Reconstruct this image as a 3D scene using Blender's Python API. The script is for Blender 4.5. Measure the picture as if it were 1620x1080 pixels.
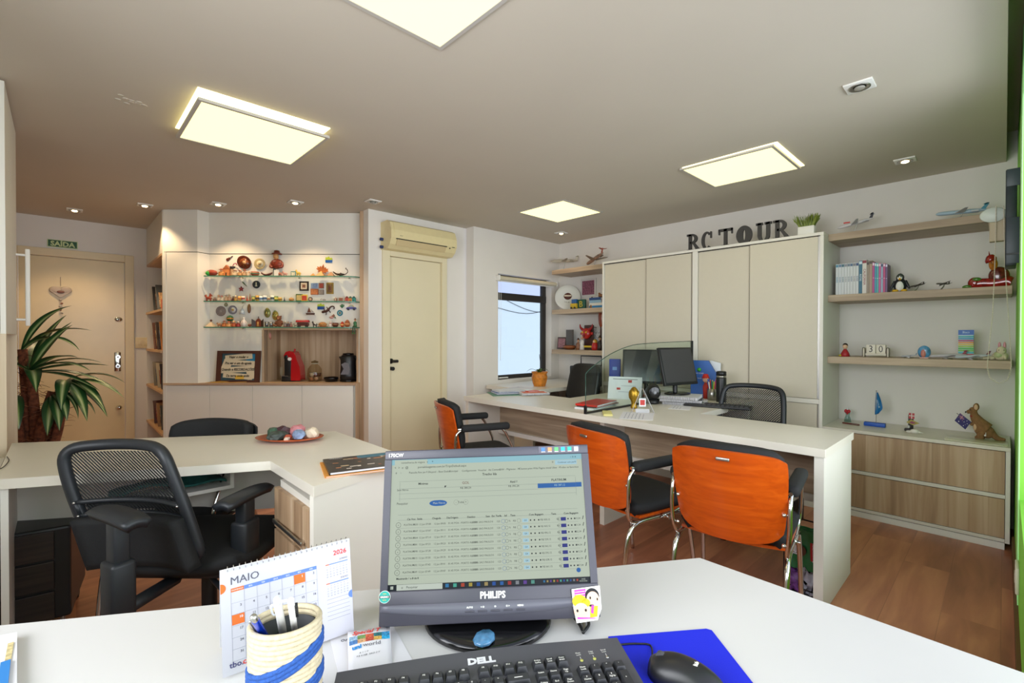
import bpy, bmesh, math, random
from mathutils import Matrix, Vector, Euler
random.seed(7)
PI = math.pi
R = math.radians
scene = bpy.context.scene
for o in list(bpy.data.objects):
    bpy.data.objects.remove(o)
COL = scene.collection

# ------------------------------------------------------------------ camera
FOC = 746.6                      # focal length in pixels of the 1620 px wide frame
YAW, PITCH, ROLL = R(46.226), R(-0.507), R(0.101)
EYE = Vector((0, 0, 1.25))
fw = Vector((math.cos(PITCH)*math.cos(YAW), math.cos(PITCH)*math.sin(YAW), math.sin(PITCH)))
r0 = Vector((math.sin(YAW), -math.cos(YAW), 0))
u0 = r0.cross(fw)
rt = r0*math.cos(ROLL) + u0*math.sin(ROLL)
up = -r0*math.sin(ROLL) + u0*math.cos(ROLL)
cd = bpy.data.cameras.new('camera')
cam = bpy.data.objects.new('camera', cd)
COL.objects.link(cam)
cd.sensor_width = 36
cd.lens = FOC/1620*36
cd.clip_start = 0.02
cam.matrix_world = Matrix(((rt.x, up.x, -fw.x, EYE.x), (rt.y, up.y, -fw.y, EYE.y), (rt.z, up.z, -fw.z, EYE.z), (0, 0, 0, 1)))
scene.camera = cam

# ------------------------------------------------------------------ world, light, exposure
scene.view_settings.view_transform = 'Standard'
scene.view_settings.look = 'None'
scene.view_settings.gamma = 1
scene.view_settings.use_curve_mapping = False
scene.view_settings.exposure = 0.1
w = bpy.data.worlds.new('overcast_sky')
scene.world = w
w.use_nodes = True
w.node_tree.nodes['Background'].inputs[0].default_value = (0.72, 0.80, 1.0, 1)
w.node_tree.nodes['Background'].inputs[1].default_value = 1.3

def area(name, loc, rot, sx, sy, power, color):
    l = bpy.data.lights.new(name, 'AREA')
    l.shape = 'RECTANGLE'; l.size = sx; l.size_y = sy; l.energy = power; l.color = color
    o = bpy.data.objects.new(name, l); COL.objects.link(o)
    o.location = loc; o.rotation_euler = rot
    return o
# daylight through the big window in the green wall
area('daylight_green_wall_window', (0.6, -2.6, 1.6), (R(-92), 0, PI+R(8)), 5.5, 3.0, 240, (0.93, 0.97, 1.0))
# added fill for the right wall, outside an invented opening behind the photographer
area('added_side_fill', (-2.0, 0.75, 1.65), (R(90), 0, R(-90)), 3.0, 2.4, 185, (0.96, 0.98, 1.0))

# ------------------------------------------------------------------ pixel rays (used to read positions off the photograph onto real surfaces)
def ray(u, v): return fw + rt*((u-810)/FOC) - up*((v-540)/FOC)
def az(u, v, z): d = ray(u, v); return EYE + d*((z-EYE.z)/d.z)
def ax(u, v, x): d = ray(u, v); return EYE + d*(x/d.x)
def ay(u, v, y): d = ray(u, v); return EYE + d*(y/d.y)
def apl(u, v, p, n): d = ray(u, v); p = Vector(p); n = Vector(n); return EYE + d*((p-EYE).dot(n)/d.dot(n))

# ------------------------------------------------------------------ materials
MATS = {}
def srgb(c):
    if isinstance(c, str):
        c = [int(c[i:i+2], 16)/255 for i in (0, 2, 4)]
    return [(x/12.92 if x <= 0.04045 else ((x+0.055)/1.055)**2.4) for x in c] + [1.0]
def M(name, col, rough=0.5, metal=0.0, noise=0.0, nscale=30, bump=0.0, bscale=200, trans=0.0, coat=0.0, emis=0.0, emcol=None, alpha=1.0, spec=0.5):
    if name in MATS: return MATS[name]
    m = bpy.data.materials.new(name); m.use_nodes = True
    nt = m.node_tree; b = nt.nodes['Principled BSDF']
    c = srgb(col)
    b.inputs['Base Color'].default_value = c
    b.inputs['Roughness'].default_value = rough
    b.inputs['Metallic'].default_value = metal
    b.inputs['Transmission Weight'].default_value = trans
    b.inputs['Coat Weight'].default_value = coat
    b.inputs['Alpha'].default_value = alpha
    b.inputs['Specular IOR Level'].default_value = spec
    if emis:
        b.inputs['Emission Color'].default_value = srgb(emcol or col)
        b.inputs['Emission Strength'].default_value = emis
    tc = nt.nodes.new('ShaderNodeTexCoord')
    n = nt.nodes.new('ShaderNodeTexNoise'); n.inputs['Scale'].default_value = nscale; n.inputs['Detail'].default_value = 3
    nt.links.new(tc.outputs['Object'], n.inputs['Vector'])
    if noise:
        mr = nt.nodes.new('ShaderNodeMapRange')
        mr.inputs['From Min'].default_value = 0.3; mr.inputs['From Max'].default_value = 0.7
        mr.inputs['To Min'].default_value = 1-noise; mr.inputs['To Max'].default_value = 1+noise
        nt.links.new(n.outputs['Fac'], mr.inputs['Value'])
        mx = nt.nodes.new('ShaderNodeVectorMath'); mx.operation = 'SCALE'
        mx.inputs[0].default_value = c[:3]
        nt.links.new(mr.outputs[0], mx.inputs['Scale'])
        nt.links.new(mx.outputs[0], b.inputs['Base Color'])
    if bump:
        n2 = nt.nodes.new('ShaderNodeTexNoise'); n2.inputs['Scale'].default_value = bscale
        nt.links.new(tc.outputs['Object'], n2.inputs['Vector'])
        bp = nt.nodes.new('ShaderNodeBump'); bp.inputs['Strength'].default_value = bump; bp.inputs['Distance'].default_value = 0.002
        nt.links.new(n2.outputs['Fac'], bp.inputs['Height']); nt.links.new(bp.outputs[0], b.inputs['Normal'])
    MATS[name] = m
    return m
PLK = 0.11
def wood(name, cols, grain=2, plank=0.0, along=2, across=0, fine=40, rough=0.4, seam=False, coat=0.0, contrast=1.0, plen=0):
    """procedural wood: grain runs along axis `along`; planks/strips stacked along `across`"""
    if name in MATS: return MATS[name]
    m = bpy.data.materials.new(name); m.use_nodes = True
    nt = m.node_tree; N = nt.nodes; L = nt.links; b = N['Principled BSDF']
    b.inputs['Roughness'].default_value = rough; b.inputs['Coat Weight'].default_value = coat
    tc = N.new('ShaderNodeTexCoord')
    sep = N.new('ShaderNodeSeparateXYZ'); L.new(tc.outputs['Object'], sep.inputs[0])
    def math_(op, a, bb=None):
        q = N.new('ShaderNodeMath'); q.operation = op
        for i, x in enumerate((a, bb)):
            if x is None: continue
            if isinstance(x, (int, float)): q.inputs[i].default_value = x
            else: L.new(x, q.inputs[i])
        return q.outputs[0]
    off = 0.0
    if plank:
        idx = math_('FLOOR', math_('DIVIDE', sep.outputs[across], plank))
        wn = N.new('ShaderNodeTexWhiteNoise'); wn.noise_dimensions = '1D' if not plen else '2D'
        if plen:
            wn0 = N.new('ShaderNodeTexWhiteNoise'); wn0.noise_dimensions = '1D'; L.new(idx, wn0.inputs['W'])
            j = math_('FLOOR', math_('ADD', math_('DIVIDE', sep.outputs[along], plen), wn0.outputs['Value']))
            cv = N.new('ShaderNodeCombineXYZ'); L.new(idx, cv.inputs[0]); L.new(j, cv.inputs[1]); L.new(cv.outputs[0], wn.inputs['Vector'])
        else:
            L.new(idx, wn.inputs['W'])
        off = math_('MULTIPLY', wn.outputs['Value'], 20.0)
    mp = N.new('ShaderNodeCombineXYZ')
    for i in range(3):
        s = grain if i == along else fine
        if i == along: L.new(math_('ADD', math_('MULTIPLY', sep.outputs[i], s), off), mp.inputs[i])
        else: L.new(math_('ADD', math_('MULTIPLY', sep.outputs[i], s), math_('MULTIPLY', off, 1.7) if plank else 0.0), mp.inputs[i])
    n = N.new('ShaderNodeTexNoise'); n.inputs['Scale'].default_value = 1; n.inputs['Detail'].default_value = 5; n.inputs['Distortion'].default_value = 0.6
    L.new(mp.outputs[0], n.inputs['Vector'])
    n2 = N.new('ShaderNodeTexNoise'); n2.inputs['Scale'].default_value = 0.22; n2.inputs['Detail'].default_value = 2; n2.inputs['Distortion'].default_value = 1.2
    L.new(mp.outputs[0], n2.inputs['Vector'])
    f = math_('ADD', math_('MULTIPLY', n.outputs['Fac'], 0.5), math_('MULTIPLY', n2.outputs['Fac'], 0.5))
    if plank: f = math_('ADD', f, math_('MULTIPLY', math_('SUBTRACT', wn.outputs['Value'], 0.5), PLK))
    f = math_('ADD', math_('MULTIPLY', math_('SUBTRACT', f, 0.5), contrast), 0.5)
    cr = N.new('ShaderNodeValToRGB')
    cr.color_ramp.elements[0].position = 0.36; cr.color_ramp.elements[0].color = srgb(cols[0])
    cr.color_ramp.elements[1].position = 0.64; cr.color_ramp.elements[1].color = srgb(cols[2])
    e = cr.color_ramp.elements.new(0.5); e.color = srgb(cols[1])
    L.new(f, cr.inputs[0])
    out = cr.outputs[0]
    if seam:
        fr = math_('FRACT', math_('DIVIDE', sep.outputs[across], plank))
        line = math_('LESS_THAN', fr, 0.018)
        mx = N.new('ShaderNodeMix'); mx.data_type = 'RGBA'; L.new(math_('MULTIPLY', line, 0.22), mx.inputs['Factor'])
        L.new(out, mx.inputs['A']); mx.inputs['B'].default_value = srgb('2a140c'); out = mx.outputs['Result']
    L.new(out, b.inputs['Base Color'])
    MATS[name] = m
    return m
def mesh_fabric(name, col, hole=0.35, scale=350):
    if name in MATS: return MATS[name]
    m = bpy.data.materials.new(name); m.use_nodes = True
    nt = m.node_tree; N = nt.nodes; L = nt.links; b = N['Principled BSDF']
    b.inputs['Base Color'].default_value = srgb(col); b.inputs['Roughness'].default_value = 0.7
    tc = N.new('ShaderNodeTexCoord')
    wv = N.new('ShaderNodeTexWave'); wv.bands_direction = 'DIAGONAL'; wv.inputs['Scale'].default_value = scale/10
    L.new(tc.outputs['Object'], wv.inputs['Vector'])
    mt = N.new('ShaderNodeMath'); mt.operation = 'LESS_THAN'; mt.inputs[1].default_value = 1-hole
    L.new(wv.outputs['Fac'], mt.inputs[0])
    mx = N.new('ShaderNodeMath'); mx.operation = 'MAXIMUM'; mx.inputs[1].default_value = 0.12
    L.new(mt.outputs[0], mx.inputs[0]); L.new(mx.outputs[0], b.inputs['Alpha'])
    MATS[name] = m
    return m
def glass(name, tint='e8f4f0', rough=0.0, edge=None):
    if name in MATS: return MATS[name]
    m = bpy.data.materials.new(name); m.use_nodes = True
    nt = m.node_tree; N = nt.nodes; L = nt.links
    for n in list(N): N.remove(n)
    o = N.new('ShaderNodeOutputMaterial'); t = N.new('ShaderNodeBsdfTransparent'); g = N.new('ShaderNodeBsdfGlossy')
    t.inputs[0].default_value = srgb(tint); g.inputs['Roughness'].default_value = rough
    fr = N.new('ShaderNodeFresnel'); fr.inputs[0].default_value = 1.45
    ge = N.new('ShaderNodeNewGeometry'); s1 = N.new('ShaderNodeMath'); s1.operation = 'SUBTRACT'; s1.inputs[0].default_value = 1; L.new(ge.outputs['Backfacing'], s1.inputs[1])
    s2 = N.new('ShaderNodeMath'); s2.operation = 'MULTIPLY'; L.new(fr.outputs[0], s2.inputs[0]); L.new(s1.outputs[0], s2.inputs[1])
    mx = N.new('ShaderNodeMixShader'); L.new(s2.outputs[0], mx.inputs[0]); L.new(t.outputs[0], mx.inputs[1]); L.new(g.outputs[0], mx.inputs[2])
    L.new(mx.outputs[0], o.inputs[0]); MATS[name] = m
    return m

# ------------------------------------------------------------------ geometry helpers
class G:
    """collects shapes into ONE mesh"""
    def __init__(s): s.v = []; s.f = []; s.m = []; s.sm = []; s.mats = []
    def mi(s, m):
        if m not in s.mats: s.mats.append(m)
        return s.mats.index(m)
    def add(s, vs, fs, m, smooth=False, mat=None):
        b = len(s.v); k = s.mi(m)
        for p in vs:
            p = Vector(p); s.v.append(mat @ p if mat is not None else p)
        for f in fs: s.f.append([b+i for i in f]); s.m.append(k); s.sm.append(smooth)
        return s
    def addbm(s, bm, m, smooth=False, mat=None):
        bm.verts.ensure_lookup_table(); bm.verts.index_update()
        s.add([v.co.copy() for v in bm.verts], [[v.index for v in f.verts] for f in bm.faces], m, smooth, mat); bm.free(); return s
    def box(s, lo, hi, m, bev=0.0, mat=None, seg=2):
        lo, hi = [min(a, b) for a, b in zip(lo, hi)], [max(a, b) for a, b in zip(lo, hi)]
        if not bev:
            x0, y0, z0 = lo; x1, y1, z1 = hi
            return s.add([(x0,y0,z0),(x1,y0,z0),(x1,y1,z0),(x0,y1,z0),(x0,y0,z1),(x1,y0,z1),(x1,y1,z1),(x0,y1,z1)],
                [(0,3,2,1),(4,5,6,7),(0,1,5,4),(1,2,6,5),(2,3,7,6),(3,0,4,7)], m, False, mat)
        bm = bmesh.new(); bmesh.ops.create_cube(bm, size=1)
        c = [(a+b)/2 for a, b in zip(lo, hi)]; d = [b-a for a, b in zip(lo, hi)]
        for v in bm.verts: v.co = Vector((v.co.x*d[0]+c[0], v.co.y*d[1]+c[1], v.co.z*d[2]+c[2]))
        bmesh.ops.bevel(bm, geom=list(bm.edges), offset=min(bev, min(d)*0.49), segments=seg, affect='EDGES', profile=0.5)
        return s.addbm(bm, m, seg > 1, mat)
    def cbox(s, c, d, m, bev=0.0, mat=None, seg=2):
        return s.box([a-b/2 for a, b in zip(c, d)], [a+b/2 for a, b in zip(c, d)], m, bev, mat, seg)
    def cyl(s, p0, p1, r, m, r2=None, seg=16, cap=True, mat=None):
        p0 = Vector(p0); p1 = Vector(p1); r2 = r if r2 is None else r2
        d = (p1-p0).normalized(); a = d.orthogonal().normalized(); b = d.cross(a)
        vs = []
        for p, q in ((p0, r), (p1, r2)):
            for i in range(seg):
                t = 2*PI*i/seg; vs.append(p + (a*math.cos(t)+b*math.sin(t))*q)
        s.add(vs, [(i, (i+1) % seg, seg+(i+1) % seg, seg+i) for i in range(seg)], m, True, mat)
        if cap: s.add(vs, [tuple(range(seg))[::-1], tuple(range(seg, 2*seg))], m, False, mat)
        return s
    def lathe(s, prof, m, seg=24, mat=None, sx=1, sy=1, smooth=True):
        vs = []; fs = []
        for r, z in prof:
            for i in range(seg):
                t = 2*PI*i/seg; vs.append((r*math.cos(t)*sx, r*math.sin(t)*sy, z))
        for k in range(len(prof)-1):
            for i in range(seg):
                fs.append((k*seg+i, k*seg+(i+1) % seg, (k+1)*seg+(i+1) % seg, (k+1)*seg+i))
        if prof[0][0] > 1e-5: fs.append(tuple(range(seg))[::-1])
        if prof[-1][0] > 1e-5: fs.append(tuple((len(prof)-1)*seg+i for i in range(seg)))
        return s.add(vs, fs, m, smooth, mat)
    def ball(s, c, r, m, seg=14, ring=9, mat=None):
        if isinstance(r, (int, float)): r = (r, r, r)
        vs = [(c[0], c[1], c[2]-r[2])]; fs = []
        for j in range(1, ring):
            ph = -PI/2+PI*j/ring
            for i in range(seg):
                t = 2*PI*i/seg; vs.append((c[0]+r[0]*math.cos(ph)*math.cos(t), c[1]+r[1]*math.cos(ph)*math.sin(t), c[2]+r[2]*math.sin(ph)))
        vs.append((c[0], c[1], c[2]+r[2])); n = len(vs)-1
        for i in range(seg):
            fs.append((0, 1+(i+1) % seg, 1+i)); fs.append((n, n-seg+i, n-seg+(i+1) % seg))
        for j in range(ring-2):
            for i in range(seg):
                a = 1+j*seg; fs.append((a+i, a+(i+1) % seg, a+seg+(i+1) % seg, a+seg+i))
        return s.add(vs, fs, m, True, mat)
    def tube(s, pts, r, m, seg=10, sub=6, closed=False, mat=None, smoothpath=True):
        P = [Vector(p) for p in pts]
        if smoothpath and len(P) > 2:
            Q = []
            n = len(P)
            rng = range(n if closed else n-1)
            for i in rng:
                p0 = P[(i-1) % n] if (closed or i > 0) else P[i]*2-P[i+1]
                p1 = P[i]; p2 = P[(i+1) % n]
                p3 = P[(i+2) % n] if (closed or i+2 < n) else p2*2-p1
                for k in range(sub):
                    t = k/sub
                    Q.append(0.5*((2*p1)+(-p0+p2)*t+(2*p0-5*p1+4*p2-p3)*t*t+(-p0+3*p1-3*p2+p3)*t*t*t))
            if not closed: Q.append(P[-1])
            P = Q
        rr = r if isinstance(r, (list, tuple)) else None
        n = len(P); vs = []; fs = []
        T = []
        for i in range(n):
            a = P[(i-1) % n] if (closed or i > 0) else P[i]; b = P[(i+1) % n] if (closed or i < n-1) else P[i]
            d = (b-a); T.append(d.normalized() if d.length > 1e-9 else Vector((0, 0, 1)))
        nrm = T[0].orthogonal().normalized()
        for i in range(n):
            nrm = (nrm - T[i]*nrm.dot(T[i])); nrm = nrm.normalized() if nrm.length > 1e-6 else T[i].orthogonal().normalized()
            bi = T[i].cross(nrm)
            q = r if rr is None else rr[0]+(rr[1]-rr[0])*i/(n-1)
            for k in range(seg):
                t = 2*PI*k/seg; vs.append(P[i]+(nrm*math.cos(t)+bi*math.sin(t))*q)
        for i in range(n if closed else n-1):
            for k in range(seg):
                a = i*seg; b = ((i+1) % n)*seg
                fs.append((a+k, a+(k+1) % seg, b+(k+1) % seg, b+k))
        if not closed: fs.append(tuple(range(seg))[::-1]); fs.append(tuple((n-1)*seg+k for k in range(seg)))
        return s.add(vs, fs, m, True, mat)
    def prism(s, poly, z0, z1, m, mat=None, m_side=None):
        n = len(poly)
        vs = [(x, y, z0) for x, y in poly]+[(x, y, z1) for x, y in poly]
        s.add(vs, [tuple(range(n))[::-1], tuple(range(n, 2*n))], m, False, mat)
        return s.add(vs, [(i, (i+1) % n, n+(i+1) % n, n+i) for i in range(n)], m_side or m, False, mat)
    def plate(s, poly, y0, y1, m, mat=None):
        """polygon in the local xz plane, thickness along y"""
        q = Matrix(((1, 0, 0, 0), (0, 0, 1, 0), (0, 1, 0, 0), (0, 0, 0, 1)))
        return s.prism(poly, y0, y1, m, (mat @ q) if mat is not None else q)
    def grid(s, fn, nu, nv, m, th=0.0, smooth=True, mat=None, hard=False):
        """surface fn(a,b)->point a,b in 0..1, closed with thickness along the normal if th"""
        P = [[Vector(fn(i/nu, j/nv)) for j in range(nv+1)] for i in range(nu+1)]
        vs = [p for row in P for p in row]; W = nv+1
        fs = [(i*W+j, (i+1)*W+j, (i+1)*W+j+1, i*W+j+1) for i in range(nu) for j in range(nv)]
        if th:
            nv_ = []
            for i in range(nu+1):
                for j in range(nv+1):
                    du = P[min(i+1, nu)][j]-P[max(i-1, 0)][j]; dv = P[i][min(j+1, nv)]-P[i][max(j-1, 0)]
                    nn = du.cross(dv); nn = nn.normalized() if nn.length > 1e-12 else Vector((0, 0, 1)); nv_.append(P[i][j]+nn*th)
            o = len(vs); vs += nv_
            fs += [tuple(o+k for k in f[::-1]) for f in fs[:]]
            bd = [i*W for i in range(nu+1)]+[nu*W+j for j in range(1, W)]+[i*W+nv for i in range(nu-1, -1, -1)]+[j for j in range(nv-1, 0, -1)]
            if hard:
                sv = []; sf = []
                for k in range(len(bd)):
                    a = bd[k]; c = bd[(k+1) % len(bd)]; q = len(sv); sv += [vs[a], vs[o+a], vs[o+c], vs[c]]; sf.append((q, q+1, q+2, q+3))
                s.add(sv, sf, m, False, mat)
            else:
                for k in range(len(bd)):
                    a = bd[k]; c = bd[(k+1) % len(bd)]; fs.append((a, o+a, o+c, c))
        return s.add(vs, fs, m, smooth, mat)
    def text(s, body, size, m, mat, depth=0.0, align='CENTER', bold=0.0, xs=1.0, shear=0.0, spacing=1.0):
        c = bpy.data.curves.new('t', 'FONT'); c.body = body; c.size = size; c.extrude = depth; c.offset = bold
        c.align_x = align; c.align_y = 'CENTER'; c.resolution_u = 2; c.shear = shear; c.space_character = spacing
        o = bpy.data.objects.new('t', c); COL.objects.link(o)
        bpy.context.view_layer.update()
        me = bpy.data.meshes.new_from_object(o.evaluated_get(bpy.context.evaluated_depsgraph_get()))
        mm = mat @ Matrix.Diagonal((xs, 1, 1, 1))
        s.add([v.co for v in me.vertices], [list(p.vertices) for p in me.polygons], m, False, mm)
        bpy.data.objects.remove(o); bpy.data.curves.remove(c); bpy.data.meshes.remove(me)
        return s
    def build(s, name, parent=None, label=None, bevel=0.0, fix=True):
        me = bpy.data.meshes.new(name)
        me.from_pydata([tuple(v) for v in s.v], [], s.f)
        for m in s.mats: me.materials.append(m)
        me.polygons.foreach_set('material_index', s.m)
        me.polygons.foreach_set('use_smooth', s.sm)
        me.update()
        if fix:
            bm = bmesh.new(); bm.from_mesh(me); bmesh.ops.recalc_face_normals(bm, faces=bm.faces); bm.to_mesh(me); bm.free()
        o = bpy.data.objects.new(name, me); COL.objects.link(o)
        if parent is not None: o.parent = parent
        if label: o['label'] = label
        if bevel:
            b = o.modifiers.new('b', 'BEVEL'); b.width = bevel; b.segments = 2; b.limit_method = 'ANGLE'; b.angle_limit = R(50)
        return o
def FR(x, z, y=0.0):
    """matrix placing text drawn in XY onto the local xz plane, facing local -y"""
    return Matrix.Translation((x, y, z)) @ Matrix(((1, 0, 0, 0), (0, 0, -1, 0), (0, 1, 0, 0), (0, 0, 0, 1)))
def T(name, label, cat, loc=(0, 0, 0), rz=0.0, group=None, rot=None):
    o = bpy.data.objects.new(name, None); COL.objects.link(o)
    o.empty_display_size = 0.05
    o.location = loc; o.rotation_euler = rot if rot else (0, 0, rz)
    o['label'] = label; o['category'] = cat
    if group: o['group'] = group
    return o
def one(g, name, label, cat, loc=(0, 0, 0), rz=0.0, group=None, rot=None, bevel=0.0, kind=None):
    o = g.build(name, None, None, bevel)
    o.location = loc; o.rotation_euler = rot if rot else (0, 0, rz)
    o['label'] = label; o['category'] = cat
    if group: o['group'] = group
    if kind: o['kind'] = kind
    return o
def struct(g, name, label=None, bevel=0.0):
    o = g.build(name, None, label, bevel); o['kind'] = 'structure'; return o
TH_R = R(-90)          # things facing the room from the right wall
DGA = R(-43.3)         # direction along the diagonal display cabinet
DO = Vector((0.685, 5.313, 0))
DX = Vector((math.cos(DGA), math.sin(DGA), 0)); DY = Vector((-math.sin(DGA), math.cos(DGA), 0))
def dg(u, v, c=0.0):
    """pixel -> (s, z) on the display cabinet plane at depth c"""
    p = apl(u, v, DO+DY*c, DY)-DO
    return p.dot(DX), p.z
def dloc(s, c, z): return DO+DX*s+DY*c+Vector((0, 0, z))
# ------------------------------------------------------------------ shared materials
m_wall = M('wall_paint', 'e4dfd8', 0.85, noise=0.015, nscale=3, bump=0.15, bscale=90)
m_ceil = M('ceiling_paint', 'c8bfb0', 0.9, noise=0.015, nscale=2)
m_green = M('green_paint', '8edc4e', 0.7, noise=0.02, nscale=4)
m_white = M('white_laminate', 'e4e0d6', 0.45, noise=0.01, nscale=6)
m_desk = M('white_desktop_laminate', 'e2dccf', 0.32, noise=0.008, nscale=8)
m_fdesk = M('front_desktop_laminate', 'd3d2d1', 0.3, noise=0.006, nscale=8)
m_cream = M('cream_door_paint', 'e2d7b6', 0.5, noise=0.02, nscale=3)
m_creamd = M('exit_door_lacquer', 'dcc698', 0.28, noise=0.05, nscale=3.5)
m_creamf = M('exit_frame_lacquer', 'dfcda6', 0.4, noise=0.03, nscale=3)
m_oak = wood('grey_oak_vertical', ['9c7f62', 'b89a7a', 'cbb294'], grain=1.3, plank=0.085, along=2, across=0, fine=26, rough=0.5)
m_oak_y = wood('grey_oak_vertical_strips', ['9c7f62', 'b89a7a', 'cbb294'], grain=1.3, plank=0.085, along=2, across=1, fine=26, rough=0.5)
m_oak_hy = wood('grey_oak_along', ['9c866f', 'ae987f', 'c0ab90'], grain=1.6, along=1, across=2, fine=36, rough=0.5)
m_oak_hx = wood('grey_oak_cross', ['ad9076', 'bfa385', 'd0b79a'], grain=1.6, along=0, across=2, fine=36, rough=0.5)
m_panelw = wood('counter_panel_oak', ['8f7e6a', 'a8957f', 'c0ad94'], grain=1.4, along=1, across=2, fine=30, rough=0.5, contrast=1.3)
m_floor = wood('brown_laminate_floor', ['955d44', 'b27254', 'cb8a64'], grain=2.0, plank=0.19, along=0, across=1, fine=14, rough=0.35, seam=True, plen=1.2, contrast=0.95)
m_veneer = wood('orange_veneer', ['a83e08', 'be4c08', 'ce5a10'], grain=2.2, along=0, across=2, fine=60, rough=0.3, coat=0.3, contrast=0.75)
m_chrome = M('chrome', 'd8d8d6', 0.12, 1.0)
m_steel = M('brushed_aluminium', 'b4b2ae', 0.35, 1.0)
m_blk = M('black_plastic', '17181a', 0.42)
m_blkg = M('glossy_black_plastic', '0c0c0e', 0.15)
m_blkf = M('black_upholstery', '161719', 0.8, noise=0.15, nscale=120, bump=0.3, bscale=500)
m_leather = M('black_leather', '141416', 0.35, bump=0.2, bscale=300)
m_dgrey = M('charcoal_plastic', '2c2e31', 0.5)
m_paper = M('white_paper', 'dfdee3', 0.7)
m_print = M('black_print', '17161a', 0.7)
m_whitep = M('white_plastic', 'eceae4', 0.4)
m_gap = M('shadow_gap', '3a342c', 0.9)
m_glass = glass('clear_glass', 'f3faf7', 0.0)
m_glassedge = M('green_glass_edge', '3f8a72', 0.15, alpha=0.85)

H = 2.41
# ------------------------------------------------------------------ setting
struct(G().box((-0.62, -0.25, -0.05), (4.7, 3.99, 0), m_floor).box((-0.62, 3.99, -0.05), (2.7, 6.7, 0), m_floor), 'floor', 'brown wood laminate floor with planks parallel to the green wall')
struct(G().box((-0.62, 0.0, H), (4.5, 3.99, H+0.06), m_ceil).box((-0.62, 3.99, H), (2.2, 6.45, H+0.06), m_ceil).box((-0.62, -0.25, 2.6), (4.7, 0.0, 2.66), m_ceil).box((-0.62, 0.0, H+0.06), (4.7, 0.01, 2.6), m_ceil), 'ceiling', 'matt beige ceiling with a curtain slot beside the green wall')
struct(G().box((4.5, -0.25, 0), (4.62, 3.97, 2.66), m_wall), 'wall_right', 'off-white wall behind the wardrobe and shelves')
# green wall with its window opening
g = G(); GY = -0.05
g.box((3.0, GY-0.2, 0), (4.5, GY, 2.6), m_green).box((-0.62, GY-0.2, 0), (3.0, GY, 0.55), m_green).box((-0.62, GY-0.2, 2.3), (3.0, GY, 2.6), m_green).box((-0.62, GY-0.2, 0.55), (-0.3, GY, 2.3), m_green)
struct(g, 'wall_green', 'bright green wall at the right edge')
struct(G().box((3.0, GY, 0.09), (3.26, GY+0.004, 2.6), M('daylit_green', 'c0ffb0', 0.6)), 'daylit_strip_1', 'pale green strip of painted-in daylight on the green wall at the right edge')  # paler green stands in for daylight falling on the window reveal
struct(G().box((1.2, GY, 0), (4.02, GY+0.012, 0.09), M('brown_skirting', '6a4228', 0.5)), 'baseboard_green', 'brown wooden skirting along the green wall')
struct(G().box((-0.72, 1.75, 0), (-0.6, 6.7, 2.66), m_wall).box((-0.72, -0.25, 0), (-0.6, 0.0, 2.66), m_wall).box((-0.72, 0.0, 0), (-0.6, 1.75, 0.85), m_wall).box((-0.72, 0.0, 2.25), (-0.6, 1.75, 2.66), m_wall), 'wall_left')
g = G()
for yy in (0.0, 0.85, 1.70): g.box((-0.70, yy, 0.90), (-0.66, yy+0.05, 2.20), m_whitep)
g.box((-0.70, 0.0, 0.85), (-0.66, 1.75, 0.90), m_whitep).box((-0.70, 0.0, 2.20), (-0.66, 1.75, 2.25), m_whitep)
w3 = g.build('added_window_3'); w3['kind'] = 'structure'  # unseen frame and wall opening added to let the fill light in
# rear wall with window
wx0 = ay(788, 520, 3.85).x; wx1 = ay(872, 520, 3.85).x
wz0 = ay(830, 598, 3.85).z; wz1 = 1.95
g = G()
g.box((3.13, 3.85, 0), (wx0, 3.97, H), m_wall).box((wx1, 3.85, 0), (4.5, 3.97, H), m_wall).box((wx0, 3.85, 0), (wx1, 3.97, wz0), m_wall).box((wx0, 3.85, wz1), (wx1, 3.97, H), m_wall)
struct(g, 'wall_rear', 'off-white wall around the small window')
# recessed wall with the door
g = G(); DWY = 3.99
dx0, dx1, dz = ay(604, 500, DWY).x, ay(705.5, 500, DWY).x, 2.068
g.box((2.02, DWY, 0), (dx0, DWY+0.1, H), m_wall).box((dx1, DWY, 0), (3.15, DWY+0.1, H), m_wall).box((dx0, DWY, dz), (dx1, DWY+0.1, H), m_wall)
struct(g, 'wall_recess', 'off-white wall around the cream inner door')
# exit wall
EY = 6.42
ex0, ex1, ez = -0.36, ay(212, 500, EY).x, 2.105
g = G()
g.box((-0.6, EY, 0), (ex0, EY+0.12, H), m_wall).box((ex1, EY, 0), (1.2, EY+0.12, H), m_wall).box((ex0, EY, ez), (ex1, EY+0.12, H), m_wall)
struct(g, 'wall_exit', 'off-white wall around the exit door')
g = G().box((-0.45, 0.62, 0), (1.95, 0.70, H), m_wall, mat=Matrix.Translation(DO) @ Matrix.Rotation(DGA, 4, 'Z')); struct(g, 'wall_diagonal')

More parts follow.
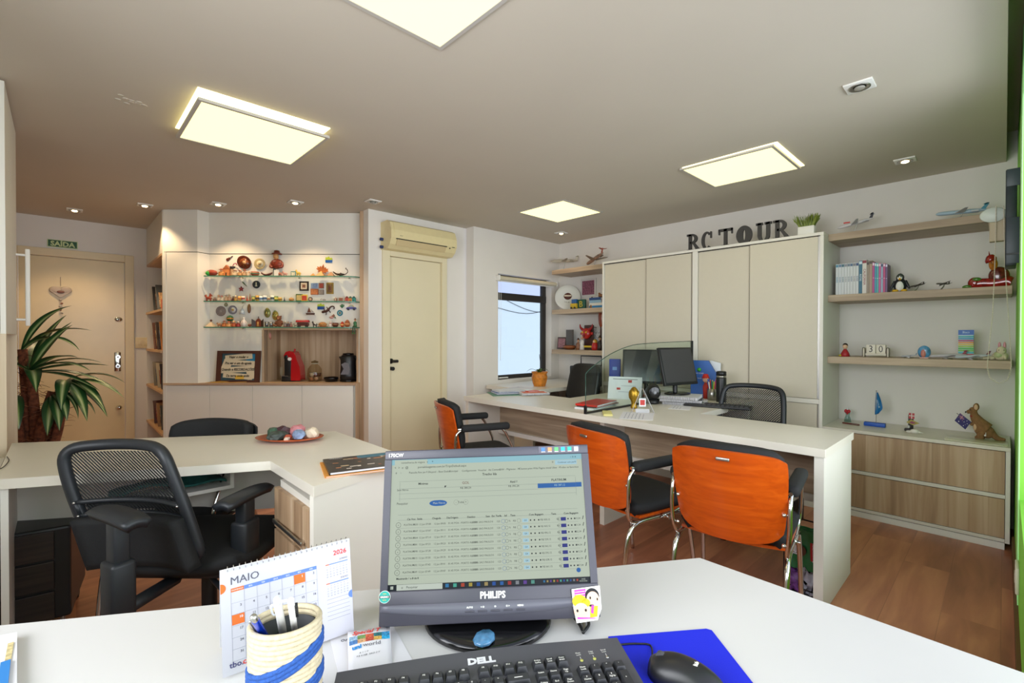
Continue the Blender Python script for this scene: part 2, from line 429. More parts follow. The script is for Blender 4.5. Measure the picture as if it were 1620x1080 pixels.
# exit door: frame, leaf, hardware
fw_ = 0.075
fr = G().box((ex0, EY-0.02, 0), (ex0+fw_, EY+0.1, ez), m_creamf).box((ex1-fw_, EY-0.02, 0), (ex1, EY+0.1, ez), m_creamf).box((ex0+fw_, EY-0.02, ez-fw_), (ex1-fw_, EY+0.1, ez), m_creamf)
d1 = fr.build('door_1', None, 'beige lacquered exit door frame under the green exit sign', bevel=0.004); d1['kind'] = 'structure'
G().box((ex0+fw_+0.003, EY+0.02, 0.01), (ex1-fw_-0.003, EY+0.06, ez-fw_-0.003), m_creamd).build('door_leaf', d1, 'worn glossy beige door leaf')
def px_y(u, v, y): p = ay(u, v, y); return p.x, p.z
x, z = px_y(187.5, 505, EY+0.02)
G().lathe([(0.0, 0), (0.028, 0), (0.030, 0.004), (0.022, 0.008), (0.0, 0.008)], m_chrome, mat=Matrix.Translation((x, EY+0.02, z)) @ Matrix.Rotation(PI/2, 4, 'X'), sx=1.1, sy=0.8).cyl((x, EY+0.02, z), (x, EY+0.008, z), 0.008, m_dgrey).build('upper_lock', d1)
x, z = px_y(186, 572, EY+0.02)
g = G().cbox((x, EY+0.015, z), (0.055, 0.012, 0.2), m_chrome, 0.004)
for dz_ in (0.05, -0.045): g.cyl((x, EY+0.01, z+dz_), (x, EY-0.03, z+dz_), 0.02, m_chrome).cyl((x, EY-0.028, z+dz_), (x, EY-0.033, z+dz_), 0.008, m_dgrey)
g.build('lock_plate', d1)
x, z = px_y(188, 644, EY+0.02)
G().ball((x, EY-0.01, z), 0.026, m_chrome).cyl((x, EY+0.02, z), (x, EY, z), 0.018, m_chrome).build('door_knob', d1)

# inner door
g = G().box((dx0, DWY-0.02, 0), (dx0+0.075, DWY+0.08, dz), m_cream).box((dx1-0.06, DWY-0.02, 0), (dx1, DWY+0.08, dz), m_cream).box((dx0+0.075, DWY-0.02, dz-0.06), (dx1-0.06, DWY+0.08, dz), m_cream)
d2 = g.build('door_2', None, 'cream door frame below the air conditioner', bevel=0.003); d2['kind'] = 'structure'
G().box((dx0+0.078, DWY+0.012, 0.01), (dx1-0.063, DWY+0.05, dz-0.063), m_cream).build('door_leaf', d2, 'plain cream door leaf')
x, z = px_y(621, 571, DWY)
G().cyl((x-0.01, DWY+0.012, z), (x-0.01, DWY-0.045, z), 0.012, m_blk).cyl((x-0.02, DWY-0.045, z), (x+0.03, DWY-0.045, z), 0.014, m_blk).lathe([(0, 0), (0.024, 0), (0.024, 0.006), (0, 0.008)], m_blk, mat=Matrix.Translation((x-0.01, DWY+0.012, z)) @ Matrix.Rotation(PI/2, 4, 'X')).build('door_handle', d2, 'dark door handle')
G().cyl((x-0.01, DWY+0.012, z-0.07), (x-0.01, DWY-0.03, z-0.07), 0.018, m_blk).build('lock_cylinder', d2, 'dark lock cylinder')

# rear window
fy = 3.93; m_frame = M('dark_window_frame', '2e2a28', 0.5)
g = G()
za, zb = ay(830, 477, fy).z, ay(830, 466, fy).z
g.box((wx0, fy, wz0), (wx0+0.05, fy+0.04, wz1), m_frame).box((wx1-0.075, fy, wz0), (wx1-0.01, fy+0.04, wz1), m_frame).box((wx0, fy, wz0), (wx1-0.01, fy+0.04, wz0+0.045), m_frame).box((wx0, fy, wz1-0.03), (wx1, fy+0.04, wz1), m_frame).box((wx0, fy-0.005, za), (wx1-0.01, fy+0.04, zb), m_frame)
wn = g.build('window_1', None, 'small window with a dark frame beside the rear shelves', bevel=0.003); wn['kind'] = 'structure'
G().box((wx0+0.05, fy+0.018, wz0+0.045), (wx1-0.075, fy+0.022, za), m_glass).box((wx0+0.05, fy+0.018, zb), (wx1-0.075, fy+0.022, wz1-0.03), glass('frosted_glass', 'eef2fa', 0.2)).build('window_pane', wn)
G().cbox((wx0+0.12, fy-0.03, wz0+0.02), (0.14, 0.03, 0.012), m_whitep, 0.004).build('window_latch', wn)
# what stands outside the small window: a pale wall of the light shaft and cables
struct(G().box((1.5, 6.5, -1), (7.5, 6.6, 4), M('shaft_wall', 'f6f7fc', 0.9)), 'wall_light_shaft', 'pale wall of the light shaft outside the small window')
g = G().tube([(4.6, 6.495, 2.05), (6.4, 6.495, 1.72), (7.4, 6.495, 1.85)], 0.005, m_dgrey, 5)
g.tube([(5.3, 6.495, 2.2), (6.6, 6.495, 1.80), (7.4, 6.495, 1.76)], 0.005, m_dgrey, 5).tube([(5.55, 6.495, 2.2), (5.75, 6.495, 1.5), (5.6, 6.495, 1.2), (5.7, 6.495, 0.4)], 0.005, m_dgrey, 5)
one(g, 'outdoor_cable', 'thin dark cables hanging outside the small window', 'cable')
t = T('roller_blind', 'short cream roller blind rolled up above the small rear window', 'blind', (wx0-0.03, 3.85, 0), 0)
zr = ay(830, 444, 3.80).z
G().cyl((0, -0.045, zr), (wx1-wx0+0.06, -0.045, zr), 0.024, M('blind_cream', 'cfc6ae', 0.7), seg=20).build('roll', t)
for xx in (-0.008, wx1-wx0+0.06): G().box((xx, -0.07, zr-0.025), (xx+0.008, 0, zr+0.03), m_whitep, 0.002).build('bracket', t)
G().box((0.0, -0.024, zr-0.035), (wx1-wx0+0.05, -0.018, zr), m_whitep).build('hem', t)
G().tube([(0.004, -0.05, zr), (0.006, -0.05, zr-0.4), (0.02, -0.05, zr-0.9), (0.03, -0.05, zr-0.4), (0.028, -0.05, zr)], 0.0015, m_whitep, 5).build('bead_chain', t)
# big window in the green wall (the photographer stands against it)
g = G()
for xx in (-0.3, 0.77, 1.84, 2.94): g.box((xx, GY-0.19, 0.55), (xx+0.06, GY-0.15, 2.3), m_whitep)
g.box((-0.3, GY-0.19, 0.55), (3.0, GY-0.15, 0.61), m_whitep).box((-0.3, GY-0.19, 2.24), (3.0, GY-0.15, 2.3), m_whitep)
w2 = g.build('window_2'); w2['kind'] = 'structure'
x, z = px_y(234, 542, EY)
sw = T('light_switch', 'beige double switch plate on the wall beside the exit door frame', 'switch', ((ay(214, 541, EY).x+ay(232, 541, EY).x)/2+0.015, EY, ay(223, 542, EY).z))
G().cbox((0, -0.005, 0), (0.13, 0.01, 0.115), m_creamf, 0.003).build('plate', sw)
G().cbox((-0.025, -0.012, 0), (0.03, 0.006, 0.05), m_creamf, 0.002).build('rocker', sw); G().cbox((0.025, -0.012, 0), (0.03, 0.006, 0.05), m_creamf, 0.002).build('rocker', sw)
# exit sign
a = ay(74.6, 377, EY); b = ay(123, 395, EY)
sg = T('exit_sign', 'green sign reading SAÍDA above the beige exit door', 'sign', ((a.x+b.x)/2, EY, (a.z+b.z)/2))
ww, hh = (b.x-a.x), abs(a.z-b.z)*0.9
mg = M('sign_green', '12502a', 0.5); mgl = M('sign_glow_letters', 'c9d8a0', 0.6)
G().cbox((0, -0.004, 0), (ww, 0.006, hh), mgl, 0.001).cbox((0, -0.008, 0), (ww-0.012, 0.003, hh-0.012), mg).build('panel', sg)
G().text('SAÍDA', hh*0.86, mgl, FR(0, -0.004, -0.0105), 0.0005, bold=0.0022, xs=0.98).build('lettering', sg)

# ------------------------------------------------------------------ ceiling lights
m_panel = M('lit_diffuser', '8a8470', 0.6, emis=1.7, emcol='fff3a8')
m_tubel = M('lit_tube', 'fffbe8', 0.5, emis=2.8, emcol='fff4a8')
m_lframe = M('light_frame', 'b9b4ac', 0.5)
def panel(x0, y0, x1, y1, label, lid=None):
    t = T('ceiling_light', label, 'ceiling light', ((x0+x1)/2, (y0+y1)/2, H), 0, 'square ceiling light panels')
    sx, sy = (x1-x0)/2, (y1-y0)/2
    g = G(); f = 0.016
    if lid is None:
        zz = -0.006
        g.box((-sx, -sy, zz), (sx, -sy+f, 0), m_lframe).box((-sx, sy-f, zz), (sx, sy, 0), m_lframe).box((-sx, -sy+f, zz), (-sx+f, sy-f, 0), m_lframe).box((sx-f, -sy+f, zz), (sx, sy-f, 0), m_lframe)
        g.build('frame', t)
        G().box((-sx+f, -sy+f, -0.003), (sx-f, sy-f, 0), m_panel).build('diffuser', t)
    else:
        d, ty = lid
        # open housing with tubes and a diffuser lid hanging below it
        G().box((-sx, -sy, -0.004), (sx, sy, 0), m_tubel).build('housing', t, 'brightly lit opening above the hanging lid')
        mm = Matrix.Translation((0.005, 0.02, -d)) @ Matrix.Rotation(ty, 4, 'X')
        g.box((-sx, -sy, 0), (sx, -sy+f, 0.014), m_lframe, mat=mm).box((-sx, sy-f, 0), (sx, sy, 0.014), m_lframe, mat=mm).box((-sx, -sy+f, 0), (-sx+f, sy-f, 0.014), m_lframe, mat=mm).box((sx-f, -sy+f, 0), (sx, sy-f, 0.014), m_lframe, mat=mm)
        g.build('frame', t, 'grey lid frame hanging slightly below the ceiling')
        G().box((-sx+f, -sy+f, 0.004), (sx-f, sy-f, 0.01), m_panel, mat=mm).build('diffuser', t)
        for cx in (-sx+0.03, sx-0.03):
            for cy in (-sy+0.1, sy-0.1): G().cyl((cx, cy, 0), (cx, cy+0.01, -d+0.01), 0.003, m_steel, seg=6).build('hanger', t)
    return t
panel(3.062, 2.575, 3.63, 3.13, 'square light panel in the ceiling near the rear window')
panel(3.07, 0.94, 3.62, 1.53, 'square light panel with a loose corner above the long counter', (0.016, R(0.6)))
panel(0.52, 0.98, 1.115, 1.58, 'large light panel cut off by the top edge, nearest the camera')
panel(0.468, 2.6, 1.09, 3.19, 'light panel on the left whose lid hangs open below its housing', (0.05, R(0)))

def downlight(u, v, lit, label, power=0.0, col=(1, 0.72, 0.42), rz=0.0):
    p = az(u, v, H)
    t = T('downlight', label, 'ceiling light', (p.x, p.y, H), rz, 'small square recessed downlights')
    G().box((-0.055, -0.055, -0.008), (0.055, 0.055, 0), m_whitep, 0.002).build('bezel', t)
    G().lathe([(0.0, -0.004), (0.02, -0.006), (0.036, -0.0115), (0.042, -0.012), (0.042, -0.008)], m_steel, mat=None).build('reflector', t)
    mb = M('lit_bulb', 'ffe2b0', 0.4, emis=9, emcol='ffdca0') if lit else M('unlit_bulb', '9a968c', 0.2)
    G().ball((0, 0, -0.012), (0.022, 0.022, 0.008), mb).build('bulb', t)
    if power:
        l = bpy.data.lights.new('downlight_beam', 'SPOT'); l.energy = power; l.color = col; l.spot_size = R(105); l.spot_blend = 0.6; l.shadow_soft_size = 0.02
        o = bpy.data.objects.new('downlight_beam', l); COL.objects.link(o); o.parent = t; o.location = (0, 0, -0.03)
    return t
downlight(345, 322, True, 'lit downlight above the left end of the souvenir shelves', 20)
downlight(467, 319.5, True, 'lit downlight above the right half of the souvenir shelves', 20)
downlight(590, 318, False, 'unlit downlight in front of the inner door, right of the two over the souvenirs')
downlight(229, 324, True, 'lit downlight beside the corner bookcase', 20)
downlight(118, 331.5, True, 'dim downlight above the exit door', 22)
downlight(1360, 135, False, 'largest unlit downlight at the upper right of the ceiling')
downlight(1432, 253, True, 'small downlight above the right-hand wall shelves', 0)
downlight(888, 368, True, 'small downlight in the far corner above the rear window', 6)
# smoke residue of an old fitting
g = G()
for i in range(14):
    a = random.uniform(0, 6.28); q = random.uniform(0.01, 0.08); g.ball((math.cos(a)*q, math.sin(a)*q*0.7, 0), (0.014, 0.01, 0.003), m_ceil, 8, 5)
p = az(212, 161, H); one(g, 'ceiling_patch', 'small flaking filler patch in the ceiling left of the hanging light lid', 'patch', (p.x, p.y, H))
# ================================================================== display cabinet on the diagonal
def dpt(u, v, c): s, z = dg(u, v, c); return s, z
ZL = 0.827; BK = 0.10; W = 1.83
dc = T('display_cabinet', 'white built-in cabinet with a wood niche on the diagonal wall, souvenirs above', 'cabinet', DO, DGA)
s_col = 0.355; s_n0 = dg(418, 560, BK)[0]; s_n1 = dg(565, 560, BK)[0]; z_n1 = dg(480, 522, BK)[1]-0.0
g = G()
# left column, back panel, valance panel, niche surround
g.prism([(0, 0.0), (0.31, 0.0), (s_col, BK), (s_col, 0.16), (0, 0.16)], ZL, 2.02, m_white)
g.prism([(0, 0.0), (0.31, 0.0), (s_col, BK-0.003), (W-0.05, BK-0.003), (W-0.05, 0.16), (0, 0.16)], 2.026, H-0.002, m_white)
g.box((s_col, BK, z_n1+0.02), (W-0.05, 0.16, 2.02), m_white).box((s_col, BK, ZL), (s_n0, 0.16, z_n1+0.02), m_white).box((s_n1+0.018, BK-0.02, ZL), (W-0.05, 0.16, z_n1+0.02), m_white)
g.box((0.0, 0.161, 0.0), (0.02, 0.58, H-0.002), m_white)
g.build('carcass', dc)
G().prism([(0, 0.006), (0.31, 0.006), (s_col, BK+0.003), (W-0.05, BK+0.003), (W-0.05, 0.15), (0, 0.15)], 2.0205, 2.0255, m_gap).build('panel_joint', dc)
# niche
g = G().box((s_n0, 0.42, ZL), (s_n1, 0.44, z_n1), m_oak).box((s_n0-0.0, BK-0.02, z_n1), (s_n1+0.018, 0.44, z_n1+0.02), m_oak_hx).box((s_n0-0.018, BK-0.006, ZL), (s_n0, 0.44, z_n1), m_oak_y).box((s_n1, BK-0.02, ZL), (s_n1+0.018, 0.44, z_n1), m_oak_y)
g.build('niche', dc, 'greyish wood niche')
G().box((-0.0, -0.012, ZL-0.02), (W-0.085, 0.44, ZL), m_oak_hx).build('ledge', dc, 'thin wooden ledge')
G().box((W-0.05, 0.02, 0), (W, 0.58, H-0.002), m_oak).build('side_post', dc, 'tall wooden side post')
G().box((W-0.085, 0.0, 0), (W-0.05, 0.5, ZL), m_oak).build('base_side', dc, 'wooden end of the base cupboards')
G().box((0.0, 0.03, 0), (W-0.085, 0.45, ZL-0.02), m_white).build('base_carcass', dc)
edges = [dg(u, 640, 0)[0] for u in (265, 332, 400, 478, 559)]
edges[0] = 0.0
for a, b in zip(edges, edges[1:]):
    G().box((a+0.0015, -0.005, 0.06), (b-0.0015, 0.028, ZL-0.023), m_white).build('door', dc, bevel=0.001)
# three glass shelves with studs
shz = []
for k, v in enumerate((436, 476, 517)):
    s0 = dg(322, v, 0.0)[0]; s1 = dg(566, v, 0.0)[0]; z = (dg(322, v, 0)[1]+dg(566, v, 0)[1])/2
    shz.append(z)
    nm = ('upper', 'middle', 'lowest')[k]
    t = T('glass_shelf', f'{nm} of the three green-edged glass shelves full of souvenirs', 'shelf', dloc(s0, 0, z), DGA, 'glass shelves on the display cabinet')
    L_ = s1-s0
    poly = [(0, 0), (L_-0.12, 0), (L_-0.03, 0.03), (L_, 0.09), (L_, BK), (0, BK)]
    G().prism([(x+(0.0015 if x < 1 else -0.0015), y+0.0015) if y < BK else (x, y) for x, y in poly], -0.008, 0, m_glass).build('pane', t)
    G().prism([(0, 0), (L_-0.12, 0), (L_-0.03, 0.03), (L_, 0.09), (L_, 0.094), (L_-0.034, 0.034), (L_-0.122, 0.004), (0, 0.004)], -0.0085, 0.0005, m_glassedge).build('edge', t)
    for q in (0.23, 0.6, 0.93): G().cyl((L_*q, BK, -0.014), (L_*q, 0.06, -0.014), 0.006, m_chrome, seg=10).build('stud', t)

# corner bookcase facing the exit door
t = T('corner_bookcase', 'white open bookcase with wooden shelves at the left end of the display cabinet', 'bookcase', (0.68, 5.33, 0))
DEP = 1.085; BX = 0.24
g = G().box((BX, 0, 0), (BX+0.02, DEP, 2.02), m_white).box((0, 0, 2.021), (BX+0.02, DEP, H-0.002), m_white).box((0, DEP-0.018, 0), (BX, DEP, 2.02), m_white)
g.prism([(-0.001, -0.018), (0.02, -0.04), (0.06, 0.0), (0.0, 0.02)], 0, 2.02, m_white)
g.build('carcass', t)
bsz = []
for zz in (1.508, 1.122, 0.745, 0.357):
    G().box((-0.01, 0.02, zz-0.022), (BX, DEP-0.018, zz), wood('light_wood_shelf', ['c49a6c', 'd3aa7c', 'e0bb90'], grain=1.5, along=1, across=2, fine=30)).build('shelf', t, 'light wooden shelf')
    bsz.append(zz)
G().box((0, 0.02, 2.0), (BX, DEP-0.018, 2.02), MATS['light_wood_shelf']).build('shelf', t)

# ================================================================== air conditioner
ac0, ac1 = 2.142, 2.87
t = T('air_conditioner', 'cream split air conditioner on the wall above the inner door', 'air conditioner', (ac0, DWY, 2.055))
m_ac = M('yellowed_plastic', 'e2d3a2', 0.4, noise=0.02)
m_ac2 = M('yellowed_plastic_dark', 'cdb98c', 0.5)
Lx = ac1-ac0; prof = [(0, 0), (0, 0.25), (-0.12, 0.255), (-0.165, 0.235), (-0.195, 0.16), (-0.195, 0.09), (-0.165, 0.035), (-0.12, 0.0)]
q = Matrix(((0, 0, 1, 0), (1, 0, 0, 0), (0, 1, 0, 0), (0, 0, 0, 1)))
G().prism(prof, 0, Lx, m_ac, q).build('body', t, bevel=0.006)
G().prism([(-0.198, 0.085), (-0.2, 0.16), (-0.170, 0.236), (-0.166, 0.234), (-0.192, 0.158), (-0.192, 0.09)], 0.03, Lx-0.03, m_ac, q).build('front_panel', t, bevel=0.002)
G().prism([(-0.192, 0.078), (-0.166, 0.028), (-0.172, 0.026), (-0.199, 0.078)], 0.06, Lx-0.13, m_ac2, q).build('air_flap', t)
G().box((0.05, -0.199, 0.079), (Lx-0.12, -0.18, 0.087), m_blk).build('air_slot', t, 'dark air slot')
g = G(); FRm = Matrix.Translation((0, -0.2012, 0))
g.text('midea', 0.022, M('label_grey', '5a5648', 0.6), FR(0.075, 0.118, -0.2005)).text('SPLIT', 0.014, MATS['label_grey'], FR(0.13, 0.104, -0.2005))
g2 = G(); g2.text('SPLIT', 0.014, MATS['label_grey'], FR(0.1, 0.112, -0.2005)); g2.build('lettering', t)
G().cyl((Lx-0.09, -0.198, 0.07), (Lx-0.09, -0.204, 0.07), 0.006, m_blk).cbox((Lx-0.045, -0.199, 0.085), (0.03, 0.003, 0.006), m_blk).build('indicator', t)
for zz in (0.02, 0.09): G().cyl((-0.025, -0.04, zz), (0.0, -0.04, zz), 0.014, M('blue_tape', '2a3a6a', 0.6)).build('pipe', t, 'blue-taped refrigerant pipe')

# ================================================================== wardrobe
WX, WY0, WY1, WH = 4.0, 0.912, 2.845, 2.02
t = T('wardrobe', 'long white wardrobe with sliding doors on the right wall, wooden letters on top', 'wardrobe', (WX, WY1, 0), TH_R)
# local x runs towards the camera side (0..1.933), local y into the wall
LW = WY1-WY0
def wl(u, v=500): return WY1-ax(u, v, WX).y
g = G().box((0.019, 0.031, 0.001), (LW-0.023, 0.488, WH-0.023), m_white).box((0, 0, WH-0.022), (LW, 0.49, WH), m_white).box((0, 0, 0), (0.018, 0.49, WH-0.0225), m_white).box((LW-0.022, 0, 0), (LW, 0.49, WH-0.0225), m_white)
mid0, mid1 = wl(1095), wl(1103)
for xa, xb in ((0.0185, mid0-0.0005), (mid1+0.0005, LW-0.0225)): g.box((xa, 0, 0.765), (xb, 0.03, 0.80), m_white).box((xa, 0, 0), (xb, 0.03, 0.05), m_white)
g.box((mid0, 0, 0), (mid1, 0.03, WH-0.0225), m_white)
g.build('carcass', t, bevel=0.0015)
m_door = M('wardrobe_door', 'cfc7b5', 0.5, noise=0.008)
def wdoor(a, b, z0, z1, y0, nm='door'):
    d = G().box((a, y0, z0), (b, y0+0.014, z1), m_door).build(nm, t, bevel=0.001); return d
s1_, s2_ = wl(1023), wl(1187)
for (a, b, sp) in ((0.018, mid0, s1_), (mid1, LW-0.022, s2_)):
    wdoor(a+0.004, sp, 0.803, WH-0.03, 0.014); wdoor(sp-0.006, b-0.014, 0.803, WH-0.03, 0.0)
    wdoor(a+0.004, sp, 0.053, 0.762, 0.014); wdoor(sp-0.012, b-0.014, 0.053, 0.762, 0.004)
    G().box((sp-0.0095, 0.003, 0.804), (sp-0.0063, 0.0138, WH-0.031), m_gap).box((sp-0.0095, 0.003, 0.054), (sp-0.0063, 0.0138, 0.761), m_gap).build('door_gap', t)
    G().box((b-0.014, 0.006, 0.803), (b-0.0005, 0.022, WH-0.03), m_steel).box((a, 0.006, WH-0.03), (b-0.014, 0.012, WH-0.023), m_gap).build('door_track', t)

# ================================================================== wall shelves right
def wshelf(z, y0, y1, x0, label, group):
    t = one(G().box((x0, y0, z-0.05), (4.5, y1, z), m_oak_hy), 'wall_shelf', label, 'shelf', group=group, bevel=0.0015); return t
wshelf(2.018, 0.0, 0.912, 4.13, 'top floating wood shelf right of the wardrobe, carrying two model aeroplanes', 'wall shelves right of the wardrobe')
wshelf(1.567, -0.03, 0.912, 4.13, 'middle floating wood shelf right of the wardrobe, carrying the row of guidebooks', 'wall shelves right of the wardrobe')
wshelf(1.112, -0.03, 0.912, 4.13, 'lowest floating wood shelf right of the wardrobe, carrying the day calendar', 'wall shelves right of the wardrobe')
wshelf(2.03, 2.845, 3.66, 4.15, 'top floating wood shelf in the far corner, carrying two model aeroplanes', 'wall shelves left of the wardrobe')
wshelf(1.57, 2.845, 3.66, 4.15, 'middle floating wood shelf in the far corner, carrying the souvenir plate', 'wall shelves left of the wardrobe')
wshelf(1.11, 2.845, 3.66, 4.15, 'lowest floating wood shelf in the far corner, carrying the red devil mask', 'wall shelves left of the wardrobe')

# ================================================================== credenza
CX = 4.016; CL = 0.942
t = T('credenza', 'low white sideboard with two wood drawer fronts beside the green wall', 'sideboard', (CX, 0.912, 0), TH_R)
g = G().box((0, 0.0205, 0), (CL-0.0205, 0.48, 0.58), m_white).box((CL-0.02, -0.001, 0.041), (CL, 0.48, 0.5845), m_white).box((0, -0.001, 0.302), (CL-0.0205, 0.02, 0.325), m_white).box((0, -0.001, 0.045), (CL-0.0205, 0.02, 0.065), m_white).box((0, 0.003, 0), (CL-0.021, 0.02, 0.040), m_whitep)
g.build('carcass', t, bevel=0.001)
G().box((0, -0.012, 0.585), (CL, 0.481, 0.607), m_desk).build('top', t, bevel=0.0015)
G().box((0.004, -0.002, 0.329), (CL-0.023, 0.018, 0.58), m_oak).build('drawer_front', t, 'upper wood-grain drawer front')
G().box((0.004, -0.002, 0.069), (CL-0.023, 0.018, 0.298), m_oak).build('drawer_front', t, 'lower wood-grain drawer front')

# ================================================================== long counter
m_leg = M('counter_leg_grey_', 'c9c8b4', 0.5, noise=0.01)
t = T('long_counter', 'long white service counter with wood front and slab legs, three orange chairs in front', 'counter', (2.47, 0.55, 0))
g = G(); th = 0.038
g.prism([(0, 0), (0.57, 0), (0.57, 0.83), (1.53, 0.83), (1.53, 1.93), (0.57, 1.93), (0.57, 2.42), (0.80, 2.42), (0.80, 2.65), (0.0, 2.62)], 0.75-th, 0.75, m_desk)
g.build('worktop', t, bevel=0.002)
G().box((0.012, 0.008, 0), (0.56, 0.047, 0.75-th), m_white).build('slab_leg', t, 'thick white slab leg at the near end')
G().box((0.02, 2.58, 0), (0.56, 2.62, 0.75-th), m_white).build('slab_leg', t)
G().box((0.14, 1.285, 0), (0.52, 1.32, 0.75-th), m_white).build('slab_leg', t)
G().box((1.45, 0.85, 0), (1.5, 1.9, 0.75-th), m_white).build('slab_leg', t)
G().box((0.38, 0.047, 0.43), (0.40, 2.58, 0.75-th), m_panelw).build('front_panel', t, 'grey-brown wood front panel')
G().box((0.36, 0.047, 0.395), (0.42, 2.58, 0.43), m_whitep).build('cable_tray', t, 'pale cable tray under the front panel')
t = T('return_desk', 'white side desk under the small window carrying the orange-wrapped plant', 'desk', (3.06, 3.12, 0))
G().prism([(0.222, 0), (0.9, 0), (0.9, -0.25), (1.42, -0.25), (1.42, 0.70), (0.222, 0.70)], 0.705, 0.742, m_desk).build('desktop', t, bevel=0.002)
G().box((1.38, -0.2, 0), (1.41, 0.62, 0.705), m_white).build('leg', t); G().box((0.23, 0.02, 0), (0.26, 0.62, 0.705), m_white).build('leg', t)

# ================================================================== left desk
t = T('corner_desk', 'angular white desk on the left with a drawer end and the mineral plate', 'desk', (0, 0, 0))
poly = [(-0.165, 2.435), (0.61, 2.041), (0.61, 1.594), (1.05, 1.72), (1.055, 2.455), (-0.165, 3.22)]
G().prism(poly, 0.714, 0.75, m_desk).build('desktop', t, bevel=0.0015)
q = [(0.612, 1.60), (1.045, 1.724), (1.040, 1.745), (0.607, 1.62)]
G().prism(q, 0, 0.714, m_white).build('end_panel', t, 'white end panel')
G().prism([(0.625, 1.63), (1.03, 1.746), (1.035, 2.05), (0.635, 2.0)], 0.02, 0.68, m_white).build('drawer_box', t)
for z0, z1 in ((0.50, 0.655), (0.335, 0.49), (0.17, 0.325), (0.03, 0.16)):
    d = G().box((0.612, 1.632, z0), (0.63, 2.0, z1), m_oak_y).build('drawer', t, 'wood-grain drawer front')
    g = G().cbox((0.598, 1.82, z0+0.035), (0.008, 0.30, 0.014), m_steel, 0.002)
    for yy in (1.69, 1.95): g.cbox((0.607, yy, z0+0.035), (0.016, 0.02, 0.012), m_chrome)
    g.build('bar_handle', d)
G().prism([(-0.15, 2.93), (1.03, 2.2), (1.04, 2.215), (-0.14, 2.945)], 0.44, 0.714, m_white).build('modesty_panel', t, 'white modesty panel')
G().prism([(-0.155, 2.45), (-0.135, 2.45), (-0.135, 3.18), (-0.155, 3.18)], 0, 0.714, m_white).build('side_panel', t)
# shelf under the desktop
G().box((0.12, 2.38, 0.575), (0.56, 2.56, 0.59), m_white).box((0.545, 2.38, 0.59), (0.56, 2.56, 0.714), m_white).build('under_shelf', t)
g = G(); g.grid(lambda a, b: (0.14+0.39*a, 2.385+0.16*b, 0.60+0.055*(0.6+0.4*math.sin(a*7)*math.sin(b*5+1))*math.sin(PI*min(1, max(0, a*0.98+0.01)))**0.5), 20, 8, M('teal_cloth', '1f5a54', 0.9, noise=0.4, nscale=25), 0.008)
one(g, 'folded_cloth', 'folded teal and grey cloth lying on the shelf under the left desk', 'cloth')

# pedestal drawers (dark)
t = T('drawer_pedestal', 'dark brown rolling drawer pedestal under the left end of the desk', 'drawers', (-0.07, 2.86, 0), R(-8))
m_dw = wood('dark_wood_pedestal', ['1c1512', '2a201b', '3a2c24'], grain=2, along=0, across=2, fine=60, rough=0.5)
G().box((-0.22, -0.14, 0.08), (0.12, 0.26, 0.46), m_blk).build('body', t, bevel=0.01)
for k in range(3): G().box((-0.215, -0.15, 0.085+k*0.125), (0.07, -0.138, 0.2+k*0.125), m_dw).build('drawer', t, bevel=0.003)
for xx in (-0.19, 0.09):
    for yy in (-0.11, 0.23): G().cyl((xx-0.01, yy, 0.025), (xx+0.01, yy, 0.025), 0.025, m_blk).cyl((xx, yy, 0.03), (xx, yy, 0.08), 0.008, m_steel).build('castor', t)

# ================================================================== tall cabinet at far left
LX = -0.175
t = T('tall_cabinet', 'tall white cupboard with a white bar handle at the left edge', 'cabinet', (-0.597, 3.12, 0))
D = LX+0.597
G().box((0, 0, 1.275), (D-0.02, 0.75, H), m_white).build('carcass', t)
y2 = 0.36
for a, b in ((0.0, 0.372), (0.378, 0.75)):
    d = G().box((D-0.018, a, 1.262), (D, b, H-0.012), m_white).build('door', t, bevel=0.001)
zb_ = 1.335; zt_ = 1.72; yh = 0.70
hd = G().cbox((D+0.045, yh+0.02, (zb_+zt_)/2), (0.02, 0.02, zt_-zb_+0.05), m_whitep, 0.004)
for zz in (zb_+0.01, zt_-0.01): hd.cyl((D, yh+0.02, zz), (D+0.045, yh+0.02, zz), 0.007, m_whitep, seg=10)
hd.build('bar_handle', d)
m_pale = wood('pale_wood', ['bfa98a', 'cdb899', 'd9c7aa'], grain=1.5, along=2, across=1, fine=30)
G().box((D-0.30, 0.0, 0.0), (D, 0.018, 1.262), m_pale).build('end_panel', t, 'pale wood end panel under the cupboard')
G().box((0, 0.732, 0.0), (D, 0.75, 1.262), m_pale).build('far_panel', t, 'pale wood far panel under the cupboard')
G().box((0, 0.018, 0.0), (0.02, 0.732, 1.262), m_pale).build('back_panel', t)
t = T('side_unit', 'white panel unit standing on the floor below the left end of the desk', 'cabinet', (-0.6, 2.42, 0))
G().box((0, 0, 0), (0.42, 0.018, 0.71), m_white).box((0.405, 0.018, 0), (0.42, 0.66, 0.71), m_white).build('panel', t)

# ================================================================== foreground desk
t = T('front_desk', 'large white desk in the foreground carrying the monitor and keyboard', 'desk', (0, 0, 0))
fpoly = [(1.10, -0.045), (1.11, 0.504), (-0.08, 1.27), (-0.59, 1.595), (-0.59, 0.72), (0.60, -0.045)]
G().prism(fpoly, 0.684, 0.72, m_fdesk).build('desktop', t, bevel=0.002)
G().prism([(1.03, 0.0), (1.06, 0.0), (1.07, 0.46), (1.04, 0.47)], 0, 0.684, m_white).build('slab_leg', t)
G().prism([(-0.57, 0.80), (-0.54, 0.80), (-0.54, 1.48), (-0.57, 1.5)], 0, 0.684, m_white).build('slab_leg', t)
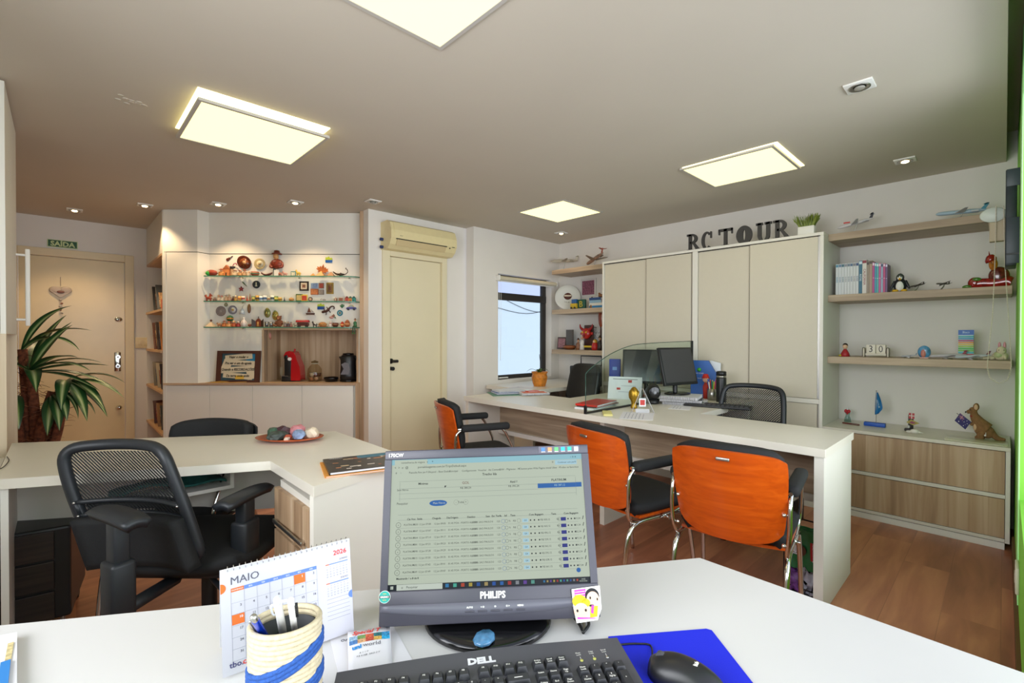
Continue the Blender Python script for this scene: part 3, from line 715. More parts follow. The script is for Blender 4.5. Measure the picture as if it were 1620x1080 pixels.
# ================================================================== orange visitor chairs
def visitor_chair(label, x, y, rz, group='orange wood-backed visitor chairs', shell=None):
    """local +y = the way the chair faces"""
    t = T('visitor_chair', label, 'chair', (x, y, 0), rz, group)
    m_back = shell or m_veneer
    def backp(a, b, off=0.0, w=0.435, z0=0.42, z1=0.80, inset=0.0):
        # a across, b up; rounded-corner panel wrapped around the sitter
        xx = (a-0.5)*2
        zz = b
        e = (abs(xx)**9)
        top = z1-0.012*xx*xx-0.018*e; bot = z0+0.022*xx*xx+0.035*e
        z = bot+(top-bot)*zz
        wz = (w/2-inset)*(1-0.09*(1-zz)**2-0.02*abs(2*zz-1)**6)
        lean = -0.235-(z-0.43)*0.20
        return (xx*wz, lean+0.055*xx*xx+off, z)
    G().grid(lambda a, b: backp(a, b), 22, 12, m_back, 0.012, hard=True).build('back_shell', t, 'orange wood veneer back shell')
    G().grid(lambda a, b: backp(a, b, 0.014, 0.42, 0.46, 0.812), 22, 12, m_blkf, -0.045).build('back_cushion', t, 'black back cushion')
    # seat cushion with rounded front
    def seatp(a, b):
        xx = (a-0.5)*2; yy = b
        return (xx*0.222*(1-0.05*abs(xx*(2*yy-1))**4), -0.16+0.41*yy, 0.462+0.012*(1-xx*xx)-0.035*max(0, yy-0.85)/0.15-0.02*abs(xx)**6)
    G().grid(seatp, 16, 16, m_blkf, -0.055).build('seat', t, 'black padded seat')
    G().grid(lambda a, b: ((a-0.5)*0.42, -0.15+0.38*b, 0.405-0.014*math.sin(PI*a)), 10, 8, m_back, -0.012, hard=True).build('seat_shell', t, 'orange veneer seat shell')
    for sx in (-1, 1):
        X = 0.226*sx
        G().box((X-0.027, -0.20, 0.625), (X+0.027, 0.14, 0.672), m_blkf, 0.018, seg=3).build('armrest', t, 'black padded armrest')
        G().tube([(X, -0.20, 0.64), (X, -0.233, 0.60), (X, -0.238, 0.50), (X-0.010*sx, -0.225, 0.41), (X-0.015*sx, -0.16, 0.38), (X-0.015*sx, 0.0, 0.375), (X-0.015*sx, 0.15, 0.40), (X-0.008*sx, 0.175, 0.47), (X, 0.12, 0.59), (X, 0.09, 0.63)], 0.009, m_chrome, 8, 6).build('arm_frame', t, 'chrome arm frame')
        G().cyl((X, -0.19, 0.645), (X, -0.222, 0.645), 0.008, m_chrome, seg=8).build('arm_bracket', t)
        for zz in (0.62, 0.5): G().ball((X-0.022*sx, -0.225, zz-0.06), 0.009, m_chrome, 8, 6).build('bolt', t)
        XL = 0.212*sx
        G().tube([(XL+0.008*sx, -0.265, 0.0), (XL+0.004*sx, -0.25, 0.2), (XL+0.004*sx, -0.225, 0.33), (XL, -0.16, 0.375), (XL, 0.0, 0.378)], 0.011, m_chrome, 10, 6).build('leg', t, 'chrome leg')
        G().tube([(XL+0.008*sx, 0.24, 0.0), (XL+0.004*sx, 0.215, 0.2), (XL, 0.18, 0.345), (XL, 0.13, 0.375), (XL, 0.0, 0.378)], 0.011, m_chrome, 10, 6).build('leg', t, 'chrome leg')
    G().cyl((-0.235, 0.03, 0.372), (0.235, 0.03, 0.372), 0.009, m_chrome, seg=8).build('cross_bar', t)
    yb = backp(0.5, 0.93)
    G().cbox((0, yb[1]-0.016, yb[2]-0.008), (0.052, 0.006, 0.014), m_steel, 0.003).build('maker_plate', t, 'small metal plate on the back')
    return t
visitor_chair('orange veneer-backed chair with chrome legs nearest the camera at the counter end', 2.22, 0.825, R(-81))
visitor_chair('orange veneer-backed chair seen at an angle, middle of the three at the counter', 2.17, 1.36, R(-103))
visitor_chair('orange veneer-backed chair seen edge-on at the far end of the counter', 2.17, 2.60, R(-112))
# the black-backed one behind the left desk, facing it
visitor_chair('black-backed visitor chair with chrome legs behind the left desk', 0.43, 2.70, R(141), group=None, shell=M('black_shell', '1b1c1f', 0.5))

# ================================================================== foreground mesh swivel chair
m_net = mesh_fabric('black_mesh_net', '111315', 0.33, 520)
m_frame_b = M('black_frame_plastic', '1d2126', 0.45)
th_ = YAW-PI/2
def cw(lat, dep): return Vector((math.cos(YAW)*dep+math.sin(YAW)*lat, math.sin(YAW)*dep-math.cos(YAW)*lat, 0))
t = T('mesh_chair', 'black mesh-backed swivel chair with armrests behind the front desk on the left', 'chair', cw(-1.22, 1.84), th_)
OX, OY = -1.22, 1.84
def cl(lat, dep, z): return (lat-OX, dep-OY, z)
def bp(a, b):
    # back panel: a across 0..1, b up 0..1
    dep = 1.66-0.04*b; z = 0.47+0.395*b
    xl = -1.475-0.10*b+0.02*b*b; xr = -1.09-0.11*b
    return cl(xl+(xr-xl)*a, dep+0.05*(1-(2*a-1)**2)-0.0, z)
def rr(a, b, e=0.10):
    return a, b
G().grid(lambda a, b: bp(0.04+0.92*a, 0.03+0.92*b), 20, 20, m_net).build('back_mesh', t, 'see-through black mesh')
ring = []
for a, b in ((0.12, 0), (0.3, -0.01), (0.5, -0.02), (0.7, -0.01), (0.88, 0), (0.98, 0.05), (1.0, 0.2), (1.01, 0.4), (1.01, 0.6), (1.0, 0.8), (0.98, 0.93), (0.90, 0.995), (0.7, 1.01), (0.5, 1.012), (0.3, 1.01), (0.10, 0.995), (0.02, 0.93), (0.0, 0.8), (0.0, 0.6), (0.01, 0.4), (0.02, 0.2), (0.03, 0.05)):
    ring.append(bp(a, b))
G().tube(ring, 0.019, m_frame_b, 8, 4, closed=True).build('back_frame', t, 'black plastic back frame')
g = G()
for b in (0.52, 0.40): g.tube([Vector(bp(a, b-0.03*(a)))+Vector((0, -0.012, 0)) for a in (0.02, 0.25, 0.5, 0.75, 0.99)], 0.009, m_frame_b, 8, 4)
g.tube([Vector(bp(0.03, 0.40))+Vector((0, -0.012, 0)), Vector(bp(0.02, 0.52))+Vector((0, -0.012, 0))], 0.009, m_frame_b, 6)
g.build('lumbar_support', t, 'horizontal lumbar bar')
G().grid(lambda a, b: Vector(bp(0.04+0.92*a, 0.40+0.12*b))+Vector((0, 0.015, 0)), 12, 3, m_blkf, 0.004).build('lumbar_pad', t)
G().grid(lambda a, b: Vector(bp(0.0+1.0*a, -0.05+0.44*b))+Vector((0, -0.018, 0)), 14, 8, m_blkf, 0.045).build('lower_padding', t)
for b, a in ((0.52, 0.03), (0.40, 0.03), (0.49, 0.97), (0.37, 0.97)):
    p = bp(a, b); G().ball((p[0], p[1]-0.022, p[2]), 0.005, m_steel, 8, 6).build('screw', t)
def seatf(a, b):
    xx = (a-0.5)*2; yy = (b-0.5)*2
    r_ = (abs(xx)**3.5+abs(yy)**3.5)**(1/3.5); k = max(abs(xx), abs(yy))/max(r_, 1e-6)
    xx, yy = xx*k, yy*k
    q = max(abs(xx), abs(yy))
    lat = -1.235+0.275*xx; dep = 1.92+0.25*yy
    return cl(lat, dep, 0.47-0.05*q**4+0.0*yy)
G().grid(seatf, 20, 20, m_blkf, -0.05).build('seat', t, 'black padded seat')
G().box(cl(-1.47, 1.72, 0.36), cl(-1.02, 2.12, 0.40), m_frame_b, 0.015).build('seat_pan', t)
G().box(cl(-1.36, 1.80, 0.315), cl(-1.12, 2.05, 0.36), m_frame_b, 0.02).build('mechanism', t)
G().tube([cl(-1.16, 1.80, 0.34), cl(-1.08, 1.73, 0.338), cl(-1.00, 1.69, 0.32)], [0.007, 0.014], m_frame_b, 8).build('tilt_lever', t)
G().tube([cl(-1.3, 1.70, 0.5), cl(-1.28, 1.72, 0.40), cl(-1.25, 1.85, 0.335)], 0.02, m_frame_b, 8).build('back_bar', t)
G().cyl(cl(-1.235, 1.92, 0.10), cl(-1.235, 1.92, 0.33), 0.028, m_blk).build('gas_column', t)
for k in range(5):
    a = 2*PI*k/5+0.3
    e = cl(-1.235+0.29*math.cos(a), 1.92+0.29*math.sin(a), 0.055)
    lg = G().tube([cl(-1.235, 1.92, 0.11), cl(-1.235+0.15*math.cos(a), 1.92+0.15*math.sin(a), 0.09), e], [0.026, 0.014], m_frame_b, 8).build('base_leg', t)
    G().cyl((e[0]-0.018, e[1], 0.027), (e[0]+0.018, e[1], 0.027), 0.027, m_blk).build('castor', lg)
# armrests: the right one points away, the left one is swung round
def arm(px, py, yaw, top, bottom, foot, nm):
    mm = Matrix.Translation(cl(px, py, 0)) @ Matrix.Rotation(yaw, 4, 'Z')
    pad = G().grid(lambda a, b: ((a-0.5)*0.085*(1-0.15*abs(2*b-1)**4), (b-0.5)*0.25, top-0.012*(2*a-1)**2-0.01*abs(2*b-1)**3), 8, 12, m_frame_b, -0.026, mat=mm).build('armrest', t, 'black plastic armrest')
    G().box((-0.022, -0.03, (top+bottom)/2-0.04), (0.022, 0.03, top-0.02), m_frame_b, 0.008, mat=mm).build('arm_post', t)
    G().box((-0.034, -0.042, bottom), (0.034, 0.042, (top+bottom)/2+0.02), m_frame_b, 0.012, mat=mm).build('arm_sleeve', t)
    G().tube([mm @ Vector((0, 0, bottom+0.03)), Vector(foot)], 0.022, m_frame_b, 8).build('arm_bracket', t)
arm(-1.02, 1.80, R(-8), 0.665, 0.40, cl(-1.15, 1.88, 0.37), 'r')
arm(-1.222, 1.46, R(62), 0.715, 0.36, cl(-1.25, 1.75, 0.35), 'l')

# ================================================================== chairs behind the counter
def office_chair(label, x, y, rz, w, z0, z1, net, tilt=0.0):
    t = T('office_chair', label, 'chair', (x, y, 0), rz)
    def P(a, b):
        xx = (a-0.5)*2
        return (xx*w/2*(0.92+0.08*(1-b)) if not net else xx*w/2*(1-0.10*b), -0.22-0.10*b+0.03*xx*xx, z0+(z1-z0)*b)
    if net:
        G().grid(lambda a, b: P(0.05+0.9*a, 0.05+0.9*b), 12, 12, m_net).build('back_mesh', t, 'see-through black mesh')
        ring = [P(a, b) for a, b in ((0.12, 0), (0.5, -0.01), (0.88, 0), (0.99, 0.08), (1, 0.4), (1, 0.75), (0.97, 0.92), (0.85, 0.99), (0.5, 1.01), (0.15, 0.99), (0.03, 0.92), (0, 0.75), (0, 0.4), (0.01, 0.08))]
        G().tube(ring, 0.018, m_frame_b, 8, 4, closed=True).build('back_frame', t)
        G().tube([P(0.02, 0.35), P(0.5, 0.33), P(0.98, 0.35)], 0.012, m_frame_b, 8).build('lumbar_support', t)
    else:
        def Q(a, b):
            xx = (a-0.5)*2; yy = (b-0.5)*2
            r_ = (abs(xx)**5+abs(yy)**5)**0.2; k = max(abs(xx), abs(yy))/max(r_, 1e-6); return P(0.5+xx*k/2, 0.5+yy*k/2)
        G().grid(Q, 16, 16, m_leather, 0.05).build('backrest', t, 'shiny black leather backrest')
    G().box((-0.24, -0.22, 0.42), (0.24, 0.24, 0.49), m_blkf, 0.03, seg=3).build('seat', t)
    G().tube([(0, -0.27, z0+0.08), (0, -0.24, 0.42), (0, -0.05, 0.39)], 0.02, m_frame_b, 8).build('back_bar', t)
    G().cyl((0, 0, 0.08), (0, 0, 0.42), 0.028, m_blk).build('gas_column', t)
    for s in (-1, 1):
        G().box((0.28*s-0.03, -0.10, 0.64), (0.28*s+0.03, 0.12, 0.67), m_frame_b, 0.012).build('armrest', t)
        G().tube([(0.28*s, 0, 0.65), (0.29*s, 0, 0.5), (0.2*s, 0, 0.42)], 0.015, m_frame_b, 8).build('arm_post', t)
    for k in range(5):
        a = 2*PI*k/5+0.3
        e = (0.29*math.cos(a), 0.29*math.sin(a), 0.06)
        lg = G().tube([(0, 0, 0.10), (0.15*math.cos(a), 0.15*math.sin(a), 0.09), e], [0.024, 0.014], m_frame_b, 8).build('base_leg', t)
        G().cyl((e[0]-0.015, e[1], 0.026), (e[0]+0.015, e[1], 0.026), 0.026, m_blk).build('castor', lg)
    return t
# both face the counter (towards the camera); the back is on the far side
office_chair('black mesh office chair behind the near end of the long counter', 3.25, 1.21, R(94), 0.43, 0.55, 0.905, True)
office_chair('shiny black leather office chair behind the far end of the long counter', 3.42, 2.85, R(88), 0.37, 0.60, 0.995, False)
# ================================================================== foreground desk objects (desk top at z 0.72)
DZ = 0.72
# ---- monitor
MC = Vector((0.578, 0.666, 0.909))
MR = Matrix.Rotation(-0.739, 4, 'Z') @ Matrix.Rotation(-0.286, 4, 'X') @ Matrix.Rotation(-0.029, 4, 'Y')
MW = Matrix.Translation(MC) @ MR
MI = MW.inverted()
def sp(u, v):
    d = ray(u, v); n = MR.to_3x3() @ Vector((0, 1, 0))
    p = EYE+d*((MC-EYE).dot(n)/d.dot(n)); q = MI @ p; return q.x, q.z
m_bez = M('monitor_bezel', '3b3a44', 0.4)
m_bez2 = M('monitor_bezel_light', '5a5a64', 0.35)
t = T('monitor', 'widescreen monitor showing a web table, on the front desk nearest the camera', 'monitor', (MC.x, MC.y, DZ), -0.739)
TI = Matrix.Translation((MC.x, MC.y, DZ)).inverted()
TL = (Matrix.Translation((MC.x, MC.y, DZ)) @ Matrix.Rotation(-0.739, 4, 'Z')).inverted() @ MW     # screen frame -> thing frame
SW, SH = 0.3655, 0.228
x0, x1, zt, zb = -SW/2, SW/2, SH/2, -SH/2
OL, OR_, OT, OB = x0-0.013, x1+0.013, zt+0.017, zb-0.056
g = G()
g.box((OL, -0.006, zt), (OR_, 0.03, OT), m_bez, 0.002, TL).box((OL, -0.006, OB), (OR_, 0.03, zb), m_bez, 0.002, TL).box((OL, -0.0055, zb), (x0, 0.03, zt), m_bez, 0.0, TL).box((x1, -0.0055, zb), (OR_, 0.03, zt), m_bez, 0.0, TL)
g.build('bezel', t, 'dark purple-grey bezel')
G().box((OL+0.004, 0.03, OB+0.01), (OR_-0.004, 0.05, OT-0.004), m_blk, 0.006, TL).box((-0.12, 0.05, -0.09), (0.12, 0.075, 0.08), m_blk, 0.01, TL).build('rear_housing', t)
# lighter curved strip under the screen
G().grid(lambda a, b: ((a-0.5)*(OR_-OL)*0.99, -0.0068, OB+0.024+0.010*b-0.012*(1-(2*a-1)**2)*(1-b)*1.0), 24, 2, m_bez2, 0.0006, mat=TL).build('chin_strip', t, 'lighter grey curved strip with the buttons')
def em(name, c, s=0.85): return M(name, '060606', 0.45, emis=s*1.0, emcol=c, spec=0.2)
m_scr = em('screen_page', 'b9c4b2'); m_sbar = em('screen_tabbar', '8fc0cc'); m_sblu = em('screen_blue', '0a5ca8'); m_snav = em('screen_navy', '16207e'); m_stxt = em('screen_text', '2a3436', 0.35)
m_slt = em('screen_line', '9eaaa2', 0.6); m_spale = em('screen_paleblue', 'a6cbd8'); m_stask = em('screen_taskbar', '101c2c', 0.5); m_swhite = em('screen_white', 'd4dfd2', 0.7)
scr = G().box((x0, -0.001, zb), (x1, 0.004, zt), m_scr, mat=TL).build('screen', t, 'lit screen showing a web page with a table')
g = G(); LY = -0.0014
def rect(u0, v0, u1, v1, m, k=1):
    a = sp(u0, v0); b = sp(u1, v1)
    g.box((min(a[0], b[0]), LY-0.0003*k, min(a[1], b[1])), (max(a[0], b[0]), LY, max(a[1], b[1])), m, mat=TL)
def sbox(cx, cz, w_, h_, m, k=1): g.box((cx-w_/2, LY-0.0003*k, cz-h_/2), (cx+w_/2, LY, cz+h_/2), m, mat=TL)
def stext(s_, cx, cz, size, m=None, align='CENTER', k=2, bold=0): g.text(s_, size, m or m_stxt, TL @ FR(cx, cz, LY-0.0003*k), 0, align, bold)
U = SW; 
def X(f): return x0+f*SW       # f: fraction across, h: fraction down
def Z(h): return zt-h*SH
# browser chrome
sbox(X(0.5), Z(0.022), SW, 0.010, m_sbar); sbox(X(0.10), Z(0.024), 0.062, 0.009, m_scr, 2)
stext('nossadiversa.de viagens', X(0.11), Z(0.026), 0.0048, k=3); stext('x', X(0.185), Z(0.024), 0.005, k=3); stext('+', X(0.212), Z(0.024), 0.006, k=3); stext('- o x', X(0.955), Z(0.022), 0.006)
stext('<  >  o  @', X(0.05), Z(0.066), 0.006); stext('portaldoagente.com.br/TripsDefault.aspx', X(0.135), Z(0.066), 0.0056, align='LEFT')
sbox(X(0.915), Z(0.066), 0.042, 0.0085, m_spale); stext('Continuar com perfil', X(0.92), Z(0.066), 0.0042, k=3); stext('*', X(0.845), Z(0.068), 0.008)
xs = 0.02
for k, s_ in enumerate(['#', '::', 'Passadia Rex jan F...', 'Flicpool - Base Dados...', 'Principal', 'Configuracoes', 'Vouchar', 'Aa Contem', 'GNV - Migracao - M', 'Clientes prim Wiki', 'Pagina inicial Uber', '>', 'Todos os favoritos']):
    stext(s_, X((0.02, 0.045, 0.09, 0.19, 0.30, 0.365, 0.45, 0.505, 0.56, 0.665, 0.77, 0.875, 0.93)[k]), Z(0.108), 0.0048, align='LEFT' if k < 12 else 'CENTER')
stext('Trecho Ida', X(0.51), Z(0.142), 0.0062, bold=0.0001)
for h in (0.178, 0.235, 0.275, 0.315, 0.44, 0.48): sbox(X(0.5), Z(h), SW*0.92, 0.0004, m_slt)
for f in (0.045, 0.96): sbox(X(f), Z(0.26), 0.0004, 0.034, m_slt)
stext('Minimas', X(0.165), Z(0.20), 0.0056, bold=0.0001); stext('GOL', X(0.385), Z(0.205), 0.0066, em('screen_red', '9a3c28', 0.4)); stext('R$ 380,54', X(0.385), Z(0.245), 0.0050)
stext('Azul ?', X(0.635), Z(0.21), 0.0058, bold=0.0001); stext('R$ 395,24', X(0.635), Z(0.245), 0.0050)
stext('PLATINUM', X(0.872), Z(0.208), 0.0060, bold=0.0001); sbox(X(0.875), Z(0.25), 0.084, 0.0085, m_sblu); stext('R$ 387,12', X(0.875), Z(0.25), 0.0050, m_spale, k=3)
stext('Sem filtros', X(0.06), Z(0.245), 0.0050); stext('Pesquisar', X(0.06), Z(0.352), 0.0056)
g.plate([(0.0135*math.cos(a_)*(1 if abs(math.cos(a_)) < 2 else 1)+X(0.243)+(0.003 if math.cos(a_) > 0 else -0.003), 0.0052*math.sin(a_)+Z(0.357)) for a_ in [2*PI*i/20 for i in range(20)]], LY-0.0006, LY, m_sblu, TL)
stext('Mais Filtros', X(0.248), Z(0.357), 0.0050, m_swhite, k=3)
def ringz(cx, cz, r_, m, th_r=0.0004):
    n = 16; 
    for i in range(n):
        a0, a1 = 2*PI*i/n, 2*PI*(i+1)/n
        g.add([TL @ Vector((cx+q*math.cos(a), LY-0.0003, cz+q*math.sin(a))) for a in (a0, a1) for q in (r_, r_-th_r)], [(0, 1, 3, 2)], m)
ringz(X(0.335), Z(0.357), 0.0045, m_stxt, 0.0002); ringz(X(0.385), Z(0.357), 0.0045, m_stxt, 0.0002); stext('-', X(0.335), Z(0.357), 0.005); stext('+', X(0.385), Z(0.357), 0.005); stext('Todas', X(0.36), Z(0.357), 0.0048)
for f, s_ in ((0.095, 'Cia'), (0.135, 'Voo  Saida'), (0.235, 'Chegada'), (0.295, 'Dia'), (0.325, 'Origem'), (0.412, 'Destino'), (0.497, 'Sem'), (0.525, 'Esc'), (0.552, 'Tarifa'), (0.588, 'Inf'), (0.625, 'Taxa'), (0.745, 'Com Bagagem'), (0.835, 'Taxa'), (0.925, 'Com Bagagem')):
    stext(s_, X(f), Z(0.475), 0.0047, bold=0.0001)
for r_ in range(8):
    h = 0.517+r_*0.0505; z_ = Z(h)
    ringz(X(0.043), z_, 0.0047, m_stxt, 0.0005); stext('o', X(0.043), z_, 0.004)
    for f, s_ in ((0.07, 'PLATINUM'), (0.118, '%d' % (4530+r_*17)), (0.147, '12 Jun 07:%02d' % (r_*7)), (0.222, '12 Jun 09:%02d' % (5+r_*6)), (0.295, '01:45'), (0.325, 'POA - PORTO ALEGRE'), (0.415, 'GRU - SAO PAULO'), (0.52, '0'), (0.55, '123'), (0.608, '%'), (0.632, 'R$'), (0.79, 'R$ %d,12' % (430+r_*33)), (0.856, 'R$'), (0.955, '%d,34' % (510+r_*21))):
        stext(s_, X(f), z_+(f-0.04)*0.0, 0.0044, align='LEFT' if f < 0.5 else 'CENTER')
    ringz(X(0.575), z_, 0.0036, m_sblu, 0.0004); ringz(X(0.592), z_, 0.0030, m_stxt, 0.0004); ringz(X(0.655), z_, 0.0036, m_stxt, 0.0003)
    sbox(X(0.688), z_, 0.011, 0.0062, m_spale); stext('G4', X(0.688), z_, 0.004, k=3)
    for f in (0.715, 0.735, 0.757, 0.908, 0.925, 0.942): ringz(X(f), z_, 0.0014, m_stxt, 0.0014)
    sbox(X(0.884), z_, 0.0095, 0.0062, m_snav); ringz(X(0.862), z_, 0.0034, m_stxt, 0.0003); stext('/', X(0.985), z_+0.001, 0.008, bold=0.0003)
    sbox(X(0.5), z_-0.0056, SW*0.92, 0.0003, m_slt)
stext('Mostrando 1 a 8 de 8', X(0.04), Z(0.915), 0.0046, align='LEFT', bold=0.0001)
ringz(X(0.945), Z(0.905), 0.0040, m_sblu, 0.004)
# mouse arrow
a = (X(0.275), Z(0.222)); g.plate([(a[0], a[1]), (a[0]+0.004, a[1]), (a[0]+0.0005, a[1]-0.004)], LY-0.0006, LY, m_stxt, TL)
# task bar
sbox(X(0.5), Z(0.978), SW, 0.0100, m_stask); sbox(X(0.155), Z(0.978), 0.082, 0.0094, m_swhite, 2); stext('Pesquisar', X(0.09), Z(0.978), 0.0054, k=3, align='LEFT'); stext('o', X(0.07), Z(0.978), 0.006, k=3); ringz(X(0.235), Z(0.976), 0.0028, em('screen_gold', 'b09020', 0.6), 0.0028)
for dx_ in (-1, 1):
    for dz_ in (-1, 1): sbox(X(0.02)+dx_*0.0013, Z(0.978)+dz_*0.0013, 0.0022, 0.0022, m_swhite, 3)
cols = ['2a8ac8', '50c8b0', 'd04828', 'c8b040', '1858b0', 'c0a868', '1a5cc0', '2070c8', 'c02828', '9aa0a8', '7040b0', '60b0a0']
for k, c_ in enumerate(cols): sbox(X(0.29+k*0.0385), Z(0.977), 0.0062, 0.0058, em('screen_icon_'+c_, c_, 0.55), 3)
for k in range(11): sbox(X(0.77+k*0.0165), Z(0.977), 0.0030, 0.0034, em('screen_icon_'+cols[(k*5) % 12], cols[(k*5) % 12], 0.5), 3)
stext('14:02', X(0.965), Z(0.972), 0.0036, m_swhite, k=3); stext('05/05/2026', X(0.965), Z(0.986), 0.0032, m_swhite, k=3)
g.build('screen_content', scr)
g = G(); g.text('PHILIPS', 0.0155, m_whitep, TL @ FR(0.005, zb-0.0125, -0.0066), 0.0002, bold=0.0005, xs=0.92); g.build('maker_lettering', t)
g = G(); g.text('170CW', 0.0088, m_whitep, TL @ FR(x0+0.008, zt+0.008, -0.0066), 0.0002, bold=0.0002); g.build('model_lettering', t)
for k, s_ in enumerate(('AUTO', '< O', 'O', 'O >', 'MENU')):
    xx = -0.036+k*0.0225
    G().box((xx-0.008, -0.0085, zb-0.0385), (xx+0.008, -0.0066, zb-0.0355), m_bez, 0.0008, TL).build('button', t)
    G().text(s_, 0.0040, m_whitep, TL @ FR(xx, zb-0.0305, -0.0078), 0.0001, bold=0.0001).build('button_mark', t)
# feature strip at the top right
g = G().box((x1-0.083, -0.0065, zt+0.004), (x1-0.004, -0.006, zt+0.0155), M('strip_clear', '55525e', 0.3), mat=TL)
for k, c_ in enumerate(('3a6aa0', 'c08050', '50a060', '20a0e0', '20b090', 'd8d8e0')):
    g.box((x1-0.078+k*0.0128, -0.0072, zt+0.0066), (x1-0.0705+k*0.0128, -0.0065, zt+0.0135), M('badge_'+c_, c_, 0.4), mat=TL)
    g.box((x1-0.078+k*0.0128, -0.0073, zt+0.0050), (x1-0.0705+k*0.0128, -0.0065, zt+0.0058), m_whitep, mat=TL)
g.build('feature_sticker', t, 'strip of small coloured feature badges')
# round club sticker, lower left corner
a = (x0-0.004, zb-0.008)
def disc(g, cx, cz, r_, m, y, n=24, mat=None, sz=1.0): g.plate([(cx+r_*math.cos(2*PI*i/n), cz+r_*sz*math.sin(2*PI*i/n)) for i in range(n)], y, y+0.0003, m, mat)
g = G(); disc(g, a[0], a[1], 0.0102, m_whitep, -0.0066, mat=TL); disc(g, a[0], a[1], 0.0096, M('sticker_teal', '2a9a90', 0.4), -0.0069, mat=TL)
g.plate([(a[0]-0.0093, a[1]-0.002), (a[0]+0.0093, a[1]-0.002), (a[0]+0.0093, a[1]+0.002), (a[0]-0.0093, a[1]+0.002)], -0.0074, -0.0070, m_print, TL)
g.text('GREMIO', 0.0042, m_whitep, TL @ FR(a[0], a[1], -0.0077), 0, bold=0.0001)
for s_ in (-1, 1): g.text('FBPA', 0.003, M('sticker_gold', 'd8c060', 0.5), TL @ FR(a[0], a[1]+s_*0.005, -0.0075), 0)
g.build('club_sticker', t, 'round teal, black and white football sticker')
# couple sticker, lower right corner
m_skin = M('cartoon_skin', 'f0bfa4', 0.6); m_yel = M('cartoon_yellow', 'f2cf10', 0.6); m_mag = M('cartoon_magenta', 'd23cae', 0.6)
pts = [sp(u, v) for u, v in ((903, 930), (947, 924), (950, 960), (944, 978), (911, 983), (906, 960))]
g = G().plate(pts, -0.0095, -0.0085, m_whitep, TL)
def mk(u, v): return sp(u, v)
def qd(pp, m, y): g.plate([sp(*p) for p in pp], y, y+0.0004, m, TL)
qd(((907, 931), (925, 929), (924, 944), (908, 950)), m_mag, -0.010)
for k in range(4): qd(((908, 934+k*4), (924, 932+k*4), (924, 933+k*4), (908, 935+k*4)), M('cartoon_pink', 'f4c8e6', 0.6), -0.0104)
def el(u, v, ru, rv, m, y, n=20): c = sp(u, v); d = sp(u+1, v)[0]-c[0]; g.plate([(c[0]+ru*d*math.cos(2*PI*i/n), c[1]+rv*d*math.sin(2*PI*i/n)) for i in range(n)], y, y+0.0004, m, TL)
el(935, 940, 11, 11, m_print, -0.0104); el(936, 944, 9.5, 10, m_skin, -0.0108); el(932, 943, 1.3, 2, m_print, -0.0112); el(943, 945, 1.0, 2, m_print, -0.0112); el(934, 955, 4, 1.5, m_print, -0.0112)
el(915, 948, 11, 9, m_yel, -0.0112); el(925, 951, 7, 6, m_yel, -0.0112); el(918, 963, 11.5, 11, m_skin, -0.0116); el(912, 963, 1.6, 2.1, m_print, -0.0120); el(925, 962, 1.6, 2.1, m_print, -0.0120)
qd(((932, 957), (944, 955), (943, 972), (932, 974)), m_yel, -0.0112); qd(((934, 954), (938, 955), (937, 968), (933, 966)), m_mag, -0.0116); qd(((912, 973), (940, 974), (940, 975), (912, 976)), m_mag, -0.0120)
g.build('couple_sticker', t, 'glued-on paper cut-out of a cartoon couple in pink and yellow')
# stand
G().lathe([(0, 0), (0.112, 0), (0.118, 0.004), (0.116, 0.012), (0.10, 0.017), (0, 0.019)], m_blkg, 40, sx=1.0, sy=0.86).build('base', t, 'glossy round black base')
G().box((-0.045, 0.0, 0.012), (0.045, 0.035, 0.17), m_blkg, 0.01).build('neck', t, 'black stand neck')
# cables behind the monitor
g = G()
for k in range(3): g.tube([(0.07, 0.10+0.01*k, 0.10), (0.11, 0.07+0.012*k, 0.05), (0.145+0.012*k, 0.03, 0.012), (0.165+0.01*k, -0.02, 0.006), (0.17, -0.05, 0.005)], 0.003, m_blk if k != 1 else m_steel, 6)
g.build('cable', t, 'bundle of cables leaving the back of the monitor')

# agate stone on the base
p = az(766, 1012, DZ+0.02)
g = G().lathe([(0, 0), (0.018, 0.0005), (0.0215, 0.004), (0.019, 0.008), (0, 0.009)], M('blue_agate', '4a7fa8', 0.15, noise=0.35, nscale=70, coat=0.6), 9, sx=1.08, sy=0.85)
one(g, 'agate_stone', 'polished blue agate slice lying on the round monitor base', 'stone', (p.x, p.y, DZ+0.0185), 0.4)

# ---- keyboard
kr = az(976, 1007.5, 0.753)
KA = R(-33)
t = T('keyboard', 'black keyboard with white lettering in front of the large monitor', 'keyboard', (kr.x, kr.y, DZ), KA)
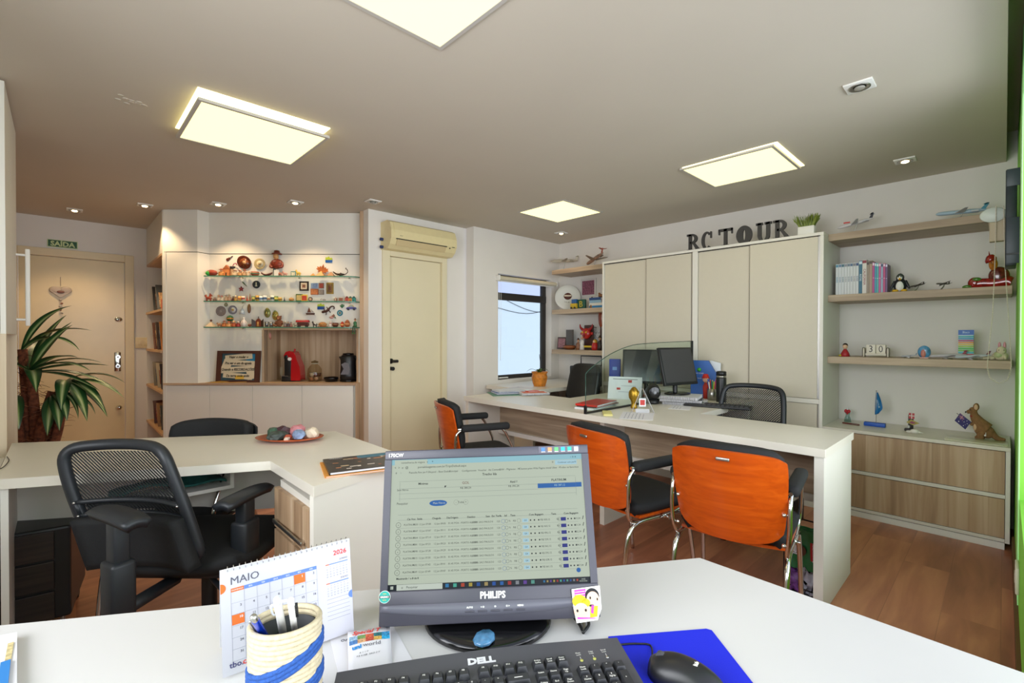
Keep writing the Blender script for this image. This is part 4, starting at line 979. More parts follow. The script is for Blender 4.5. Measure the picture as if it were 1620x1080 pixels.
# local: x from -0.45 (left) to 0, y from 0 (far edge) to -0.17, tilted
m_kb = M('keyboard_body', '48484e', 0.5); m_key = M('keyboard_keycap', '2c2d31', 0.45)
KT = Matrix.Rotation(R(4), 4, 'X')
KT = Matrix.Translation((0, 0, 0.0285)) @ KT
g = G()
n = 18
top = [(-0.442+0.442*i/n, 0.0+0.010*math.sin(PI*i/n)) for i in range(n+1)]
g.prism([(-0.442, -0.165), (0.0, -0.165)]+top[::-1], -0.016, 0.004, m_kb, KT)
g.build('body', t, bevel=0.003)
KP = 0.0190
GL = G()
def key(cx, cy, w_=1, legend='', h_=1, ls=0.0042):
    kg = G(); W2 = KP*w_/2-0.0008; D2 = KP*h_/2-0.0008
    vs = []
    for zz, ins in ((0.004, 0.0), (0.0125, 0.0028)):
        for sx, sy in ((-1, -1), (1, -1), (1, 1), (-1, 1)): vs.append((cx+sx*(W2-ins), cy+sy*(D2-ins)+(0.0006 if zz > 0.01 else 0), zz))
    kg.add(vs, [(0, 3, 2, 1), (4, 5, 6, 7), (0, 1, 5, 4), (1, 2, 6, 5), (2, 3, 7, 6), (3, 0, 4, 7)], m_key, False, KT)
    o_ = kg.build('key', t)
    if legend:
        for i, s_ in enumerate(legend.split('|')):
            GL.text(s_, ls, m_whitep, KT @ Matrix.Translation((cx-0.001, cy+0.0025-i*0.0042, 0.0128)), 0, bold=0.00005)
yF = -0.040; r1 = yF-0.024
xr = -0.014
for k, s_ in enumerate(('Num|Lock', '/', '*', '-')): key(xr-KP*(3-k)-KP/2, r1, 1, s_)
for k, s_ in enumerate(('7|Home', '8', '9|PgUp')): key(xr-KP*(3-k)-KP/2, r1-KP, 1, s_)
key(xr-KP/2, r1-KP*1.5, 1, '+', 2)
for k, s_ in enumerate(('4', '5', '6')): key(xr-KP*(3-k)-KP/2, r1-2*KP, 1, s_)
for k, s_ in enumerate(('1|End', '2', '3|PgDn')): key(xr-KP*(3-k)-KP/2, r1-3*KP, 1, s_)
xn = xr-4*KP-0.007
for k, s_ in enumerate(('PrtScn|SysRq', 'Scroll|Lock', 'Pause|Break')): key(xn-KP*(2-k)-KP/2, yF, 1, s_, ls=0.0036)
for k, s_ in enumerate(('Insert', 'Home', 'Page|Up')): key(xn-KP*(2-k)-KP/2, r1, 1, s_, ls=0.0038)
for k, s_ in enumerate(('Delete', 'End', 'Page|Down')): key(xn-KP*(2-k)-KP/2, r1-KP, 1, s_, ls=0.0038)
xm = xn-3*KP-0.007
for grp in range(3):
    for k in range(4): key(xm-KP/2-KP*(3-k)-grp*(4*KP+0.0105), yF, 1, 'F%d' % (12-grp*4-3+k))
key(xm-15*KP+KP/2, yF, 1, 'Esc')
key(xm-KP, r1, 2, '')
GL.box((xm-KP-0.006, r1-0.0004, 0.0), (xm-KP+0.006, r1+0.0004, 0.0003), m_whitep, mat=KT @ Matrix.Translation((0, 0, 0.0127)))
for k, s_ in enumerate("~1234567890-="): key(xm-2*KP-KP*(13-k)+KP/2, r1, 1, s_)
key(xm-KP*0.75, r1-KP, 1.5, '|'.join(['\\']))
for k, s_ in enumerate("QWERTYUIOP[]"): key(xm-1.5*KP-KP*(12-k)+KP/2, r1-KP, 1, s_)
for k, s_ in enumerate("ASDFGHJKL;'"): key(xm-2.25*KP-KP*(11-k)+KP/2, r1-2*KP, 1, s_)
GL.build('key_legends', t, 'white key lettering')
G().text('DELL', 0.0165, M('logo_silver', 'd4d4d8', 0.3), KT @ Matrix.Translation((-0.228, -0.0135, 0.0045)), 0.0003, bold=0.0009, xs=1.15).build('maker_lettering', t)
g = G(); gl = G()
for k, s_ in enumerate(('Num|Lock', 'Caps|Lock', 'Scroll|Lock')):
    xx = xr-KP*3.2+k*0.021
    g = G().lathe([(0, 0), (0.0026, 0), (0.0026, 0.001), (0, 0.0014)], M('led_green', 'b8b860', 0.3) if k < 2 else m_steel, 12, mat=KT @ Matrix.Translation((xx, yF+0.001, 0.004))); g.build('indicator_led', t)
    for i, w_ in enumerate(s_.split('|')): gl.text(w_, 0.0038, m_whitep, KT @ Matrix.Translation((xx-0.001, yF+0.017-i*0.004, 0.0044)), 0)
    gl.box((xx-0.0002, yF+0.004, 0.0041), (xx+0.0002, yF+0.009, 0.0044), m_whitep, mat=KT)
gl.build('led_legends', t)

# ---- mouse pad and mouse
pp = [az(u, v, DZ) for u, v in ((962, 1009), (1117, 996.5), (1126, 999), (1193, 1085))]
d = (pp[3]-pp[2]).normalized()*0.19
poly = [pp[0], pp[1], pp[2], pp[2]+d, pp[0]+d]
g = G().prism([(q.x-pp[0].x, q.y-pp[0].y) for q in poly][::-1], 0, 0.003, M('blue_mouse_pad', '0a1fd0', 0.8, bump=0.2, bscale=800))
one(g, 'mouse_pad', 'bright blue mouse pad right of the keyboard', 'mouse pad', (pp[0].x, pp[0].y, DZ), bevel=0.0008)
mp_ = az(1062, 1040, DZ+0.03)
front = az(1045, 1033, DZ+0.02)
t = T('computer_mouse', 'black computer mouse with a scroll wheel on the blue pad', 'mouse', (front.x-0.012, front.y-0.05, DZ+0.003), R(12))
def msh(a, b):
    th = PI*a; yy = 0.055-0.11*b
    w_ = 0.028*(1-abs(2*b-1)**5*0.55)*(1+0.10*math.cos(b*PI))
    h_ = 0.036*max(0.02, math.sin(PI*min(1, 0.12+0.84*b)))**0.6
    return (-w_*math.cos(th), yy, h_*math.sin(th)**0.75+0.001)
G().grid(msh, 18, 18, M('mouse_black', '1c1c1f', 0.35), -0.001).build('body', t)
G().tube([msh(0.5, 0.02+0.3*i/6) for i in range(7)], 0.0008, m_blk, 6).build('button_gap', t)
p = msh(0.5, 0.14); G().cyl((-0.0035, p[1], p[2]-0.002), (0.0035, p[1], p[2]-0.002), 0.007, M('scroll_wheel', '4a4a50', 0.5)).build('scroll_wheel', t)
p = msh(0.5, 0.62); G().text('R6', 0.010, m_whitep, Matrix.Translation((p[0], p[1], p[2]+0.0012)) @ Matrix.Rotation(R(-5), 4, 'X'), 0.0003, bold=0.0004).build('logo', t)
f = Vector((front.x, front.y, DZ+0.006)); 
M4 = (Matrix.Translation((front.x-0.012, front.y-0.05, DZ+0.003)) @ Matrix.Rotation(R(12), 4, 'Z')).inverted()
cp = [M4 @ az(u, v, DZ+0.005) for u, v in ((1040, 1030), (1030, 1022), (1010, 1018), (985, 1019), (970, 1022))]
G().tube([(0, 0.053, 0.008)]+[tuple(q) for q in cp[1:]], 0.0016, m_blk, 6).build('cable', t)

# ---- desk calendar (A-frame)
CC = Vector((0.278, 0.825, 0.807)); CM = Matrix.Translation(CC) @ Matrix.Rotation(-0.163, 4, 'Z') @ Matrix.Rotation(-0.126, 4, 'X') @ Matrix.Rotation(-0.016, 4, 'Y')
t = T('desk_calendar', 'white spiral desk calendar for MAIO 2026 standing behind the rope pen pot', 'calendar', (CC.x, CC.y, DZ), -0.163)
TC = (Matrix.Translation((CC.x, CC.y, DZ)) @ Matrix.Rotation(-0.163, 4, 'Z')).inverted() @ CM
cw_, ch_ = 0.2, 0.1535
lowz = -ch_/2-0.006
g = G().box((-cw_/2, 0, lowz), (cw_/2, 0.0012, ch_/2), M('calendar_paper', 'b9b9c2', 0.7), mat=TC); g.build('page', t)
TB = TC @ Matrix.Translation((0, 0.001, ch_/2)) @ Matrix.Rotation(R(28), 4, 'X')
G().box((-cw_/2, 0, -ch_-0.012), (cw_/2, 0.0012, 0), m_paper, mat=TB).build('easel_back', t)
for k in range(23):
    xx = -cw_/2+0.008+k*(cw_-0.016)/22
    G().tube([(xx+0.0025*math.cos(0), 0.001+0.0038*math.cos(a_), ch_/2+0.0038*math.sin(a_)) for a_ in [2*PI*i/8 for i in range(8)]], 0.0006, m_steel, 5, 2, closed=True, mat=TC).build('spiral_ring', t)
g = G(); m_calp = M('calendar_paper', 'b9b9c2', 0.7); m_corg = M('calendar_orange', 'cf6420', 0.7); m_cblu = M('calendar_blue', '5878c8', 0.7); m_cgry = M('calendar_grey', '5c5c68', 0.7); m_cred = M('calendar_red', 'd23a30', 0.7); m_clin = M('calendar_line', '8e90a0', 0.7)
FC = lambda x, z: TC @ FR(x, z, -0.0007)
cx0 = -cw_/2; ct = ch_/2
g.text('MAIO', 0.0165, M('calendar_dark', '4a4a58', 0.7), FC(cx0+0.034, ct-0.020), 0)
g.text('2026', 0.0115, m_cred, FC(cw_/2-0.018, ct-0.018), 0, bold=0.0002)
gx0 = cx0+0.014; cwid = 0.0183; gt = ct-0.031; rowh = 0.0187
for k, s_ in enumerate(('DOMINGO', 'SEG', 'TER', 'QUA', 'QUI', 'SEX', 'SAB')):
    g.box((gx0+k*cwid+0.0002, -0.0005, gt-0.0055), (gx0+(k+1)*cwid-0.0002, 0, gt), m_corg if k == 0 else m_cblu, mat=TC); g.text(s_, 0.0032, m_paper, FC(gx0+(k+0.5)*cwid, gt-0.0028), 0)
for k in range(8): g.box((gx0+k*cwid-0.0001, -0.0004, gt-6*rowh+0.002), (gx0+k*cwid+0.0001, 0, gt), m_clin, mat=TC)
for k in range(7): g.box((gx0, -0.0004, gt-0.0055-k*rowh*0.93-0.0001), (gx0+7*cwid, 0, gt-0.0055-k*rowh*0.93+0.0001), m_clin, mat=TC)
for dday in (1, 10):
    idx = dday+4; cxx = gx0+(idx % 7)*cwid; cz = gt-0.0055-(idx//7)*rowh*0.93
    g.box((cxx+0.0005, -0.00045, cz-0.0155), (cxx+cwid-0.0005, 0, cz-0.0005), m_corg, mat=TC)
for dday in range(1, 32):
    idx = dday+4; cxx = gx0+(idx % 7)*cwid; cz = gt-0.0055-(idx//7)*rowh*0.93
    g.text(str(dday), 0.0052, m_paper if dday in (1, 10) else m_cgry, FC(cxx+cwid-0.005, cz-0.005), 0, bold=0.0001)
rx = cw_/2-0.024
for k, (nm, zz) in enumerate((('JUNHO', ct-0.030), ('JULHO', ct-0.062))):
    g.text(nm, 0.0042, m_cgry, FC(rx+0.012, zz), 0); g.box((rx-0.019, -0.0005, zz-0.0058), (rx+0.019, 0, zz-0.0045), m_cblu, mat=TC); g.box((rx-0.019, -0.0006, zz-0.0058), (rx-0.013, 0, zz-0.0045), m_corg, mat=TC)
    for r_ in range(5):
        for c_ in range(7): g.text(str(r_*7+c_+1 if r_*7+c_ < 30 else 30), 0.0026, m_cgry, FC(rx-0.0165+c_*0.0055, zz-0.009-r_*0.0042), 0)
for k in range(6): g.box((rx-0.019, -0.0005, ct-0.094-k*0.0068), (rx+0.019, 0, ct-0.0937-k*0.0068), m_clin, mat=TC)
g.text('tbo.', 0.012, M('tbo_navy', '3a3a6a', 0.7), FC(cx0+0.019, lowz+0.014), 0, bold=0.0002).text('com', 0.012, m_cred, FC(cx0+0.038, lowz+0.014), 0, bold=0.0002)
n = 14
g.plate([(cx0, ct-0.028+0.0075*math.sin(-PI/2+PI*i/n)) if False else (cx0+0.0075*math.cos(-PI/2+PI*i/n), ct-0.028+0.0075*math.sin(-PI/2+PI*i/n)) for i in range(n+1)], -0.0005, 0, m_corg, TC)
g.plate([(cw_/2+0.0065*math.cos(PI/2+PI*i/n), -0.018+0.0065*math.sin(PI/2+PI*i/n)) for i in range(n+1)], -0.0005, 0, m_cblu, TC)
g.build('printed_month', t)

# ---- rope pen pot
pc_d = 0.64; lat = (451-810)/FOC*pc_d
pc = cw(lat, pc_d); ptz = 0.865
t = T('rope_pen_pot', 'oval cream and blue rope pen pot in front of the calendar', 'pen pot', (pc.x, pc.y, DZ), YAW-PI/2+R(20))
m_rope = M('cream_rope', 'c2b598', 0.85, noise=0.12, nscale=150, bump=0.5, bscale=400); m_ropeb = M('blue_rope', '234e96', 0.85, noise=0.25, nscale=250, bump=0.5, bscale=500)
hgt = ptz-DZ; nr = 22
gc = G(); gb = G()
for k in range(nr):
    z_ = 0.004+k*(hgt-0.006)/(nr-1)
    ring = [(0.043*math.cos(a_), 0.036*math.sin(a_), z_+0.0) for a_ in [2*PI*i/16 for i in range(16)]]
    gc.tube(ring, 0.0038, m_rope, 8, 2, closed=True)
gc.build('coiled_rope', t, 'coiled cream rope')
for zc, dirn in ((0.105, 1), (0.062, 1), (0.022, 1)):
    for j in range(3):
        pts_ = [(0.0475*math.cos(a_), 0.0395*math.sin(a_), zc+j*0.0055+0.016*math.sin(a_+0.6)*-1*-1*(math.cos((a_+2.2)))) for a_ in [2*PI*i/28 for i in range(28)]]
        gb.tube([(0.0452*math.cos(a_), 0.0382*math.sin(a_), zc-j*0.006+0.017*math.cos(a_-0.1)) for a_ in [2*PI*i/28 for i in range(28)]], 0.0036, m_ropeb, 8, 2, closed=True)
gb.build('blue_stripe', t, 'blue rope stripes')
G().lathe([(0.0, 0.006), (0.040, 0.006), (0.040, hgt-0.012), (0.0385, hgt-0.012), (0.0385, 0.008), (0, 0.008)], m_dgrey, 32, sy=0.82).build('lining', t, 'dark grey lining')
def pot(u, v, z): q = az(u, v, z); return q
def pen(name, label, top_uv, ztop, base_uv, zb2, r_, col, capm, grp=None):
    a = az(*top_uv, ztop); b = az(*base_uv, zb2); d_ = (b-a); L_ = d_.length
    rotq = d_.to_track_quat('Z', 'Y').to_euler()
    # thing at its top, local +z runs down the pen
    t_ = T(name, label, 'pen', a, 0, grp, rot=rotq)
    G().cyl((0, 0, 0.016), (0, 0, L_), r_, col, seg=14).build('barrel', t_)
    G().cyl((0, 0, 0.004), (0, 0, 0.018), r_*0.92, capm, seg=14).ball((0, 0, 0.006), r_*0.95, capm, 12, 8).build('cap', t_)
    G().tube([(r_, 0, 0.02), (r_+0.003, 0, 0.022), (r_+0.003, 0, 0.05), (r_+0.0005, 0, 0.055)], 0.0012, capm, 6, 3).build('clip', t_)
    return t_
pen('stylus_pen', 'metallic blue stylus pen leaning left in the rope pot', (400, 974), 0.905, (430, 1025), 0.80, 0.0046, M('blue_metal', '1446d8', 0.25, 0.7), m_steel)
pen('white_pen', 'white ballpoint pen standing in the middle of the rope pot', (438, 946), 0.925, (452, 1024), 0.78, 0.0050, m_whitep, M('pale_grey_cap', 'd6dbe6', 0.4))
a = az(460, 950, 0.93); b = az(468, 1010, 0.80); d_ = b-a
t_ = T('white_brush', 'white hooked plastic tool with black bristles in the rope pot', 'brush', a, 0, rot=d_.to_track_quat('Z', 'Y').to_euler())
G().cyl((0, 0, 0), (0, 0, d_.length), 0.0042, m_whitep, seg=10).build('handle', t_)
G().tube([(0, 0, 0.004), (0.002, 0, -0.004), (0.012, 0, -0.004), (0.014, 0, 0.002)], 0.0016, m_whitep, 6).build('hook', t_)
g = G()
for k in range(9): g.cbox((-0.005, 0, 0.02+k*0.006), (0.004, 0.004, 0.003), m_blk)
g.build('bristles', t_)

# ---- papers left of the keyboard
def sheet(name, label, uvs, z, m, cat='paper', th=0.0008, grp=None):
    P_ = [az(u, v, z) for u, v in uvs]; c_ = P_[0]
    o_ = one(G().prism([(q.x-c_.x, q.y-c_.y) for q in P_], 0, th, m), name, label, cat, (c_.x, c_.y, z), group=grp); return o_
sheet('envelope', 'white printed sheet lying under the folded flyer beside the keyboard', ((522, 1009), (622, 990), (657, 1052), (600, 1078), (545, 1105)), DZ, m_paper)
g = G(); 
P0 = az(552, 1084, DZ+0.008); P1 = az(622, 1062, DZ+0.008); T0 = az(550, 994, DZ+0.02); T1 = az(617, 984, DZ+0.02)
c_ = P0
t = T('travel_flyer', 'folded travel flyer reading Special beside the monitor base', 'flyer', (c_.x, c_.y, DZ))
ex = (P1-P0); ey = (T0-P0); ey2 = (T1-P1)
def fl(a, b, k=0.0):
    q = (P0+ex*a)*(1-b)+(T0+(T1-T0)*a)*b-c_
    return Vector((q.x, q.y, 0.0015+0.012*b*b+k+0.004*math.sin(PI*a)*math.sin(PI*b)))
G().grid(lambda a, b: fl(a, b, -0.002), 8, 8, M('cream_card', 'ead9c4', 0.7), -0.0006).build('backing', t)
G().grid(lambda a, b: fl(a, 0.10+0.9*b), 8, 8, m_paper, 0.0006).build('front', t)
cols = ['4a78b0', 'c05a40', '30a0d0', 'c89a70', '2a6a70', '8aa8c0', 'b04a38', '3a8ab8', '6a8a50', 'c8a050']
g = G()
for i in range(5):
    for j in range(2):
        c__ = cols[(i*3+j*5) % 10]
        g.grid(lambda a, b: fl(0.03+0.19*i+0.19*a, 0.74+0.075*j+0.075*b, 0.0010), 2, 2, M('flyer_photo_'+c__, c__, 0.6, noise=0.5, nscale=300))
g.build('photo_strip', t, 'strip of small travel photographs')
def flm(a, b): 
    q = fl(a, b, 0.0014); xx_ = (fl(min(a+0.1, 1), b)-fl(a, b)).normalized(); yy_ = (fl(a, min(b+0.1, 1))-fl(a, b)).normalized(); zz_ = xx_.cross(yy_).normalized(); yy_ = zz_.cross(xx_)
    return Matrix(((xx_.x, yy_.x, zz_.x, q.x), (xx_.y, yy_.y, zz_.y, q.y), (xx_.z, yy_.z, zz_.z, q.z), (0, 0, 0, 1)))
G().text('Special T', 0.0125, m_cred, flm(0.42, 0.94), 0, bold=0.0003, shear=0.3).text('uni', 0.0125, M('uni_blue', '1a86d0', 0.6), flm(0.20, 0.67), 0, bold=0.0006).text('world', 0.0125, m_cgry, flm(0.55, 0.67), 0).build('lettering', t)
g = G()
for s_, a, b in (('R 1 1 0', 0.35, 0.54), ('R$ 4 MB  SAO 2 V', 0.45, 0.48)): g.text(s_, 0.0048, m_print, flm(a, b), 0, shear=0.3)
g.build('handwriting', t)
q = az(546, 1012, DZ+0.001)
one(G().text('on', 0.014, m_cgry, Matrix.Identity(4), 0.0001), 'printed_word', 'grey printed letters on the white sheet left of the flyer', 'lettering', (q.x, q.y, DZ+0.0012), YAW-PI/2+0.1)
# memo block with a blue band at the left edge
P_ = [az(u, v, DZ) for u, v in ((27, 1010), (27, 1120), (-40, 1120), (-60, 1028))]
c_ = P_[0]
t = T('memo_block', 'white memo block with a blue clip band at the left edge of the desk', 'notepad', (c_.x, c_.y, DZ))
G().prism([(q.x-c_.x, q.y-c_.y) for q in P_][::-1], 0, 0.012, m_paper).build('pages', t)
e0 = az(22, 1015, DZ+0.013)-c_; e1 = az(17, 1045, DZ+0.013)-c_; e2 = az(10, 1110, DZ+0.013)-c_
def band(a, b, w_, m, z0, z1, nm, lab=None):
    d_ = (b-a); n_ = Vector((-d_.y, d_.x, 0)).normalized()*w_
    G().prism([(a.x, a.y), (b.x, b.y), (b.x-n_.x, b.y-n_.y), (a.x-n_.x, a.y-n_.y)], z0, z1, m).build(nm, t, lab)
band(e0, e1, 0.007, M('kraft_strip', 'c8b888', 0.7, noise=0.3, nscale=200), 0.012, 0.0135, 'printed_strip')
band(e1, e2, 0.011, M('blue_band', '2f7fc8', 0.5), 0.012, 0.016, 'blue_band', 'blue clip band')
# ================================================================== things on the long counter (top at z 0.75)
KZ = 0.75
# glass partition
t = T('glass_partition', 'clear glass partition with a rounded corner standing across the long counter', 'glass screen', (2.475, 1.885, KZ))
poly = [(0.0, 0.012), (1.52, 0.012), (1.52, 0.47), (0.75, 0.455), (0.50, 0.435), (0.28, 0.385), (0.12, 0.325), (0.04, 0.288), (0.0, 0.262)]
G().plate(poly, 0.0015, 0.0065, m_glass).build('pane', t, 'clear glass pane')
m_ge = M('dark_glass_edge', '2c4a40', 0.25)
G().tube([(x, 0.004, z) for x, z in [(1.52, 0.47), (0.75, 0.455), (0.50, 0.435), (0.28, 0.385), (0.12, 0.325), (0.04, 0.288), (0.0, 0.262)]], 0.0028, m_ge, 6, 3).tube([(0, 0.004, 0.262), (0, 0.004, 0.012)], 0.0028, m_ge, 6).build('polished_edge', t, 'dark green glass edge')
G().box((-0.004, -0.005, 0), (1.52, 0.013, 0.012), m_blk).box((-0.005, -0.006, 0), (0.004, 0.014, 0.055), m_blk).box((1.512, -0.002, 0.30), (1.524, 0.01, 0.472), m_blk).build('channel', t, 'black mounting channel')

def book(name, label, cat, c, size, rz, cover, pages=None, grp=None, spiral=False, band=None):
    """closed book/notebook: origin at the middle of the underside"""
    w_, d_, h_ = size
    t_ = T(name, label, cat, c, rz, grp)
    G().box((-w_/2+0.003, -d_/2+0.003, 0.0015), (w_/2-0.003, d_/2-0.003, h_-0.0015), pages or m_paper).build('pages', t_)
    g_ = G().box((-w_/2, -d_/2, 0), (w_/2, d_/2, 0.0015), cover).box((-w_/2, -d_/2, h_-0.0015), (w_/2, d_/2, h_), cover)
    if not spiral: g_.box((-w_/2-0.0015, -d_/2, 0), (-w_/2, d_/2, h_), cover)
    g_.build('cover', t_)
    if spiral:
        s_ = G()
        n_ = int(w_/0.012)
        for k in range(n_): s_.cyl((-w_/2+0.008+k*(w_-0.016)/(n_-1), -d_/2-0.001, h_/2), (-w_/2+0.009+k*(w_-0.016)/(n_-1), -d_/2-0.001, h_/2), h_/2+0.002, m_steel, seg=10)
        s_.build('spiral_binding', t_)
    if band: G().box((-w_/2+0.02, -d_/2+0.02, h_), (w_/2-0.02, d_/2-0.05, h_+0.0006), band).build('cover_print', t_)
    return t_
m_red = M('red_cover', 'c8281c', 0.4); m_bluec = M('blue_cover', '2458a8', 0.4); m_greyw = M('pale_grey_cover', 'd4d6d8', 0.5); m_green_c = M('green_mat', '5a8a70', 0.6)
c_ = az(815, 622, KZ)
b0 = book('notebook', 'green folder at the bottom of the notebook pile by the small window', 'folder', (2.93, 3.0, KZ), (0.48, 0.30, 0.004), R(-30), m_green_c)
book('notebook', 'blue-covered spiral notebook under the pale one by the small window', 'notebook', (2.88, 3.06, KZ+0.004), (0.26, 0.2, 0.014), R(-25), m_bluec, spiral=True)
book('notebook', 'pale grey notebook on the blue one, top left of the pile by the small window', 'notebook', (2.90, 3.07, KZ+0.018), (0.25, 0.19, 0.012), R(-20), m_greyw, spiral=True)
book('notebook', 'spiral planner with an orange and white cover on the pile by the small window', 'notebook', (3.00, 2.86, KZ+0.004), (0.25, 0.19, 0.016), R(-30), m_paper, spiral=True, band=M('orange_print', 'd8693a', 0.6, noise=0.3, nscale=60))
book('notebook', 'small red notebook lying on the orange planner by the small window', 'notebook', (3.03, 2.90, KZ+0.0206), (0.12, 0.05, 0.006), R(-10), M('salmon_cover', 'd05a40', 0.5))
# red book pile beside the glass
cc = (az(930, 642, KZ)+az(940, 640, KZ))/2
book('notebook', 'white diary at the bottom of the red notebook pile beside the glass', 'notebook', (2.80, 2.045, KZ), (0.34, 0.15, 0.010), R(8), m_paper)
book('notebook', 'black notebook between the red one and the white diary beside the glass', 'notebook', (2.83, 2.045, KZ+0.010), (0.33, 0.16, 0.008), R(6), m_blk, pages=M('pinkish_pages', 'd8b8b8', 0.7))
book('notebook', 'bright red hardback notebook on top of the pile beside the glass', 'notebook', (2.82, 2.05, KZ+0.018), (0.33, 0.17, 0.014), R(10), m_red)
# yellow folded cloth / mouse rest
p = az(942, 651, KZ)
one(G().box((-0.085, -0.03, 0), (0.085, 0.03, 0.010), M('pale_yellow', 'd8cf86', 0.7), 0.005, seg=3), 'sticky_notes', 'pale yellow pad lying on the counter in front of the red notebook', 'notepad', (2.585, 1.795, KZ), R(38))
# white calendar easel behind red books
def easel(name, label, c, w_, h_, rz, content):
    t_ = T(name, label, 'calendar', c, rz)
    a_ = R(16)
    F1 = Matrix.Rotation(-a_, 4, 'X')
    G().box((-w_/2, 0, 0), (w_/2, 0.002, h_), m_paper, mat=F1).build('front_page', t_)
    F2 = Matrix.Translation((0, 2*h_*math.sin(a_), 0)) @ Matrix.Rotation(a_, 4, 'X')
    G().box((-w_/2, -0.002, 0), (w_/2, 0, h_), m_paper, mat=F2).build('back_page', t_)
    g_ = G()
    for x_, z_, w2, h2, m_ in content: g_.box((x_-w2/2, -0.0006, z_-h2/2), (x_+w2/2, 0, z_+h2/2), m_, mat=F1)
    g_.build('print', t_)
    return t_
m_rprint = M('red_print', 'b83a34', 0.6)
easel('desk_calendar', 'white easel calendar with small red marks behind the red notebook', (3.30, 2.13, KZ), 0.27, 0.185, R(-68), [(0.0, 0.165, 0.2, 0.004, m_print), (0.04, 0.148, 0.03, 0.022, m_rprint), (-0.05, 0.085, 0.03, 0.018, m_rprint), (0.02, 0.06, 0.14, 0.003, m_clin), (0.03, 0.11, 0.12, 0.003, m_clin)])
# gold bird figure
p = az(1001, 646, KZ)
t = T('gold_bird_figure', 'small golden bird ornament beside the triangular card stand', 'ornament', (2.93, 1.81, KZ), R(-60))
m_gold = M('gold_paint', 'a8842c', 0.3, 0.8, noise=0.3, nscale=90, bump=0.4)
G().lathe([(0, 0), (0.022, 0), (0.024, 0.01), (0.018, 0.03), (0.020, 0.045), (0.032, 0.075), (0.036, 0.10), (0.030, 0.125), (0.018, 0.142), (0.010, 0.150), (0, 0.152)], m_gold, 18, sx=1, sy=0.85).build('body', t)
for s in (-1, 1): G().ball((0.024*s, 0, 0.095), (0.014, 0.02, 0.035), m_gold, 10, 8).build('wing', t)
G().cyl((0, -0.018, 0.135), (0, -0.038, 0.126), 0.006, m_gold, 0.001, 8).build('beak', t)
# triangular table stand
t = T('card_stand', 'triangular clear card stand with a red mark in front of the glass', 'card holder', (2.80, 1.665, KZ), R(-52))
m_acr = M('frosted_acrylic', 'd4d6da', 0.2, alpha=0.45)
for s, nm in ((-1, 'left_panel'), (1, 'right_panel')):
    G().add([(s*0.075, -0.02, 0), (s*0.055, 0.10, 0), (0.004*s, 0.05, 0.155), (0.004*s, 0.01, 0.16)], [(0, 1, 2, 3)], m_acr).tube([(s*0.075, -0.02, 0), (0.004*s, 0.01, 0.16)], 0.002, m_acr, 6).build('side_panel', t)
G().box((-0.045, 0.0, 0), (0.045, 0.003, 0.025), m_acr).box((-0.015, 0.0, 0.05), (0.015, 0.003, 0.085), m_rprint).box((-0.022, 0.001, 0.04), (0.022, 0.003, 0.095), m_greyw).build('card', t)
# loose papers
def spaper(label, cx, cy, w_, d_, rz, m=m_paper, z=KZ, cat='paper', lines=0):
    t_ = T('paper_sheet', label, cat, (cx, cy, z), rz)
    G().box((-w_/2, -d_/2, 0), (w_/2, d_/2, 0.0008), m).build('sheet', t_)
    g_ = G()
    for k in range(lines): g_.box((-w_/2+0.02, d_/2-0.03-k*0.022, 0.0008), (w_/2-0.03-0.02*(k % 3), d_/2-0.027-k*0.022, 0.0010), m_clin)
    if lines: g_.build('print', t_)
spaper('white sheet lying on the counter in front of the triangular card stand', 2.66, 1.62, 0.29, 0.2, R(28), lines=6)
spaper('small white sheet on the counter beneath the round black webcam', 3.20, 1.60, 0.2, 0.14, R(20), lines=3)
spaper('white sheets on the desk beside the orange-wrapped plant', 3.30, 3.33, 0.3, 0.25, R(10), z=0.742, lines=4)
spaper('pile of white papers between the two black monitors', 3.62, 2.0, 0.3, 0.28, R(15), lines=4)

# two black monitors seen from behind / side
def back_monitor(label, c, w_, h_, rz, zc, tilt, base_r=0.11, scrm=None):
    t_ = T('desk_monitor', label, 'monitor', c, rz)
    mm = Matrix.Translation((0, 0, zc)) @ Matrix.Rotation(tilt, 4, 'X')
    G().box((-w_/2, -0.012, -h_/2), (w_/2, 0.012, h_/2), m_blk, 0.004, mm).build('housing', t_)
    G().box((-w_/2+0.015, -0.0135, -h_/2+0.02), (w_/2-0.015, -0.0119, h_/2-0.015), scrm or m_blkg, mat=mm).build('screen', t_, 'dark switched-off screen')
    G().box((-w_*0.3, 0.012, -h_*0.35), (w_*0.3, 0.03, h_*0.3), m_dgrey, 0.008, mm).build('rear_cover', t_)
    G().cyl((0, 0.02, 0.01), (0, 0.03, zc-0.02), 0.018, m_blk).build('neck', t_)
    G().lathe([(0, 0), (base_r, 0), (base_r, 0.008), (base_r*0.8, 0.014), (0, 0.016)], m_blkg, 28, sy=0.75).build('base', t_)
    return t_
# monitor A: its dark screen is turned towards us; monitor B shows its back
back_monitor('black monitor with a dark glossy screen, left of the two on the long counter', (3.72, 2.18, KZ), 0.40, 0.30, R(-63), 0.245, R(-10))
back_monitor('black monitor standing on the stack of grey spiral books, right of the two', (3.42, 1.735, KZ+0.066), 0.36, 0.29, R(-14), 0.215, R(-14), scrm=M('matte_dark_screen', '39393b', 0.5))
# notebooks stack under the right monitor
for k, (dx, dy, rz_) in enumerate(((0.02, -0.02, 18), (0.0, 0.0, 22), (-0.02, 0.01, 16))):
    book('spiral_notebook', ('bottom', 'middle', 'top')[k]+' of the three grey spiral books stacked under the right-hand counter monitor', 'notebook', (3.42+dx, 1.70+dy, KZ+0.022*k), (0.30, 0.26, 0.021), R(rz_-90), m_dgrey if k == 1 else m_greyw, spiral=True, grp='grey books under the monitor')
